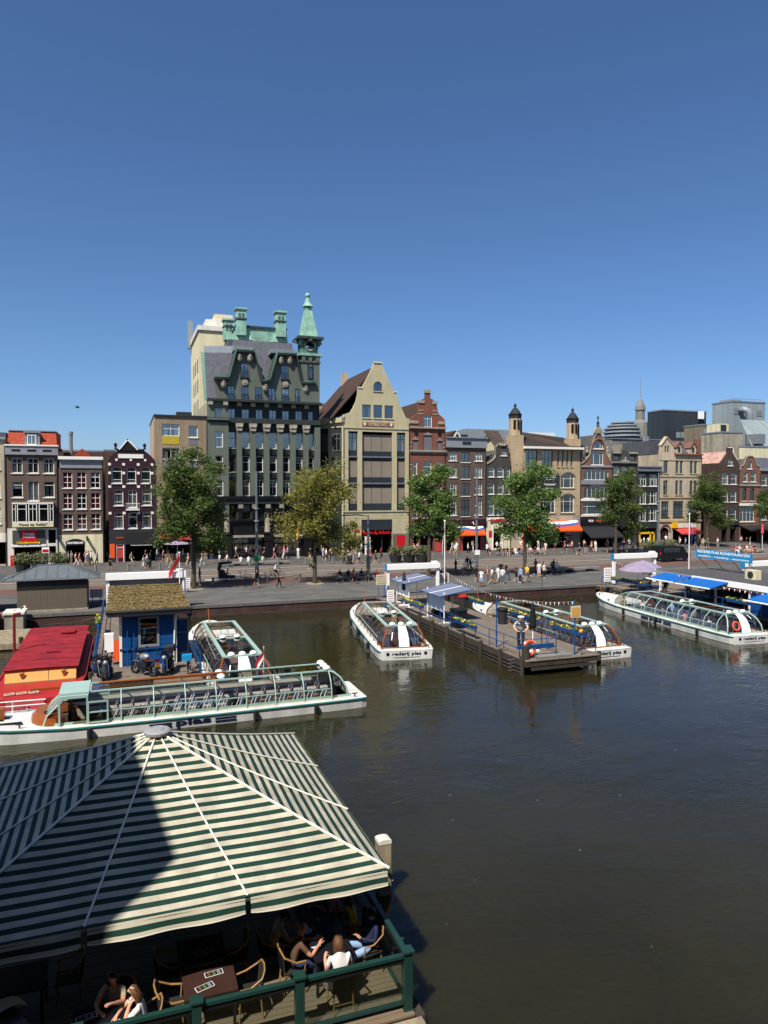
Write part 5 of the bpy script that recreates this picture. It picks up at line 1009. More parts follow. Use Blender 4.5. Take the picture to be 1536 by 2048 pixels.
        for sd in (1, -1):
            E_ = [(ex[i][0] - sg * .12 * (1 - i / 4.), sd * hw[i], ex[i][1]) for i in range(5)]; Rb = [(xr, sd * y, z) for y, z in P]
            strip(resample(E_, 6), resample(Rb, 6), nm + '_corner_pane', 'boat_smoked', o); MB().path(E_, .045, 6).build(nm + '_frame', 'varnish' if smoked else 'mint', o)
        MB().path([(ex[0][0] - sg * .12 * f * f, (cw - .18) * f, .58) for f in (-1, -.6, -.26, .26, .6, 1)], .04, 5).build(nm + '_base', 'varnish' if smoked else 'mint', o)
    if lamps:
        lm = MB().lathe([(.19, 0), (.19, .06), (.14, .13), (.05, .17)], 12).mesh('lamp_dome', ['lamp_white'], smooth=True)
        for y in (-.55, 0, .55): put('lamp_dome', lm, o, (x0 + .05, y, 1.785))
        for y in (-.4, .4): put('lamp_dome', lm, o, (xm, y, 1.785))
    letters('rederij plas', 1.75, 'navy', o, (-.012, 0, .34), (math.pi / 2, 0, -math.pi / 2), name='stern_lettering', bold=.02, depth=.006, h=.26)
    for y in (1.15, -1.15): MB().tube((-.004, y, .36), (-.02, y, .36), .1, n=10).build('emblem', 'navy', o)
    bx(-.014, -.002, -.8, .8, .13, .155).build('stern_text_line', 'navy', o)
    for y, z, w, t in ((.06, 1.12, .16, 0), (-.1, 1.12, .1, 0), (0, .92, .12, 0)): bx(0, .01, y - w / 2, y + w / 2, z - .05, z + .05).build('stern_mark', 'navy', o, (lerp(xa, x0, .16 + .1 * (z > 1)) - .085, 0, -.02), (0, .3, 0))
    for sd, ra in ((1, math.pi), (-1, 0)):
        y = sd * h * .995 + sd * .006
        letters(side, 1.45, 'navy', o, (L * .42, y, .3), (math.pi / 2, 0, ra), name='side_lettering', bold=.03, depth=.006, h=.3)
        for dx in (-1.35, 1.35):
            for dz in (.06, -.06): bx(L * .42 + dx - .45, L * .42 + dx + .45, min(y, y - sd * .01), max(y, y - sd * .01), .27 + dz - .035, .27 + dz + .035).build('side_stripe', 'navy', o)
    for t, sd in ((.03, 1), (.03, -1), (.8, 1), (.8, -1), (.93, 1), (.93, -1)):
        w = .8 if t < .5 else (.74 if t < .9 else .4); MB().tube((L * t, sd * w * h, sheer(t)), (L * t, sd * w * h, sheer(t) + .18), .05).tube((L * t - .14, sd * w * h, sheer(t) + .17), (L * t + .14, sd * w * h, sheer(t) + .17), .03).build('cleat', 'chrome', o)
    fm_ = MB().lathe([(.03, .02), (.1, .06), (.11, .25), (.1, .44), (.03, .48)], 9).mesh('fender', ['hull_dark'])
    for t in ((.12, .27, .64) if helm else (.15, .4, .62)):
        for sd in (1, -1): put('fender', fm_, o, (L * t + .3 * sd, sd * (h + .1), .06))
    if not helm:
        MB().tube((L * .97, 0, sheer(.97)), (L * 1.0, 0, sheer(1) + .8), .03).build('jackstaff', 'varnish', o)
    return o, dict(L=L, h=h, cw=cw, rw=rw, x0=x0, x1=x1, xa=xa, xb=xb, sheer=sheer)
# foreground boat lying across the view
fb, G = canal_boat('long white glass-sided tour boat lying broadside in front of the hut jetty', (10.55, 32.75), math.pi, L=18.2, B=3.2, smoked=False, helm=True, nb=8)
for ch in list(fb.children):
    if ch.name.startswith('side_lettering') or ch.name.startswith('side_stripe'): ch.location.x += .2
fb.location.z -= .07; sh = G['sheer']; x1 = G['x1']; cw = G['cw']
bx(x1 - .05, x1 + 1.1, -cw + .35, cw - .35, 1.72, 1.82).build('helm_roof', 'mint', fb)
for s_ in (1, -1):
    bx(x1 - .02, x1 + .04, s_ * cw - .04, s_ * cw + .04, .58, 1.76).build('door_post', 'mint', fb); bx(x1 + 1.02, x1 + 1.1, s_ * cw - .05, s_ * cw + .05, .58, 1.72).build('door_post', 'mint', fb)
    MB().box(x1 - .02, x1 + 1.1, s_ * (cw - .25) - .06, s_ * (cw - .25) + .06, 1.62, 1.74).build('door_head', 'mint', fb)
    bx(x1 - .72, x1 - .08, s_ * (cw + .07) - .02, s_ * (cw + .07) + .02, .66, 1.08).build('sliding_door', 'boat_smoked', fb); put('sliding_frame', frame_mesh(.8, .9, 0, (), (.5,), .06, .05, 'mint'), fb, (x1 - .4, s_ * (cw + .07) - .035, .62))
MB().lathe([(.9, 0), (.85, .25), (.7, .4)], 14, (G['xb'] + .1, 0, .6), sx=1, sy=1.35).build('dashboard', 'varnish', fb); MB().tube((G['xb'] + .2, .5, 1.005), (G['xb'] + .2, .5, 1.02), .26, n=12).build('steering_pad', 'black', fb)
MB().box(G['xb'] - .55, G['xb'] - .1, .35, .95, .1, .95).build('helm_seat', 't_grey', fb); bx(G['xb'] - .6, G['xb'] - .5, .3, 1.0, .5, 1.35).build('helm_seat_back', 't_black', fb)
L = G['L']
for t, y, w, l in ((.8, .55, .2, .9), (.83, -.2, .07, .4), (.86, .3, .07, .5), (.9, -.1, .06, .3), (.88, .6, .06, .25), (.84, .05, .09, .3), (.93, .2, .05, .25)): bx(L * t, L * t + l, y - w / 2, y + w / 2, sh(t) + .01, sh(t) + .07).build('deck_fitting', 'black', fb)
MB().tube((L * .87, -.9, sh(.87)), (L * .87, -.9, sh(.87) + .5), .03).tube((L * .83, -1.1, sh(.8)), (L * .83, -1.1, sh(.8) + .45), .03).tube((L * .87, -.9, sh(.87) + .5), (L * .76, -1.25, sh(.8) + .45), .025).tube((L * .87, -.9, sh(.87) + .3), (L * .76, -1.25, sh(.8) + .25), .02).build('bow_rail', 'sign_white', fb)
MB().tube((L * .93, .0, sh(.93)), (L * .905, -.25, sh(.93) + 1.3), .05, .04).build('ensign_staff', 'varnish', fb); bx(L * .84, L * .85 + .3, -.5, -.1, sh(.84), sh(.84) + .45).build('deck_box', 'varnish', fb)
MB().tube((G['x1'] - 5.8, -.2, 1.85), (G['x1'] - .4, -.2, 1.85), .05).build('roof_grab_rail', 'varnish', fb)
for i in range(5): MB().tube((x1 - .6 - i * 1.2, -.2, 1.76), (x1 - .6 - i * 1.2, -.2, 1.86), .03).build('rail_bracket', 'chrome', fb)
# the other four
bx(2.0, x1, -cw + .08, -cw + .12, .7, 1.0).build('cabin_lining', 'offwhite', fb)
canal_boat('tour boat moored right of the hut jetty, stern hidden by the broadside boat', (5.55, 34.5), math.pi / 2, L=17.2, B=3.7)
canal_boat('tour boat moored left of the middle jetty, stern towards the viewer', (15.75, 39.3), math.pi / 2 - R_(9.5), L=16.6, B=3.6)
canal_boat('tour boat moored right of the middle jetty, stern showing past the jetty end', (27.15, 35.3), math.pi / 2 - R_(1.), L=17.6, B=3.7)
rb5, G5 = canal_boat('tour boat with passengers beside the right-hand blue restaurant jetty', (38.9, 35.6), math.pi / 2 - R_(4.5), L=18.4, B=3.8, smoked=False)
MB().path([(.55 + .08 * math.sin(t * math.pi / 8), .75 + .26 * math.cos(t * math.pi / 8), 1.05 + .26 * math.sin(t * math.pi / 8)) for t in range(16)], .06, 8, closed=True).build('life_ring', 'lifebuoy', rb5, (.25, 0, 0))
def flag(name, label, x, y, z0, h, cols, w=1.1, fh=.75, rz=0, drop=.9, pole='white', r=.04, cat='flag'):
    o = thing(name, label, cat, (x, y, z0), rz); MB().tube((0, 0, 0), (0, 0, h), r, r * .7, 8).build('pole', pole, o); MB().ball((0, 0, h), r * 1.7, 6).build('knob', pole, o)
    nn = 8
    for k, m in enumerate(cols):
        v = []
        for i in range(nn + 1):
            t = i / nn
            for e in (k / len(cols), (k + 1) / len(cols)): v.append((t * w * (1 - drop * .55), .07 * math.sin(t * 6 + e * 2) * (1 + t), h - .08 - e * fh * (1 + .15 * t) - t * w * drop))
        MB().add(v, [(2 * i, 2 * i + 2, 2 * i + 3, 2 * i + 1) for i in range(nn)]).build('cloth', m, o, smooth=True)
    return o
flag('stern_flag', 'small red and white flag above the middle of the broadside boat', 6.3, 34.35, WATER + 1.0, 1.5, ['flag_red', 'sign_white'], .8, .5, math.pi, .9, r=.02)
# ---------------------------------------------------------------- red barge
o = thing('red_barge', 'flat red-roofed barge with tan front moored left of the hut jetty', 'barge', (0, 0, 0))
ys = [35.0, 36.2, 38.5, 48.5, 50.2, 51.]; hwid = [1.2, 1.75, 1.95, 1.95, 1.6, .9]; xc = -3.85; bz = WATER
hb = MB()
for i in range(5):
    for sd in (1, -1):
        hb.quad((xc + sd * hwid[i], ys[i], bz + .8), (xc + sd * hwid[i + 1], ys[i + 1], bz + .8), (xc + sd * hwid[i + 1] * .92, ys[i + 1], bz - .4), (xc + sd * hwid[i] * .92, ys[i], bz - .4), 0)
        hb.quad((xc + sd * hwid[i] * 1.01, ys[i], bz + .35), (xc + sd * hwid[i + 1] * 1.01, ys[i + 1], bz + .35), (xc + sd * hwid[i + 1], ys[i + 1], bz - .4), (xc + sd * hwid[i], ys[i], bz - .4), 1)
    hb.quad((xc - hwid[i], ys[i], bz + .8), (xc + hwid[i], ys[i], bz + .8), (xc + hwid[i + 1], ys[i + 1], bz + .8), (xc - hwid[i + 1], ys[i + 1], bz + .8), 0)
hb.quad((xc - 1.2, 35, bz + .8), (xc + 1.2, 35, bz + .8), (xc + 1.0, 35, bz - .4), (xc - 1.0, 35, bz - .4), 0); hb.build('hull', ['barge_hull', 'hull_dark'], o)
for sd in (1, -1): MB().path([(xc + sd * w, y, bz + .82) for y, w in zip(ys, hwid)], .06, 6).build('gunwale', 'barge_hull', o)
x0, x1 = xc - 1.6, xc + 1.55; zt = bz + 1.42
MB().prism([(38.0, bz + .8), (49.2, bz + .8), (49.2, zt - .05), (38.3, zt - .1)], x0 + .03, x1 - .03, 'x').build('cabin', 'cabin_floor', o)
for i in range(6):
    a, c = lerp(38.15, 49.4, i / 6), lerp(38.15, 49.4, (i + 1) / 6); n = 8; v = []
    for j in range(n + 1): t = j / n * 2 - 1; v += [(xc - .02 + t * 1.68, a + .005, zt + .04 * (1 - t * t) + .012 * (i % 2)), (xc - .02 + t * 1.68, c - .005, zt + .04 * (1 - t * t) + .012 * (i % 2))]
    MB().add(v, [(2 * j, 2 * j + 2, 2 * j + 3, 2 * j + 1) for j in range(n)]).add([(p[0], p[1], p[2] - .05) for p in v], [(2 * j + 1, 2 * j + 3, 2 * j + 2, 2 * j) for j in range(n)]).build('roof_panel', 'barge_red', o)
for a, c in ((x0, xc + .3), (xc + .33, x1)): MB().slab((a, 38.02, bz + .85), (c, 38.02, bz + .85), (c, 38.28, zt), (a, 38.28, zt), .05).build('front_panel', 'barge_tan', o)
for x_ in (xc - .85, xc + 1.0): MB().prism([(-.12, 0), (.12, .05), (.1, -.2), (0, -.28)], -.02, .02).build('vent', 'varnish', o, (x_, 38.08, bz + 1.25))
bx(xc + .2, xc + 1.0, 46.6, 47.6, zt + .1, zt + .16).build('hatch', 'barge_red', o); bx(xc - .1, xc + .6, 41.4, 41.6, zt + .1, zt + .14).build('roof_batten', 'barge_red', o)
MB().slab((xc - 1.3, 34.6, bz + .35), (xc + .3, 34.6, bz + .35), (xc + .45, 35.0, bz + .75), (xc - 1.1, 35.0, bz + .75), .05).build('rudder_board', 'barge_red', o)
for k in range(3): MB().path([(xc - 1.1 + k * .5 + .22 * math.cos(t), 35.9 + .16 * math.sin(t * 1.0), bz + .86 + .02 * (t % 2)) for t in range(0, 13)], .025, 5).build('rope_coil', 'rope', o)
bx(xc - .3, xc + .9, 36.4, 36.5, bz + .82, bz + .9).build('boat_hook', 'varnish', o)
MB().path([(-5.62, 42.8, bz + .8), (-5.62, 42.8, 2.3), (-5.62, 42.8, 2.45), (-5.3, 42.8, 2.5)], .075, 8).build('mast', 'barge_red', o)
MB().path([(-5.4, 42.8, 2.4), (-4.2, 44.5, 1.5), (-2.6, 48., 1.0), (0, 52, .9)], .012, 4).build('stay_line', 'rope', o)
# ---------------------------------------------------------------- jetties
DK = -.1
def planking(x0, x1, y0, y1, z, parent, w=.17, m='deck_wood', th=.05):
    b = MB(); n = int((y1 - y0) / w)
    for i in range(n):
        a = y0 + i * (y1 - y0) / n; dz = rnd.uniform(-.006, .006); b.box(x0 + rnd.uniform(-.03, .03), x1 + rnd.uniform(-.03, .03), a + .006, a + (y1 - y0) / n - .006, z - th + dz, z + dz)
    return tag(b.build('planking', m, parent), kind='stuff')
def jetty(label, x0, x1, y0, y1, left=True):
    o = thing('jetty', label, 'jetty', (0, 0, 0)); planking(x0, x1, y0, y1, DK, o)
    for x_ in (x0 + .1, x1 - .1): bx(x_ - .12, x_ + .12, y0 + .02, y1, DK - .35, DK - .056).build('edge_beam', 'pile_wood', o)
    bx(x0 + .25, x1 - .25, y0 + .05, y0 + .3, DK - .35, DK - .056).build('edge_beam', 'pile_wood', o)
    bx(x0 + .3, x1 - .3, y0 + 1.2, y1, DK - .7, DK - .3).build('float', 'hull_dark', o)
    n = int((y1 - y0) / 2.3)
    for i in range(n):
        y = y0 + .3 + i * (y1 - y0 - .5) / n
        for x_ in ((x0 - .1, x1 + .1) if i < 2 else (x0 - .1,)):
            MB().tube((x_, y, -2.2), (x_, y, DK + .12), .13, .12, 8).build('pile', 'pile_wood', o)
    for k in range(3): bx(x0 - .03, x0 + .03, y0 + .3, y1 - 1, DK - .42 - k * .2, DK - .32 - k * .2).build('waling', 'pile_wood', o)
    bx(x0 + .3, x1 - .3, y0 - .03, y0 + .03, DK - .55, DK - .4).build('waling', 'pile_wood', o)
    return o
def pipe_rail(parent, pts, h=1.0, m='rail_blue', every=1.6, mid=True):
    for a, c in zip(pts[:-1], pts[1:]):
        a, c = Vector(a), Vector(c); n = max(1, int((c - a).length / every))
        for i in range(n + 1): p = a.lerp(c, i / n); MB().tube(p, p + Vector((0, 0, h)), .028, n=6).build('rail_post', m, parent)
        for z in ((h, h * .5) if mid else (h,)): MB().tube(a + Vector((0, 0, z)), c + Vector((0, 0, z)), .026, n=6).build('rail_bar', m, parent)
def flowers(name, label, a, c, z, parent=None):
    a, c = Vector((*a, z)), Vector((*c, z)); o = thing(name, label, 'flower box', a, math.atan2((c - a).y, (c - a).x), 'blue flower boxes on the jetty railings'); L = (c - a).length
    MB().prism([(-.12, .2), (.12, .2), (.09, 0), (-.09, 0)], 0, L, 'x').build('trough', 'rail_blue', o)
    lf = MB(); fl = MB()
    for i in range(int(L * 34)):
        p = Vector((rnd.uniform(0, L), rnd.uniform(-.13, .13), .2 + rnd.random() * .14)); u = Vector((rnd.uniform(-1, 1), rnd.uniform(-1, 1), rnd.uniform(-.3, 1))).normalized(); w = u.orthogonal().normalized(); s_ = .06
        (fl if rnd.random() < .2 else lf).add([p - u * s_ - w * s_, p + u * s_ - w * s_, p + u * s_ + w * s_, p - u * s_ + w * s_], [(0, 1, 2, 3)])
    tag(lf.build('leaves', 'leaf_mid', o), kind='stuff'); tag(fl.build('blossom', 'yellow', o), kind='stuff'); return o
# hut jetty
hj = jetty('timber jetty carrying the blue hut and motorbikes', -1.55, 3.55, 35.75, QUAY - .1)
pipe_rail(hj, [(-1.5, 38, DK), (-1.5, 57.5, DK)], 1.0); pipe_rail(hj, [(3.5, 36.3, DK), (3.5, 39.2, DK)], 1.1)
flowers('flower_box', 'yellow flower box on the railing left of the mossy hut', (-1.62, 47), (-1.62, 50), .75)
h = thing('ticket_hut', 'blue timber ticket hut with mossy roof on the left jetty', 'hut', (0, 39.6, DK)); hx0, hx1, hh = -.28, 2.55, 3.0
w0, w1, wz0, wz1 = .72, 1.62, 1.05, 2.5
mb = MB(); sheet(mb, [(hx0, 0), (hx1, 0), (hx1, hh), (hx0, hh)], [[(w0, wz0), (w1, wz0), (w1, wz1), (w0, wz1)]], 0); mb.box(hx0, hx0 + .1, .005, 4.6, 0, hh).box(hx1 - .1, hx1, .005, 4.6, 0, hh).box(hx0, hx1, 4.6, 4.7, 0, hh); mb.box(hx0 + .1, hx1 - .1, 2.4, 2.5, 0, hh); mb.build('wall', 'hut_blue', h)
for k in range(12): bx(hx0 + .09, w0 - .1, -.012, .0, .12 + k * .24, .12 + k * .24 + .222).build('board', 'hut_blue', h); bx(w1 + .1, hx1 - .09, -.012, .0, .12 + k * .24, .12 + k * .24 + .222).build('board', 'hut_blue', h)
wo = put('window', frame_mesh(round(w1 - w0 + .16, 2), round(wz1 - wz0 + .16, 2), 0, (), (), .12, .06, 'grey_paint'), h, ((w0 + w1) / 2, -.06, wz0 - .08)); put('pane', pane_mesh(round(w1 - w0, 2), round(wz1 - wz0, 2)), wo, (0, .05, .08))
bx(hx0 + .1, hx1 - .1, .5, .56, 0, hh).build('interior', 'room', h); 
for x_ in (hx0 - .02, hx1 - .1): bx(x_, x_ + .14, -.05, .08, 0, hh).build('corner_post', 'white', h)
bx(hx0, hx1 + .05, -.08, -.02, .85, .95).build('bumper_rail', 'rail_blue', h)
for x_, z1_ in ((.1, 1.9), (.42, 1.75)): MB().tube((x_, -.2, 0), (x_, -.2, z1_), .025).build('mooring_stick', 'rail_blue', h)
MB().path([(2.66, -.06, hh - .1), (2.5, -.1, 2.3), (2.42, -.1, .2)], .045).build('downpipe', 'white', h); bx(.35, 1.95, -.12, -.02, 2.72, 2.86).build('awning_case', 'grey_paint', h)
bx(hx0 - .75, hx0 - .3, .3, .7, .75, 1.7).build('switch_box', 'sign_white', h)
rf = MB().slab((-.92, -.55, hh), (3.3, -.55, hh), (3.1, 5.2, hh + .62), (-.82, 5.2, hh + .62), .14).build('roof', 'moss', h)
tufts = MB()
for i in range(2600):
    x_, t = rnd.uniform(-.88, 3.2), rnd.random(); p = Vector((x_, -.5 + 5.6 * t, hh + .01 + .62 * (t * 5.6 + .05) / 5.75)); s_ = rnd.uniform(.02, .06); u = Vector((rnd.uniform(-1, 1), rnd.uniform(-1, 1), .8)).normalized() * s_ * 1.4; w = Vector((s_, rnd.uniform(-s_, s_), 0)); tufts.add([p - w, p + w, p + u], [(0, 1, 2)])
tag(tufts.build('moss_tufts', 'moss', h), kind='stuff')
for k in range(9): t = (k + .5) / 9; MB().slab((-.93, -.5 + 5.6 * t, hh + .62 * t + .03), (3.22, -.5 + 5.6 * t, hh + .62 * t + .03), (3.22, -.46 + 5.6 * t, hh + .62 * t + .045), (-.93, -.46 + 5.6 * t, hh + .62 * t + .045), .03).build('roof_ridge', 'moss', h)
MB().tube((-.95, -.62, hh - .03), (3.35, -.62, hh - .02), .09, n=8).build('gutter', 'gutter', h); bx(-.9, 3.3, -.5, -.44, hh - .3, hh - .13).build('fascia', 'grey_paint', h); bx(-.85, 3.2, -.42, 5.0, hh - .16, hh - .14).build('soffit', 'grey_panel', h)
# side annex with white window frame
bx(2.62, 3.25, 1.0, 1.06, .3, 2.2).build('side_screen', 'hut_blue', h); put('side_frame', frame_mesh(.7, 1.9, 0, (), (.6,), .07, .05, 'grey_paint'), h, (2.93, .93, .3))
fs = thing('folded_sign', 'orange folding board leaning beside the blue hut', 'sign', (-.55, 41.2, DK)); MB().slab((-.1, 0, 0), (.25, 0, 0), (.2, .15, 1.1), (-.05, .15, 1.1), .03).build('board', 'orange', fs)
# middle jetty
mj = jetty('timber jetty between two tour boats with blue railings and bins', 20.35, 25.15, 33.4, QUAY - .1)
pipe_rail(mj, [(20.4, 34.2, DK), (20.4, 50.0, DK)], 1.0); pipe_rail(mj, [(20.4, 34.2, DK), (22.6, 34.0, DK), (22.9, 35.4, DK)], 1.0); pipe_rail(mj, [(24.0, 33.6, DK), (25.1, 33.8, DK)], 1.0, mid=True)
for x_, y_, hh_ in ((20.5, 37.0, 2.9), (23.75, 33.9, 3.1)): MB().tube((x_, y_, DK), (x_, y_, DK + hh_), .045).build('tall_post', 'rail_blue', mj)
bx(20.1, 22.4, 33.9, 34.0, .45, .65).build('blue_beam', 'rail_blue', mj)
for i in range(4): MB().tube((19.9, 34.6, WATER + .1 + .2 * i), (20.3, 34.6, WATER + .1 + .2 * i), .02, n=5).build('ladder_rung', 'steel', mj)
bx(21.2, 23.4, 33.55, 34.4, DK + .01, DK + .12).build('rubber_mat', 'grey_stone', mj)
for (a, c, lb) in (((20.28, 47.5), (20.28, 51.5), 'yellow flower box on the left railing near the quay gantry'), ((20.28, 39.2), (20.28, 42.2), 'yellow flower box half way along the left jetty railing'), ((25.2, 40.0), (25.2, 44.0), 'yellow flower box on the right jetty edge by the grey bin'), ((25.2, 35.2), (25.2, 38.4), 'yellow flower box on the right jetty edge near the stern'), ((25.2, 47.5), (25.2, 51.), 'yellow flower box on the right jetty edge by the red-lidded bin')): flowers('flower_box', lb, a, c, .55)
def wheelie(label, x, y, s=1.0, lid='bin_black', rz=0, name='wheelie_bin'):
    o = thing(name, label, 'bin', (x, y, DK), rz); MB().add([(-.3 * s, -.35 * s, .08), (.3 * s, -.35 * s, .08), (.3 * s, .35 * s, .08), (-.3 * s, .35 * s, .08), (-.4 * s, -.46 * s, 1.2 * s), (.4 * s, -.46 * s, 1.2 * s), (.4 * s, .46 * s, 1.2 * s), (-.4 * s, .46 * s, 1.2 * s)], [(3, 2, 1, 0), (0, 1, 5, 4), (1, 2, 6, 5), (2, 3, 7, 6), (3, 0, 4, 7), (4, 5, 6, 7)]).build('body', 'bin_black', o)
    MB().prism([(-.5 * s, 1.2 * s), (.5 * s, 1.2 * s), (.5 * s, 1.26 * s), (.1, 1.36 * s), (-.45 * s, 1.3 * s)], -.43 * s, .43 * s, 'x').build('lid', lid, o)
    for sx in (-1, 1): MB().tube((sx * .3 * s, .4 * s, .12), (sx * .36 * s, .4 * s, .12), .12, n=10).build('wheel', 'tyre', o)
    MB().tube((-.3 * s, .5 * s, 1.12 * s), (.3 * s, .5 * s, 1.12 * s), .02).build('handle', 'bin_black', o); return o
wheelie('large black wheelie bin by the left railing of the middle jetty', 21.05, 43.2, 1.0, rz=.15); wheelie('black wheelie bin between the two sun shelters', 21.9, 48.6, .95, rz=-.2)
def round_bin(label, x, y, lidm, s=1.):
    o = thing('round_bin', label, 'bin', (x, y, DK)); MB().lathe([(.28 * s, 0), (.34 * s, .9 * s), (.36 * s, .92 * s)], 14).build('body', 'charcoal', o); MB().lathe([(.39 * s, 0), (.39 * s, .08), (.3 * s, .16)], 14, (0, 0, .92 * s)).build('lid', lidm, o)
round_bin('round dark bin with red lid near the striped awning side of the middle jetty', 24.75, 50.0, 'red_lid'); round_bin('round dark grey bin with black lid on the middle jetty', 24.5, 43.4, 'bin_black', 1.05)
def shelter(label, x0, y0, x1, y1):
    o = thing('sun_shelter', label, 'shelter', (0, 0, DK)); z = 2.05
    for x_, y_ in ((x0 + .5, y0 + .35), (x0 + .5, y1 - .35), (x1 - .6, (y0 + y1) / 2 + .4)): MB().tube((x_, y_, 0), (x_, y_, z + .1), .04).build('post', 'sign_white', o); bx(x_ - .35, x_ + .35, y_ - .06, y_ + .06, 0, .06).build('foot', 'sign_white', o)
    ym = (y0 + y1) / 2
    for a, c in ((y0, ym - .03), (ym + .03, y1)): MB().slab((x0, a, z - .12), (x1, a, z + .28), (x1, c, z + .28), (x0, c, z - .12), .03).build('canopy_sheet', 'canopy_blue', o)
    MB().slab((x0 - .02, ym - .05, z - .1), (x1, ym - .05, z + .3), (x1, ym + .05, z + .3), (x0 - .02, ym + .05, z - .1), .03).build('batten', 'sign_white', o)
    for a, c in ((x0, y0), (x0, y1)): pass
    MB().path([(x0, y0, z - .13), (x1, y0, z + .27), (x1, y1, z + .27), (x0, y1, z - .13)], .03, 5, closed=True).build('rim', 'rail_blue', o)
    v = []
    for i in range(13): t = i / 12; v += [(x0 + .55 + .04 * math.sin(t * 22), lerp(y0 + .4, y1 - .35, t), .75), (x0 + .55, lerp(y0 + .4, y1 - .35, t), 1.95)]
    MB().add(v, [(2 * i, 2 * i + 2, 2 * i + 3, 2 * i + 1) for i in range(12)]).build('side_cloth', 'sign_white', o)
shelter('blue-grey sun shelter with white side cloth in the middle of the jetty', 20.3, 44.6, 22.9, 48.2); shelter('blue-grey sun shelter next to the white quay gantry', 20.5, 51.6, 23.0, 55.0)
def gantry(label, x0, x1, y, z, panel=None, zb=0, name='quay_gantry', posts=True, hb=.45):
    o = thing(name, label, 'gantry', (x0, y, zb)); w = x1 - x0
    bx(-.1, w + .1, -.25, .25, z - hb, z).build('beam', 'sign_white', o); bx(w - .6, w - .1, -.2, .2, z, z + .16).build('lamp_box', 'sign_white', o)
    if posts:
        for x_ in (0.05, w - .05): bx(x_ - .12, x_ + .12, -.12, .12, 0, z - hb).build('post', 'sign_white', o)
    bx(-.14, -.1, -.24, .24, z - hb - .1, z + .05).build('end_plate', 'sign_blue', o)
    if panel: bx(.1, w - .1, .0, .06, z - hb - .75, z - hb).build('mesh_panel', panel, o)
    return o
gantry('white gantry with beam over the entrance of the middle jetty', 21.3, 26.1, 57.7, 2.72); gantry('white gantry at the entrance of the right jetty', 44.8, 49.8, 57.7, 2.9)
gantry('white beam with mesh panel behind the mossy hut', -1.25, 4.4, 57.7, 2.85, 'grey_stone', hb=.5); gantry('white gantry frame at the far right edge', 53.2, 57, 50., 2.6)
def board_sign(label, px, py, z, w, hh_, m, rz=0, legs=True, name='notice_board', zz=0.):
    p = onZ(px, py, zz); o = thing(name, label, 'sign', p, rz)
    bx(-w / 2, w / 2, -.03, .03, z, z + hh_).build('board', m, o)
    for k in range(5): bx(-w / 2 + .08, w / 2 - .08, -.036, -.03, z + hh_ * (k + .5) / 5.5, z + hh_ * (k + .5) / 5.5 + .05).build('text_line', 'red_awning' if k % 2 else 'canopy_blue', o)
    if legs:
        for sx in (-1, 1): MB().tube((sx * w * .3, 0, 0), (sx * w * .3, 0, z), .03).build('leg', 'rail_blue', o)
    return o
board_sign('cream notice board with printed lines left of the white gantry', 763, 1195, 1.1, .95, .85, 'cream'); board_sign('pale notice board right of the white gantry', 888, 1183, .8, .95, .85, 'offwhite'); board_sign('white slatted price board by the right gantry', 1215, 1176, .6, .8, 1.3, 'sign_white')
board_sign('low white board on blue stand beside the middle gantry', 781, 1207, .1, .6, 1.0, 'sign_white', zz=DK); board_sign('white slatted board beside the mossy hut roof', 371, 1185, .4, .8, .9, 'sign_white'); board_sign('white board left of the hut at the quay railing', 193, 1205, .4, 1.0, .7, 'sign_white')
ps = thing('square_sign', 'square yellow sign on blue post at the end of the middle jetty', 'sign', (23.75, 33.85, DK)); bx(-.32, .32, -.04, -.0, 2.1, 2.75).build('plate', 'cream', ps); bx(-.26, .26, -.05, -.04, 2.17, 2.68).build('symbol', 'barge_tan', ps)
def closed_umbrella(label, x, y, z, hh_, m, base=True, group=None):
    o = thing('closed_umbrella', label, 'umbrella', (x, y, z)); MB().tube((0, 0, 0), (0, 0, hh_), .035).build('pole', 'sign_white', o); MB().lathe([(.06, hh_), (.13, hh_ - .25), (.17, hh_ - .8), (.2, hh_ - 1.3), (.15, hh_ - 1.45)], 9).build('folded_cover', m, o)
    if base: bx(-.4, .4, -.12, .12, 0, .08).build('base', 'sign_white', o)
closed_umbrella('closed black umbrella by the gantry on the middle jetty', 21.0, 53.0, DK, 2.7, 'charcoal'); closed_umbrella('closed dark purple umbrella by the quay edge above the bunting', 27.2, 58.6, 0, 2.3, 't_maroon'); closed_umbrella('closed black umbrella at the outer end of the middle jetty', 21.9, 35.3, DK, 2.8, 't_black')
closed_umbrella('closed coral red umbrella on the far pavement at right', 87.5, 79., 0, 4.2, 'coral', base=False)
ms = thing('radio_mast', 'thin dark mast rising from the end of the middle jetty', 'mast', (23.2, 36.4, DK)); MB().tube((0, 0, 0), (0, 0, 4.6), .03, .012).build('rod', 'black', ms)
lb = thing('life_ring', 'orange life ring hung on the railing at the jetty end', 'life ring', (20.9, 34.0, .45)); MB().path([(.33 * math.cos(t * math.pi / 10), 0, .38 * math.sin(t * math.pi / 10)) for t in range(20)], .1, 8, closed=True).build('ring', 'lifebuoy', lb, smooth=True)
for a in range(4): MB().tube((.33 * math.cos(.785 + a * 1.571) - .0, -.06, .38 * math.sin(.785 + a * 1.571)), (.33 * math.cos(.785 + a * 1.571), .06, .38 * math.sin(.785 + a * 1.571)), .11, n=8).build('band', 'sign_white', lb)
bq = thing('bollard_block', 'dark timber bollard at the corner of the middle jetty', 'bollard', (20.6, 33.9, DK)); MB().tube((0, 0, 0), (0, 0, .7), .22, .2, 10).build('post', 'pile_wood', bq)
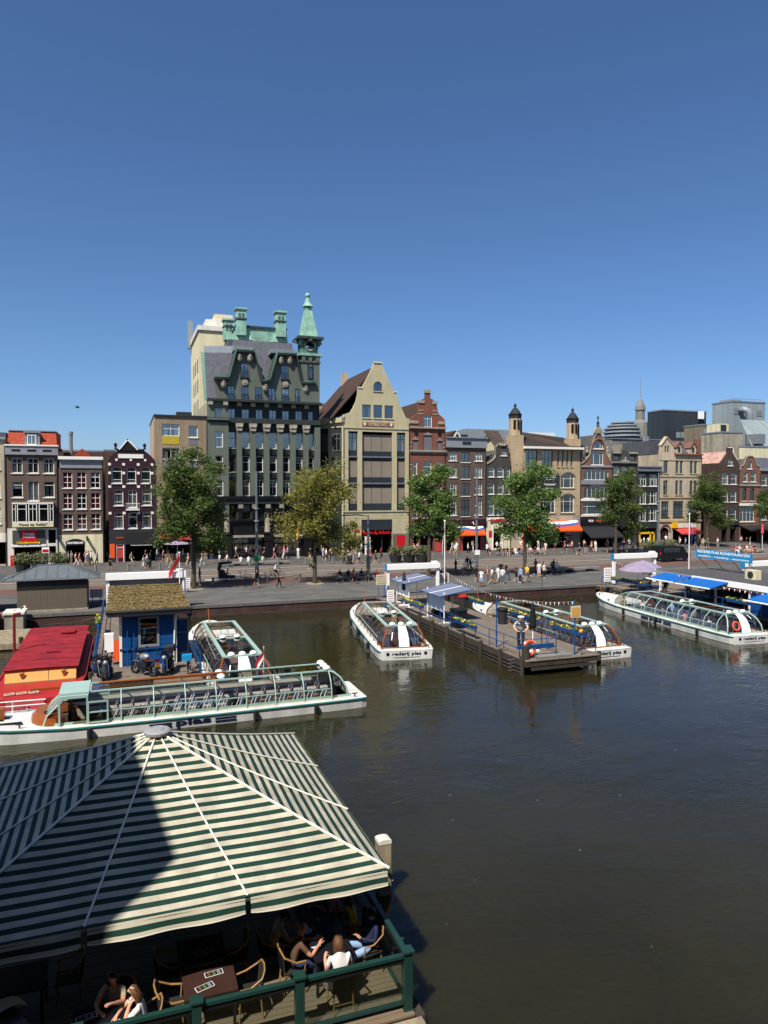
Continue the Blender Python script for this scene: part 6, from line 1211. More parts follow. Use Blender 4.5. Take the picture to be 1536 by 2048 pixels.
def bunting(label, pts, n, s=.17):
    o = thing('bunting', label, 'bunting'); P = [Vector(p) for p in pts]; MB().path(P, .008, 4).build('string', 'rope', o)
    me = {c: MB().add([(-s / 2, 0, 0), (s / 2, 0, 0), (0, .02, -s * 1.25)], [(0, 1, 2)]).mesh('pennant', [c]) for c in ('sign_white', 'flag_red', 't_navy')}
    Q = resample(P, n)
    for i, q in enumerate(Q): d = Q[min(i + 1, n - 1)] - Q[max(i - 1, 0)]; put('pennant', me[('sign_white', 'flag_red', 'sign_white', 't_navy')[i % 4]], o, q, (rnd.uniform(-.3, .3), 0, math.atan2(d.y, d.x)))
def sagline(a, c, sag, n=12): a, c = Vector(a), Vector(c); return [a.lerp(c, i / n) - Vector((0, 0, sag * 4 * (i / n) * (1 - i / n))) for i in range(n + 1)]
bunting('string of red and white pennants from the gantry flagpole to the jetty end post', sagline((26.1, 57.6, 2.4), (23.75, 33.9, 2.9), 1.0, 16), 90); bunting('string of pennants along the right restaurant jetty', sagline((44.9, 57.4, 2.2), (43.2, 46.5, 2.2), .5), 42); bunting('pennants under the white eaves of the blue restaurant', sagline((43.1, 46.3, 1.9), (43.0, 36.5, 1.85), .15), 40); bunting('short row of pennants by the brick pier at the left edge', sagline((-9.5, 56.8, .6), (-6.6, 57.2, .9), .3), 14)
# sailor statue
# right restaurant jetty
rj = jetty('restaurant jetty at right with blue pavilion', 42.9, 60.0, 34.5, QUAY - .1); pipe_rail(rj, [(42.95, 36, DK), (42.95, 57, DK)], 1.0, every=2)
for (a, c, lb) in (((42.8, 50.5), (42.8, 56.5), 'yellow flower box by the right gantry'), ((42.8, 43.5), (42.8, 45.5), 'yellow flower box below the second blue awning'), ((42.8, 39.5), (42.8, 41.7), 'yellow flower box beside the blue pavilion wall')): flowers('flower_box', lb, a, c, .75)
o = thing('restaurant_pavilion', 'blue jetty restaurant pavilion with white fascia and flat grey roof', 'pavilion', (43.9, 0, DK))
bx(0, 7, 34.6, 40.6, 0, 1.95).build('blue_wall', 'hut_blue', o); bx(.6, 7, 40.62, 50, 0, .06).build('floor', 'deck_wood', o); bx(5, 5.1, 40.7, 50.2, 0, 2).build('back_wall', 'charcoal', o)
bx(-.15, 7.2, 34.5, 50.4, 2.08, 2.2).build('roof', 'grey_roof', o); bx(-.2, -.1, 34.4, 46.3, 1.8, 2.24).build('fascia', 'sign_white', o); bx(-.2, -.1, 46.32, 50.5, 1.95, 2.24).build('fascia', 'zinc_pale', o)
for y in (40.7, 44, 47.2, 50.2): bx(-.02, .12, y - .06, y + .06, 0, 2.05).build('post', 'sign_white', o)
for y in (35.6, 37.0, 38.4, 39.6): bx(-.04, 0, y - .04, y + .04, 0, 1.9).build('batten', 'grey_paint', o)
for y in (41.6, 42.8, 45, 46.4, 48.4): t = bx(.6, 1.6, y - .4, y + .4, .68, .74).build('counter_table', 'rail_blue', o)
for y0, y1, z0 in ((46.3, 49.4, 2.16), (42.5, 46.0, 2.14), (35.0, 39.2, 1.75)):
    aw = MB().slab((-.15, y0, z0), (-2.1, y0, z0 - .42), (-2.1, y1, z0 - .42), (-.15, y1, z0), -.04).build('awning', 'awning_blue', o); MB().tube((-2.12, y0 - .05, z0 - .42), (-2.12, y1 + .05, z0 - .42), .06).build('awning_bar', 'sign_white', aw)
    for y in (y0 + .2, y1 - .2): MB().tube((-.2, y, z0 - .5), (-2.05, y, z0 - .47), .025).build('awning_arm', 'sign_white', aw)
ac = bx(2.4, 2.9, 42.3, 43.4, 2.21, 2.95).build('air_conditioner', 'cream', o); MB().tube((2.39, 42.85, 2.58), (2.36, 42.85, 2.58), .27, n=14).build('fan', 'charcoal', ac)
# roof sign, facing the water
sg = thing('roof_sign', 'long blue roof sign with white lettering above the restaurant pavilion', 'sign', (48.7, 45.0, 2.1)); bx(0, .12, 0, 6.1, .95, 1.72).build('board', 'sign_blue', sg)
letters('REDERIJ PLAS RONDVAARTEN', 5.7, 'sign_white', sg, (-.012, 3.05, 1.51), (math.pi / 2, 0, -math.pi / 2), bold=.012, h=.3, depth=.008); letters('rundfahrt - roundtrip - excursions', 5.6, 'sign_white', sg, (-.012, 3.05, 1.14), (math.pi / 2, 0, -math.pi / 2), bold=.004, h=.24, depth=.008)
for y in (.3, 2, 4, 5.8): MB().tube((.1, y, 0), (.1, y, 1), .04).tube((.1, y, .95), (1.1, y, 0), .03).build('strut', 'steel', sg)
for k, (x, y) in enumerate(((43.2, 52.2), (45.6, 54.4))):
    u = thing('parasol', ('open mauve parasol nearest the blue awnings', 'open mauve parasol nearest the right gantry')[k], 'parasol', (x, y, DK)); MB().tube((0, 0, 0), (0, 0, 2.6), .03).build('pole', 'sign_white', u); MB().lathe([(1.7, 2.05), (1.68, 2.1), (.9, 2.45), (.05, 2.68)], 8).build('canopy', 'mauve', u)
    for a in range(8): MB().tube((0, 0, 2.62), (1.66 * math.cos(a * .785), 1.66 * math.sin(a * .785), 2.06), .015, n=4).build('rib', 'steel', u)
    MB().lathe([(.3, 0), (.3, .1)], 10).build('base', 'charcoal', u)
for i, (x, y) in enumerate(((44.4, 51.2), (44.8, 53.0), (46, 52.), (47, 55.5))):
    t = thing('cafe_table', ('small blue table under the near mauve parasol', 'small blue table between the mauve parasols', 'small blue table behind the near parasol', 'small blue table at the quay end of the right jetty')[i], 'table', (x, y, DK)); MB().lathe([(.4, .7), (.4, .74)], 12).build('top', 'rail_blue', t); MB().tube((0, 0, 0), (0, 0, .7), .03).lathe([(.25, 0), (.25, .03)], 10).build('stem', 'steel', t)
# ---------------------------------------------------------------- kiosks on the left quay
def kiosk(label, x0, x1, y0, y1, e=.95, f_=.38):
    o = thing('kiosk', label, 'kiosk', (0, 0, 0)); z = 2.4
    bx(x0 + .03, x1 - .03, y0 + .03, y1, .15, z).build('core', 'charcoal', o); bx(x0 - .1, x1 + .1, y0 - .1, y1 + .1, -.0, .15).build('plinth', 'concrete', o)
    n = int((x1 - x0) / .155); me = bx(0, .148, 0, .03, .18, 1.92).mesh('board', ['kiosk_wood'])
    for i in range(n): put('board', me, o, (x0 + i * (x1 - x0) / n, y0 + rnd.uniform(-.006, .004), 0))
    n2 = int((y1 - y0) / .155)
    for i in range(n2): put('board', me, o, (x1 + .03, y0 + i * (y1 - y0) / n2, 0), (0, 0, math.pi / 2))
    bx(x0, x1, y0 - .02, y0 + .03, 1.93, 2.36).build('frieze', 'charcoal', o)
    zr = 3.35; a, c, d, f = (x0 - e, y0 - f_, z), (x1 + e, y0 - f_, z), (x1 + e, y1 + f_, z), (x0 - e, y1 + f_, z); ym = (y0 + y1) / 2; r0, r1 = (x0 + 1.3, ym, zr), (x1 - 1.3, ym, zr)
    MB().add([a, c, d, f, r0, r1], [(0, 1, 5, 4), (1, 2, 5), (2, 3, 4, 5), (3, 0, 4), (3, 2, 1, 0)]).build('roof', 'zinc', o)
    np_ = 9
    for i in range(np_):
        t0, t1 = (i + .06) / np_, (i + .94) / np_; A0, A1 = Vector(a).lerp(c, t0), Vector(a).lerp(c, t1)
        def top(t):
            x_ = lerp(a[0], c[0], t); k = 1.0
            if x_ < r0[0]: k = (x_ - a[0]) / (r0[0] - a[0])
            elif x_ > r1[0]: k = (c[0] - x_) / (c[0] - r1[0])
            return Vector((x_, lerp(a[1], ym, k * .93), lerp(z, zr, k * .93)))
        B0, B1 = top(t0), top(t1); up = Vector((0, -.012, .02)); A0 = A0.lerp(B0, .08); A1 = A1.lerp(B1, .08)
        MB().slab(A0 + up, A1 + up, B1 + up, B0 + up, .018).build('zinc_sheet', 'zinc_roof', o)
    for p, q in ((a, r0), (c, r1), (r0, r1)): MB().tube(Vector(p) + Vector((0, 0, .03)), Vector(q) + Vector((0, 0, .03)), .05, n=6).build('hip_roll', 'zinc', o)
    return o
kiosk('weathered board kiosk with hipped zinc roof on the quay at left', -7.55, -2.75, 59.1, 62.3); kiosk('second zinc-roofed kiosk cut by the left picture edge', -15.5, -9.6, 59.3, 62.5)
bp = thing('brick_pier', 'brick pier and landing wall at the left edge below the kiosks', 'wall', (0, 0, 0)); bx(-11.5, -9.3, 55.5, 58.0, -2, 1.6).build('brickwork', 'side_brick', bp); bx(-8.0, -6.8, 56.2, 58., -2, .35).build('concrete_block', 'concrete', bp); bx(-8.1, -6.7, 56.1, 58., .35, .5).build('capstone', 'offwhite', bp)
ld = thing('low_landing', 'low grey timber landing at water level by the left quay', 'landing', (0, 0, 0)); planking(-16, -5.9, 50.0, 55.0, WATER + .45, ld, .3, 'pale_wood'); 
for x_ in (-12, -9, -6.2): MB().tube((x_, 50.1, -2.2), (x_, 50.1, WATER + .8), .14, n=8).build('pile', 'pile_wood', ld)
bx(-16, -5.9, 49.94, 50.0, WATER + .1, WATER + .4).build('edge_board', 'pale_wood', ld)
# ---------------------------------------------------------------- motorbikes and bicycles
def wheel(parent, x, z, r, wd=.1, spokes=0, ty=.05):
    w = MB().path([(x + r * math.cos(t * math.pi / 10), 0, z + r * math.sin(t * math.pi / 10)) for t in range(20)], ty, 6, closed=True).build('wheel', 'tyre', parent); MB().tube((x, -.06, z), (x, .06, z), r * .16, n=8).build('hub', 'steel', w)
    rm = MB()
    for k in range(spokes or 6): a = k * 2 * math.pi / (spokes or 6); rm.tube((x, 0, z), (x + r * math.cos(a), 0, z + r * math.sin(a)), .006 if spokes else .02, n=4)
    rm.build('spokes', 'steel', w)
def motorbike(label, p, rz, tank='black', tail='black', topbox=False, lean=.12):
    o = thing('motorbike', label, 'motorbike', (p[0], p[1], DK), rz, 'motorbikes parked in front of the hut'); o.rotation_euler = (lean, 0, rz)
    wheel(o, -.72, .31, .27, ty=.085); wheel(o, .72, .31, .28, ty=.07)
    MB().box(-.3, .3, -.16, .16, .28, .62).box(-.22, .2, -.2, .2, .34, .5).tube((-.05, -.22, .42), (-.05, .22, .42), .14, n=10).build('engine', 'engine', o)
    MB().path([(.3, 0, .95), (.25, 0, .75), (-.1, 0, .66), (-.45, 0, .7), (-.75, 0, .85)], .05, 6).path([(-.25, .1, .45), (-.72, .1, .31)], .035).path([(-.25, -.1, .45), (-.72, -.1, .31)], .035).build('frame', 'black', o)
    MB().lathe([(.05, -.38), (.15, -.25), (.19, 0), (.17, .2), (.05, .34)], 10).build('tank', tank, o, (.1, 0, .9), (0, math.pi / 2 + .15, 0), smooth=True)
    MB().prism([(-.95, .92), (-.2, .82), (.0, .78), (-.2, .72), (-.85, .8)], -.14, .14).build('seat', tail, o); 
    for s_ in (-1, 1): MB().tube((.42, s_ * .1, .98), (.72, s_ * .1, .31), .03).build('fork', 'chrome', o); MB().path([(.4, 0, 1.05), (.34, s_ * .25, 1.12), (.22, s_ * .4, 1.08)], .022).build('handlebar', 'black', o); MB().tube((.36, s_ * .25, 1.12), (.4, s_ * .33, 1.32), .01).ball((.4, s_ * .34, 1.34), .06, 5).build('mirror', 'black', o)
    MB().ball((.55, 0, .95), .13, 7).build('headlamp', 'silver', o, smooth=True); MB().slab((.55, -.18, .9), (.55, .18, .9), (.38, .14, 1.28), (.38, -.14, 1.28), .02).build('screen', 'boat_smoked', o)
    MB().prism([(.98, .55), (.72, .64), (.5, .6), (.72, .68)], -.07, .07).build('mudguard', tank, o); MB().path([(-.1, -.18, .3), (-.5, -.2, .3), (-.9, -.2, .48)], .055).build('exhaust', 'chrome', o)
    bx(-1.0, -.98, -.12, .12, .55, .72).build('number_plate', 'plate_yellow', o); bx(-.98, -.92, -.08, .08, .76, .84).build('tail_lamp', 'red_lid', o)
    if topbox: MB().prism([(-1.15, .95), (-.7, .95), (-.65, 1.2), (-1.1, 1.28)], -.24, .24).build('top_box', 'charcoal', o)
    return o
motorbike('black naked motorbike at the left end, front wheel towards the viewer', (-.75, 37.2), R_(-95), 'black'); motorbike('silver and red motorbike in front of the blue hut, yellow plate showing', (.85, 37.4), R_(125), 'silver', 't_maroon'); motorbike('dark blue motorbike with top box right of the silver one', (2.05, 37.3), R_(-105), 'moto_blue', 'charcoal', True); motorbike('black motorbike half hidden behind the leftmost bikes', (-1.15, 37.6), R_(-80), 'charcoal')
def bicycle(label, p, rz, col='black', crate=None, z=DK, lean=.06, group='bicycles on the quay and jetties'):
    o = thing('bicycle', label, 'bicycle', (p[0], p[1], z), rz, group); o.rotation_euler = (lean, 0, rz)
    wheel(o, -.52, .35, .33, spokes=10, ty=.022); wheel(o, .55, .35, .33, spokes=10, ty=.022)
    MB().tube((-.12, 0, .3), (.4, 0, .72), .02).tube((-.12, 0, .3), (-.28, 0, .85), .018).tube((-.22, 0, .68), (.38, 0, .8), .018).tube((.36, 0, .9), (.55, 0, .35), .016).tube((-.12, 0, .3), (-.52, 0, .35), .012).tube((-.22, 0, .68), (-.52, 0, .35), .012).build('frame', col, o)
    MB().path([(.36, 0, .9), (.34, 0, 1.05), (.38, .28, 1.08), (.2, .32, 1.05)], .013, 5).path([(.34, 0, 1.05), (.38, -.28, 1.08), (.2, -.32, 1.05)], .013, 5).build('handlebar', 'chrome', o); MB().prism([(-.42, .9), (-.14, .88), (-.14, .85), (-.42, .86)], -.08, .08).build('saddle', 'black', o)
    MB().tube((-.12, -.06, .3), (-.12, .06, .3), .09, n=10).build('crank', 'steel', o); bx(-.75, -.35, -.06, .06, .7, .72).build('carrier', 'steel', o)
    if crate: bx(.45, .85, -.24, .24, .78, 1.05).build('crate', crate, o)
    return o
bicycle('transport bicycle with big blue crate right of the motorbikes', (3.05, 37.3), R_(-100), 'charcoal', 'sign_blue'); bicycle('bicycle leaning on the left jetty rail near the motorbikes', (-1.3, 38.6), R_(88), 'rail_blue')
# ---------------------------------------------------------------- people: joint graphs grown into one skin each
BASE = dict(pel=(0, 0, .95), spi=(0, -.01, 1.13), che=(0, 0, 1.33), nkb=(0, -.01, 1.46), nek=(0, 0, 1.52), hd0=(0, .02, 1.575), hd1=(0, .015, 1.65), hd2=(0, .0, 1.72),
    sL=(.18, 0, 1.41), eL=(.23, -.03, 1.14), wL=(.24, .06, .9), fL=(.24, .09, .8), sR=(-.18, 0, 1.41), eR=(-.23, -.03, 1.14), wR=(-.24, .06, .9), fR=(-.24, .09, .8),
    hL=(.09, 0, .9), kL=(.1, .02, .5), aL=(.1, -.01, .09), tL=(.11, .14, .04), hR=(-.09, 0, .9), kR=(-.1, .02, .5), aR=(-.1, -.01, .09), tR=(-.11, .14, .04))
RAD = dict(pel=(.155, .12), spi=(.135, .1), che=(.165, .115), nkb=(.085, .075), nek=(.055, .055), hd0=(.072, .085), hd1=(.082, .1), hd2=(.055, .065), s=(.06, .06), e=(.046, .046), w=(.032, .032), f=(.038, .022), h=(.098, .1), k=(.068, .07), a=(.045, .045), t=(.042, .03))
EDG = [('pel', 'spi', 2), ('spi', 'che', 2), ('che', 'nkb', 2), ('nkb', 'nek', 0), ('nek', 'hd0', 0), ('hd0', 'hd1', 0), ('hd1', 'hd2', 1)]
for S_ in 'LR': EDG += [('che', 's' + S_, 2), ('s' + S_, 'e' + S_, 2), ('e' + S_, 'w' + S_, 6), ('w' + S_, 'f' + S_, 0), ('pel', 'h' + S_, 3), ('h' + S_, 'k' + S_, 3), ('k' + S_, 'a' + S_, 5), ('a' + S_, 't' + S_, 4)]
PEND = []
def figure(name, pose, fine=False, sub=1, head=None, fingers=None, lean=None):
    P = {k: Vector(v) for k, v in BASE.items()}
    for k, v in pose.items(): P[k] = Vector(v)
    names = list(P); E = [e for e in EDG]; rad = {n: RAD.get(n, RAD.get(n[0])) for n in names}
    if fine:                                                  # nose, ears, five fingers on each hand
        hd = P['hd1']; fdir = (head or Vector((0, 1, 0))).normalized(); sdir = fdir.cross(Vector((0, 0, 1))).normalized()
        P['nose'] = P['hd0'].lerp(hd, .6) + fdir * .118; rad['nose'] = (.014, .016); E.append(('hd1', 'nose', 0)); names.append('nose')
        for i, sg in enumerate((-1, 1)): q = 'ear%d' % i; P[q] = hd + sdir * sg * .098 - Vector((0, 0, .02)); rad[q] = (.012, .02); E.append(('hd1', q, 0)); names.append(q)
        for S_ in 'LR':
            w, f = P['w' + S_], P['f' + S_]; d = (f - w).normalized(); sd = d.cross(Vector((0, 0, 1))); sd = sd.normalized() if sd.length > .1 else Vector((1, 0, 0)); dn = d.cross(sd).normalized()
            P['f' + S_] = f = w + d * .085; rad['f' + S_] = (.04, .02)
            for i, (o_, ln) in enumerate(((-.033, .062), (-.011, .075), (.011, .07), (.032, .055))):
                a, b_ = 'g%s%da' % (S_, i), 'g%s%db' % (S_, i); P[a] = f + sd * o_ + d * ln * .6 + dn * .008; P[b_] = P[a] + d * ln * .5 + dn * .03
                rad[a] = (.0095, .0095); rad[b_] = (.008, .008); E += [('f' + S_, a, 0), (a, b_, 0)]; names += [a, b_]
            a, b_ = 'u%sa' % S_, 'u%sb' % S_; P[a] = w + d * .05 + sd * .05 + dn * .012; P[b_] = P[a] + d * .04 + sd * .015 + dn * .015; rad[a] = (.012, .012); rad[b_] = (.009, .009); E += [('w' + S_, a, 0), (a, b_, 0)]; names += [a, b_]
    idx = {n: i for i, n in enumerate(names)}
    me = bpy.data.meshes.new(name); me.from_pydata([P[n] for n in names], [(idx[a], idx[b_]) for a, b_, _ in E], []); ob = bpy.data.objects.new(name, me); COL.objects.link(ob)
    sk = ob.modifiers.new('skin', 'SKIN'); sk.use_smooth_shade = True; sk.branch_smoothing = .6
    for n in names: v = me.skin_vertices[0].data[idx[n]]; v.radius = rad[n]; v.use_root = (n == 'pel')
    ss = ob.modifiers.new('sub', 'SUBSURF'); ss.levels = sub; ss.render_levels = sub
    PEND.append((name, ob, P, E, rad, (head or Vector((0, 1, 0))).normalized()))
FIG = {}
def grow():
    dg = bpy.context.evaluated_depsgraph_get()
    for name, ob, P, E, rad, hd in PEND:
        me = bpy.data.meshes.new_from_object(ob.evaluated_get(dg)); me.name = 'body'
        for m in ('skin', 'hair_dark', 't_white', 't_black', 't_white', 't_black', 'skin'): me.materials.append(MATS[m])
        mi = []
        for p in me.polygons:
            c = p.center; best = 9; rg = 0
            for a, b_, r in E:
                A, B = P[a], P[b_]; d = B - A; t = max(0, min(1, (c - A).dot(d) / max(1e-9, d.length_squared))); q = (c - A - d * t).length - .7 * lerp(rad[a][0], rad[b_][0], t)
                if q < best: best, rg = q, r
                if q == best and r == 2 and a[0] == 's' and len(a) == 2 and t > .62: rg = 6
            if rg in (0, 1) and (c - P['hd1']).length < .2:
                e = c - P['hd1']; rg = 1 if (e.z > .045 or e.dot(hd) < -.005) and c.z > P['hd0'].z - .03 else 0
            mi.append(rg)
        me.polygons.foreach_set('material_index', mi); me.polygons.foreach_set('use_smooth', [True] * len(mi))
        FIG[name] = me; old = ob.data; bpy.data.objects.remove(ob); bpy.data.meshes.remove(old)
    PEND.clear()
def dress(o, skin='skin', hair='hair_dark', top='t_white', bot='t_black', shoe='t_white', shin=None, fore=None):
    for i, m in enumerate((skin, hair, top, bot, shoe, shin or bot, fore or skin)): s_ = o.material_slots[i]; s_.link = 'OBJECT'; s_.material = MATS[m]
    return o
figure('walk_a', dict(kL=(.09, .22, .54), aL=(.09, .32, .13), tL=(.1, .46, .1), kR=(-.09, .02, .5), aR=(-.09, -.3, .17), tR=(-.1, -.2, .06), eL=(.23, -.12, 1.16), wL=(.22, -.1, .93), fL=(.22, -.08, .83), eR=(-.23, .06, 1.15), wR=(-.22, .22, .97), fR=(-.22, .27, .88)))
figure('walk_b', dict(kR=(-.09, .2, .53), aR=(-.09, .22, .11), tR=(-.1, .36, .06), kL=(.09, .0, .5), aL=(.09, -.24, .15), tL=(.1, -.14, .05), eR=(-.22, -.1, 1.15), wR=(-.2, .06, .98), fR=(-.18, .12, .95), eL=(.22, .0, 1.15), wL=(.16, .2, 1.1), fL=(.12, .26, 1.15)))
figure('stand_a', dict()); figure('stand_b', dict(eR=(-.25, .0, 1.15), wR=(-.12, .2, 1.12), fR=(-.05, .22, 1.16), kL=(.12, .03, .5), aL=(.16, .0, .09), tL=(.2, .13, .04)))
SIT = dict(pel=(0, 0, .52), spi=(0, -.03, .7), che=(0, -.01, .9), nkb=(0, 0, 1.03), nek=(0, .02, 1.09), hd0=(0, .05, 1.145), hd1=(0, .05, 1.22), hd2=(0, .04, 1.29), sL=(.18, 0, .98), sR=(-.18, 0, .98), eL=(.24, .05, .74), eR=(-.24, .05, .74), wL=(.15, .26, .66), wR=(-.15, .26, .66), fL=(.1, .34, .66), fR=(-.1, .34, .66),
    hL=(.09, .03, .5), hR=(-.09, .03, .5), kL=(.12, .44, .5), kR=(-.12, .44, .5), aL=(.12, .42, .09), aR=(-.12, .46, .09), tL=(.13, .56, .04), tR=(-.13, .6, .04))
figure('sit_a', SIT)
figure('sit_b', {**SIT, 'spi': (0, .04, .7), 'che': (0, .13, .88), 'nkb': (0, .2, 1.0), 'nek': (0, .23, 1.05), 'hd0': (0, .28, 1.1), 'hd1': (0, .3, 1.17), 'hd2': (0, .29, 1.24), 'sL': (.18, .16, .96), 'sR': (-.18, .16, .96), 'eL': (.24, .26, .72), 'eR': (-.24, .26, .72), 'wL': (.12, .45, .72), 'wR': (-.12, .45, .72), 'fL': (.06, .5, .76), 'fR': (-.06, .5, .76)})
figure('ride', {**SIT, 'pel': (0, 0, 1.0), 'spi': (0, .05, 1.17), 'che': (0, .13, 1.36), 'nkb': (0, .17, 1.48), 'nek': (0, .2, 1.53), 'hd0': (0, .24, 1.58), 'hd1': (0, .24, 1.66), 'hd2': (0, .23, 1.73), 'sL': (.18, .15, 1.44), 'sR': (-.18, .15, 1.44), 'eL': (.25, .35, 1.25), 'eR': (-.25, .35, 1.25), 'wL': (.27, .55, 1.12), 'wR': (-.27, .55, 1.12), 'fL': (.27, .63, 1.1), 'fR': (-.27, .63, 1.1), 'hL': (.09, .02, .96), 'hR': (-.09, .02, .96), 'kL': (.11, .32, .72), 'kR': (-.11, .28, .6), 'aL': (.11, .2, .4), 'aR': (-.11, .12, .2), 'tL': (.12, .34, .36), 'tR': (-.12, .26, .16)})
# figures seated on the near terrace (origin at the chair's base)
T_ = dict(SIT)
def leanpose(base, fy, hd=(0, 0)):
    o = dict(base)
    for k, s_ in (('spi', .35), ('che', .75), ('nkb', 1), ('nek', 1.05), ('hd0', 1.12), ('hd1', 1.18), ('hd2', 1.18), ('sL', .9), ('sR', .9), ('eL', .7), ('eR', .7)):
        v = Vector(o[k]); o[k] = (v.x, v.y + fy * s_, v.z - abs(fy) * .12 * s_)
    return o
figure('phone_man', {**leanpose(T_, .12), 'wL': (.12, .5, .86), 'fL': (.06, .56, .93), 'wR': (-.12, .48, .84), 'fR': (-.05, .55, .92), 'eL': (.27, .3, .74), 'eR': (-.27, .28, .74)}, True, 2)
figure('hood_guest', {**leanpose(T_, .18), 'wL': (.16, .5, .78), 'fL': (.1, .58, .78), 'wR': (-.16, .5, .78), 'fR': (-.1, .58, .78), 'eL': (.27, .3, .72), 'eR': (-.27, .3, .72)}, True, 2)
figure('back_woman', {**leanpose(T_, .05), 'wL': (.2, .4, .78), 'fL': (.14, .48, .79), 'wR': (-.2, .4, .78), 'fR': (-.14, .48, .79)}, True, 2)
figure('crossed_man', {**leanpose(T_, -.12), 'kL': (.2, .45, .62), 'aL': (-.12, .62, .55), 'tL': (-.2, .68, .47), 'wL': (.34, .1, .62), 'fL': (.38, .18, .6), 'eL': (.32, -.08, .74), 'wR': (-.08, .22, .78), 'fR': (-.02, .26, .84)}, True, 2, head=Vector((-.5, 1, 0)))
figure('yellow_guest', {**leanpose(T_, .08), 'wL': (.1, .32, .62), 'fL': (.04, .38, .6), 'wR': (-.1, .32, .6), 'fR': (-.03, .38, .6)}, True, 2)
figure('pink_guest', {**leanpose(T_, .2), 'wL': (.14, .5, .8), 'fL': (.06, .56, .8), 'wR': (-.14, .52, .8), 'fR': (-.06, .58, .8), 'eL': (.28, .3, .72), 'eR': (-.28, .3, .72)}, True, 2)
figure('chin_woman', {**leanpose(T_, .1), 'eR': (-.2, .34, .76), 'wR': (-.08, .24, 1.02), 'fR': (-.05, .2, 1.1), 'eL': (.24, .36, .76), 'wL': (.02, .46, .77), 'fL': (-.06, .48, .77)}, True, 2)
figure('point_woman', {**leanpose(T_, .1), 'eR': (-.26, .28, .86), 'wR': (-.2, .5, .98), 'fR': (-.16, .58, 1.02), 'eL': (.26, .26, .74), 'wL': (.1, .46, .77), 'fL': (.02, .5, .77)}, True, 2)
figure('sailor', {**BASE, 'spi': (0, .05, 1.13), 'che': (0, .16, 1.3), 'nkb': (0, .24, 1.4), 'nek': (0, .28, 1.44), 'hd0': (0, .33, 1.48), 'hd1': (0, .35, 1.55), 'hd2': (0, .34, 1.62), 'sL': (.2, .2, 1.36), 'sR': (-.2, .2, 1.36), 'eL': (.3, .3, 1.1), 'eR': (-.3, .3, 1.1), 'wL': (.2, .42, .95), 'wR': (-.2, .42, .95), 'fL': (.12, .48, .95), 'fR': (-.12, .48, .95)}, True, 2)
grow()
MARKS = [(-30, -8, 'before the orange-roofed hotel'), (-8, -2, 'before the red-curtained house'), (-2, 4, 'before the maroon gable'), (4, 10, 'before the plain brick block'), (10, 18, 'left before the green palace'), (18, 26, 'right before the green palace'), (26, 33, 'left of the olive gable'), (33, 40, 'right of the olive gable'), (40, 46, 'before the red stepped gable'), (46, 52, 'before the black-shuttered house'), (52, 58, 'before the neck-gabled house'), (58, 64, 'left under the orange awning'), (64, 70, 'right under the orange awning'), (70, 77, 'before the black awning'), (77, 84, 'before the yellow-framed shop'), (84, 93, 'before the beige stone building'), (93, 130, 'before the far right houses')]
CW = dict(t_white='white', t_black='black', t_grey='grey', t_navy='navy', t_blue='blue', t_pale_blue='pale blue', t_red='red', t_pink='pink', t_magenta='magenta', t_orange='orange', t_yellow='yellow', t_green='green', t_beige='beige', t_peach='peach', t_maroon='maroon', t_denim='denim', t_khaki='khaki', t_brown='brown')
SEEN = set(); NP = [0]
TOPS = ['t_white'] * 6 + ['t_black'] * 5 + ['t_grey', 't_beige', 't_pale_blue', 't_pink', 't_navy', 't_peach', 't_green', 't_red', 't_khaki']; BOTS = ['t_black'] * 4 + ['t_denim'] * 3 + ['t_white', 't_beige', 't_navy', 't_grey', 't_khaki', 't_brown']
def person(px, py, top=None, bot=None, pose=None, zone='far', rz=None, shorts=None, hair=None, z=0.0, at=None, where=None, verb=None):
    r = random.Random(px * 7919 + py * 31); p = Vector(at) if at else onZ(px, py, z)
    pose = pose or r.choice(['walk_a', 'walk_b', 'walk_a', 'walk_b', 'stand_a', 'stand_b'])
    rz = rz if rz is not None else (r.choice([-math.pi / 2, math.pi / 2]) + r.uniform(-.5, .5) if pose[:4] == 'walk' else r.uniform(-3, 3))
    where = where or ({'near': 'on the quay ', 'bench': 'on the quay ', 'far': ''}[zone] + next((t for a, c, t in MARKS if a <= p.x < c), 'on the street'))
    verb = verb or {'w': 'walking', 's': 'standing', 'r': 'riding'}[pose[0]]
    if pose[:3] == 'sit': verb = verb if verb not in ('standing',) else 'sitting'
    tp, bt = top, bot
    for k in range(60):
        tp = top or r.choice(TOPS); bt = bot or r.choice(BOTS); sh = shorts if shorts is not None else r.random() < .5
        hr = hair or r.choice(['hair_dark', 'hair_dark', 'hair_brown', 'hair_blond'])
        lab = f"person in {CW[tp]} top, {CW[bt]} {'shorts' if sh else 'trousers'} {verb} {where}"
        if k > 6: lab = f"{ {'hair_dark': 'dark-haired', 'hair_brown': 'brown-haired', 'hair_blond': 'fair-haired', 'hair_grey': 'grey-haired'}[hr]} " + lab
        if k > 14: top = None
        if k > 24: bot = None
        if lab not in SEEN: break
    SEEN.add(lab)
    o = tag(put('person', FIG[pose], None, p, (0, 0, rz)), lab, 'person', 'people on the street and quay'); s_ = r.uniform(.95, 1.05); o.scale = (s_ * r.uniform(.95, 1.08), s_, s_); sk = r.choice(['skin', 'skin', 'skin3', 'skin2'])
    dress(o, sk, hr, tp, bt, r.choice(['t_white', 't_white', 't_black', 't_brown']), sk if sh else bt, sk if r.random() < .75 else tp); NP[0] += 1; return o
def fromzoom(R, lst, **kw):
    for e in lst: person(R[0] + R[2] * e[0], R[1] + R[2] * e[1], *(e[2:]), **kw)
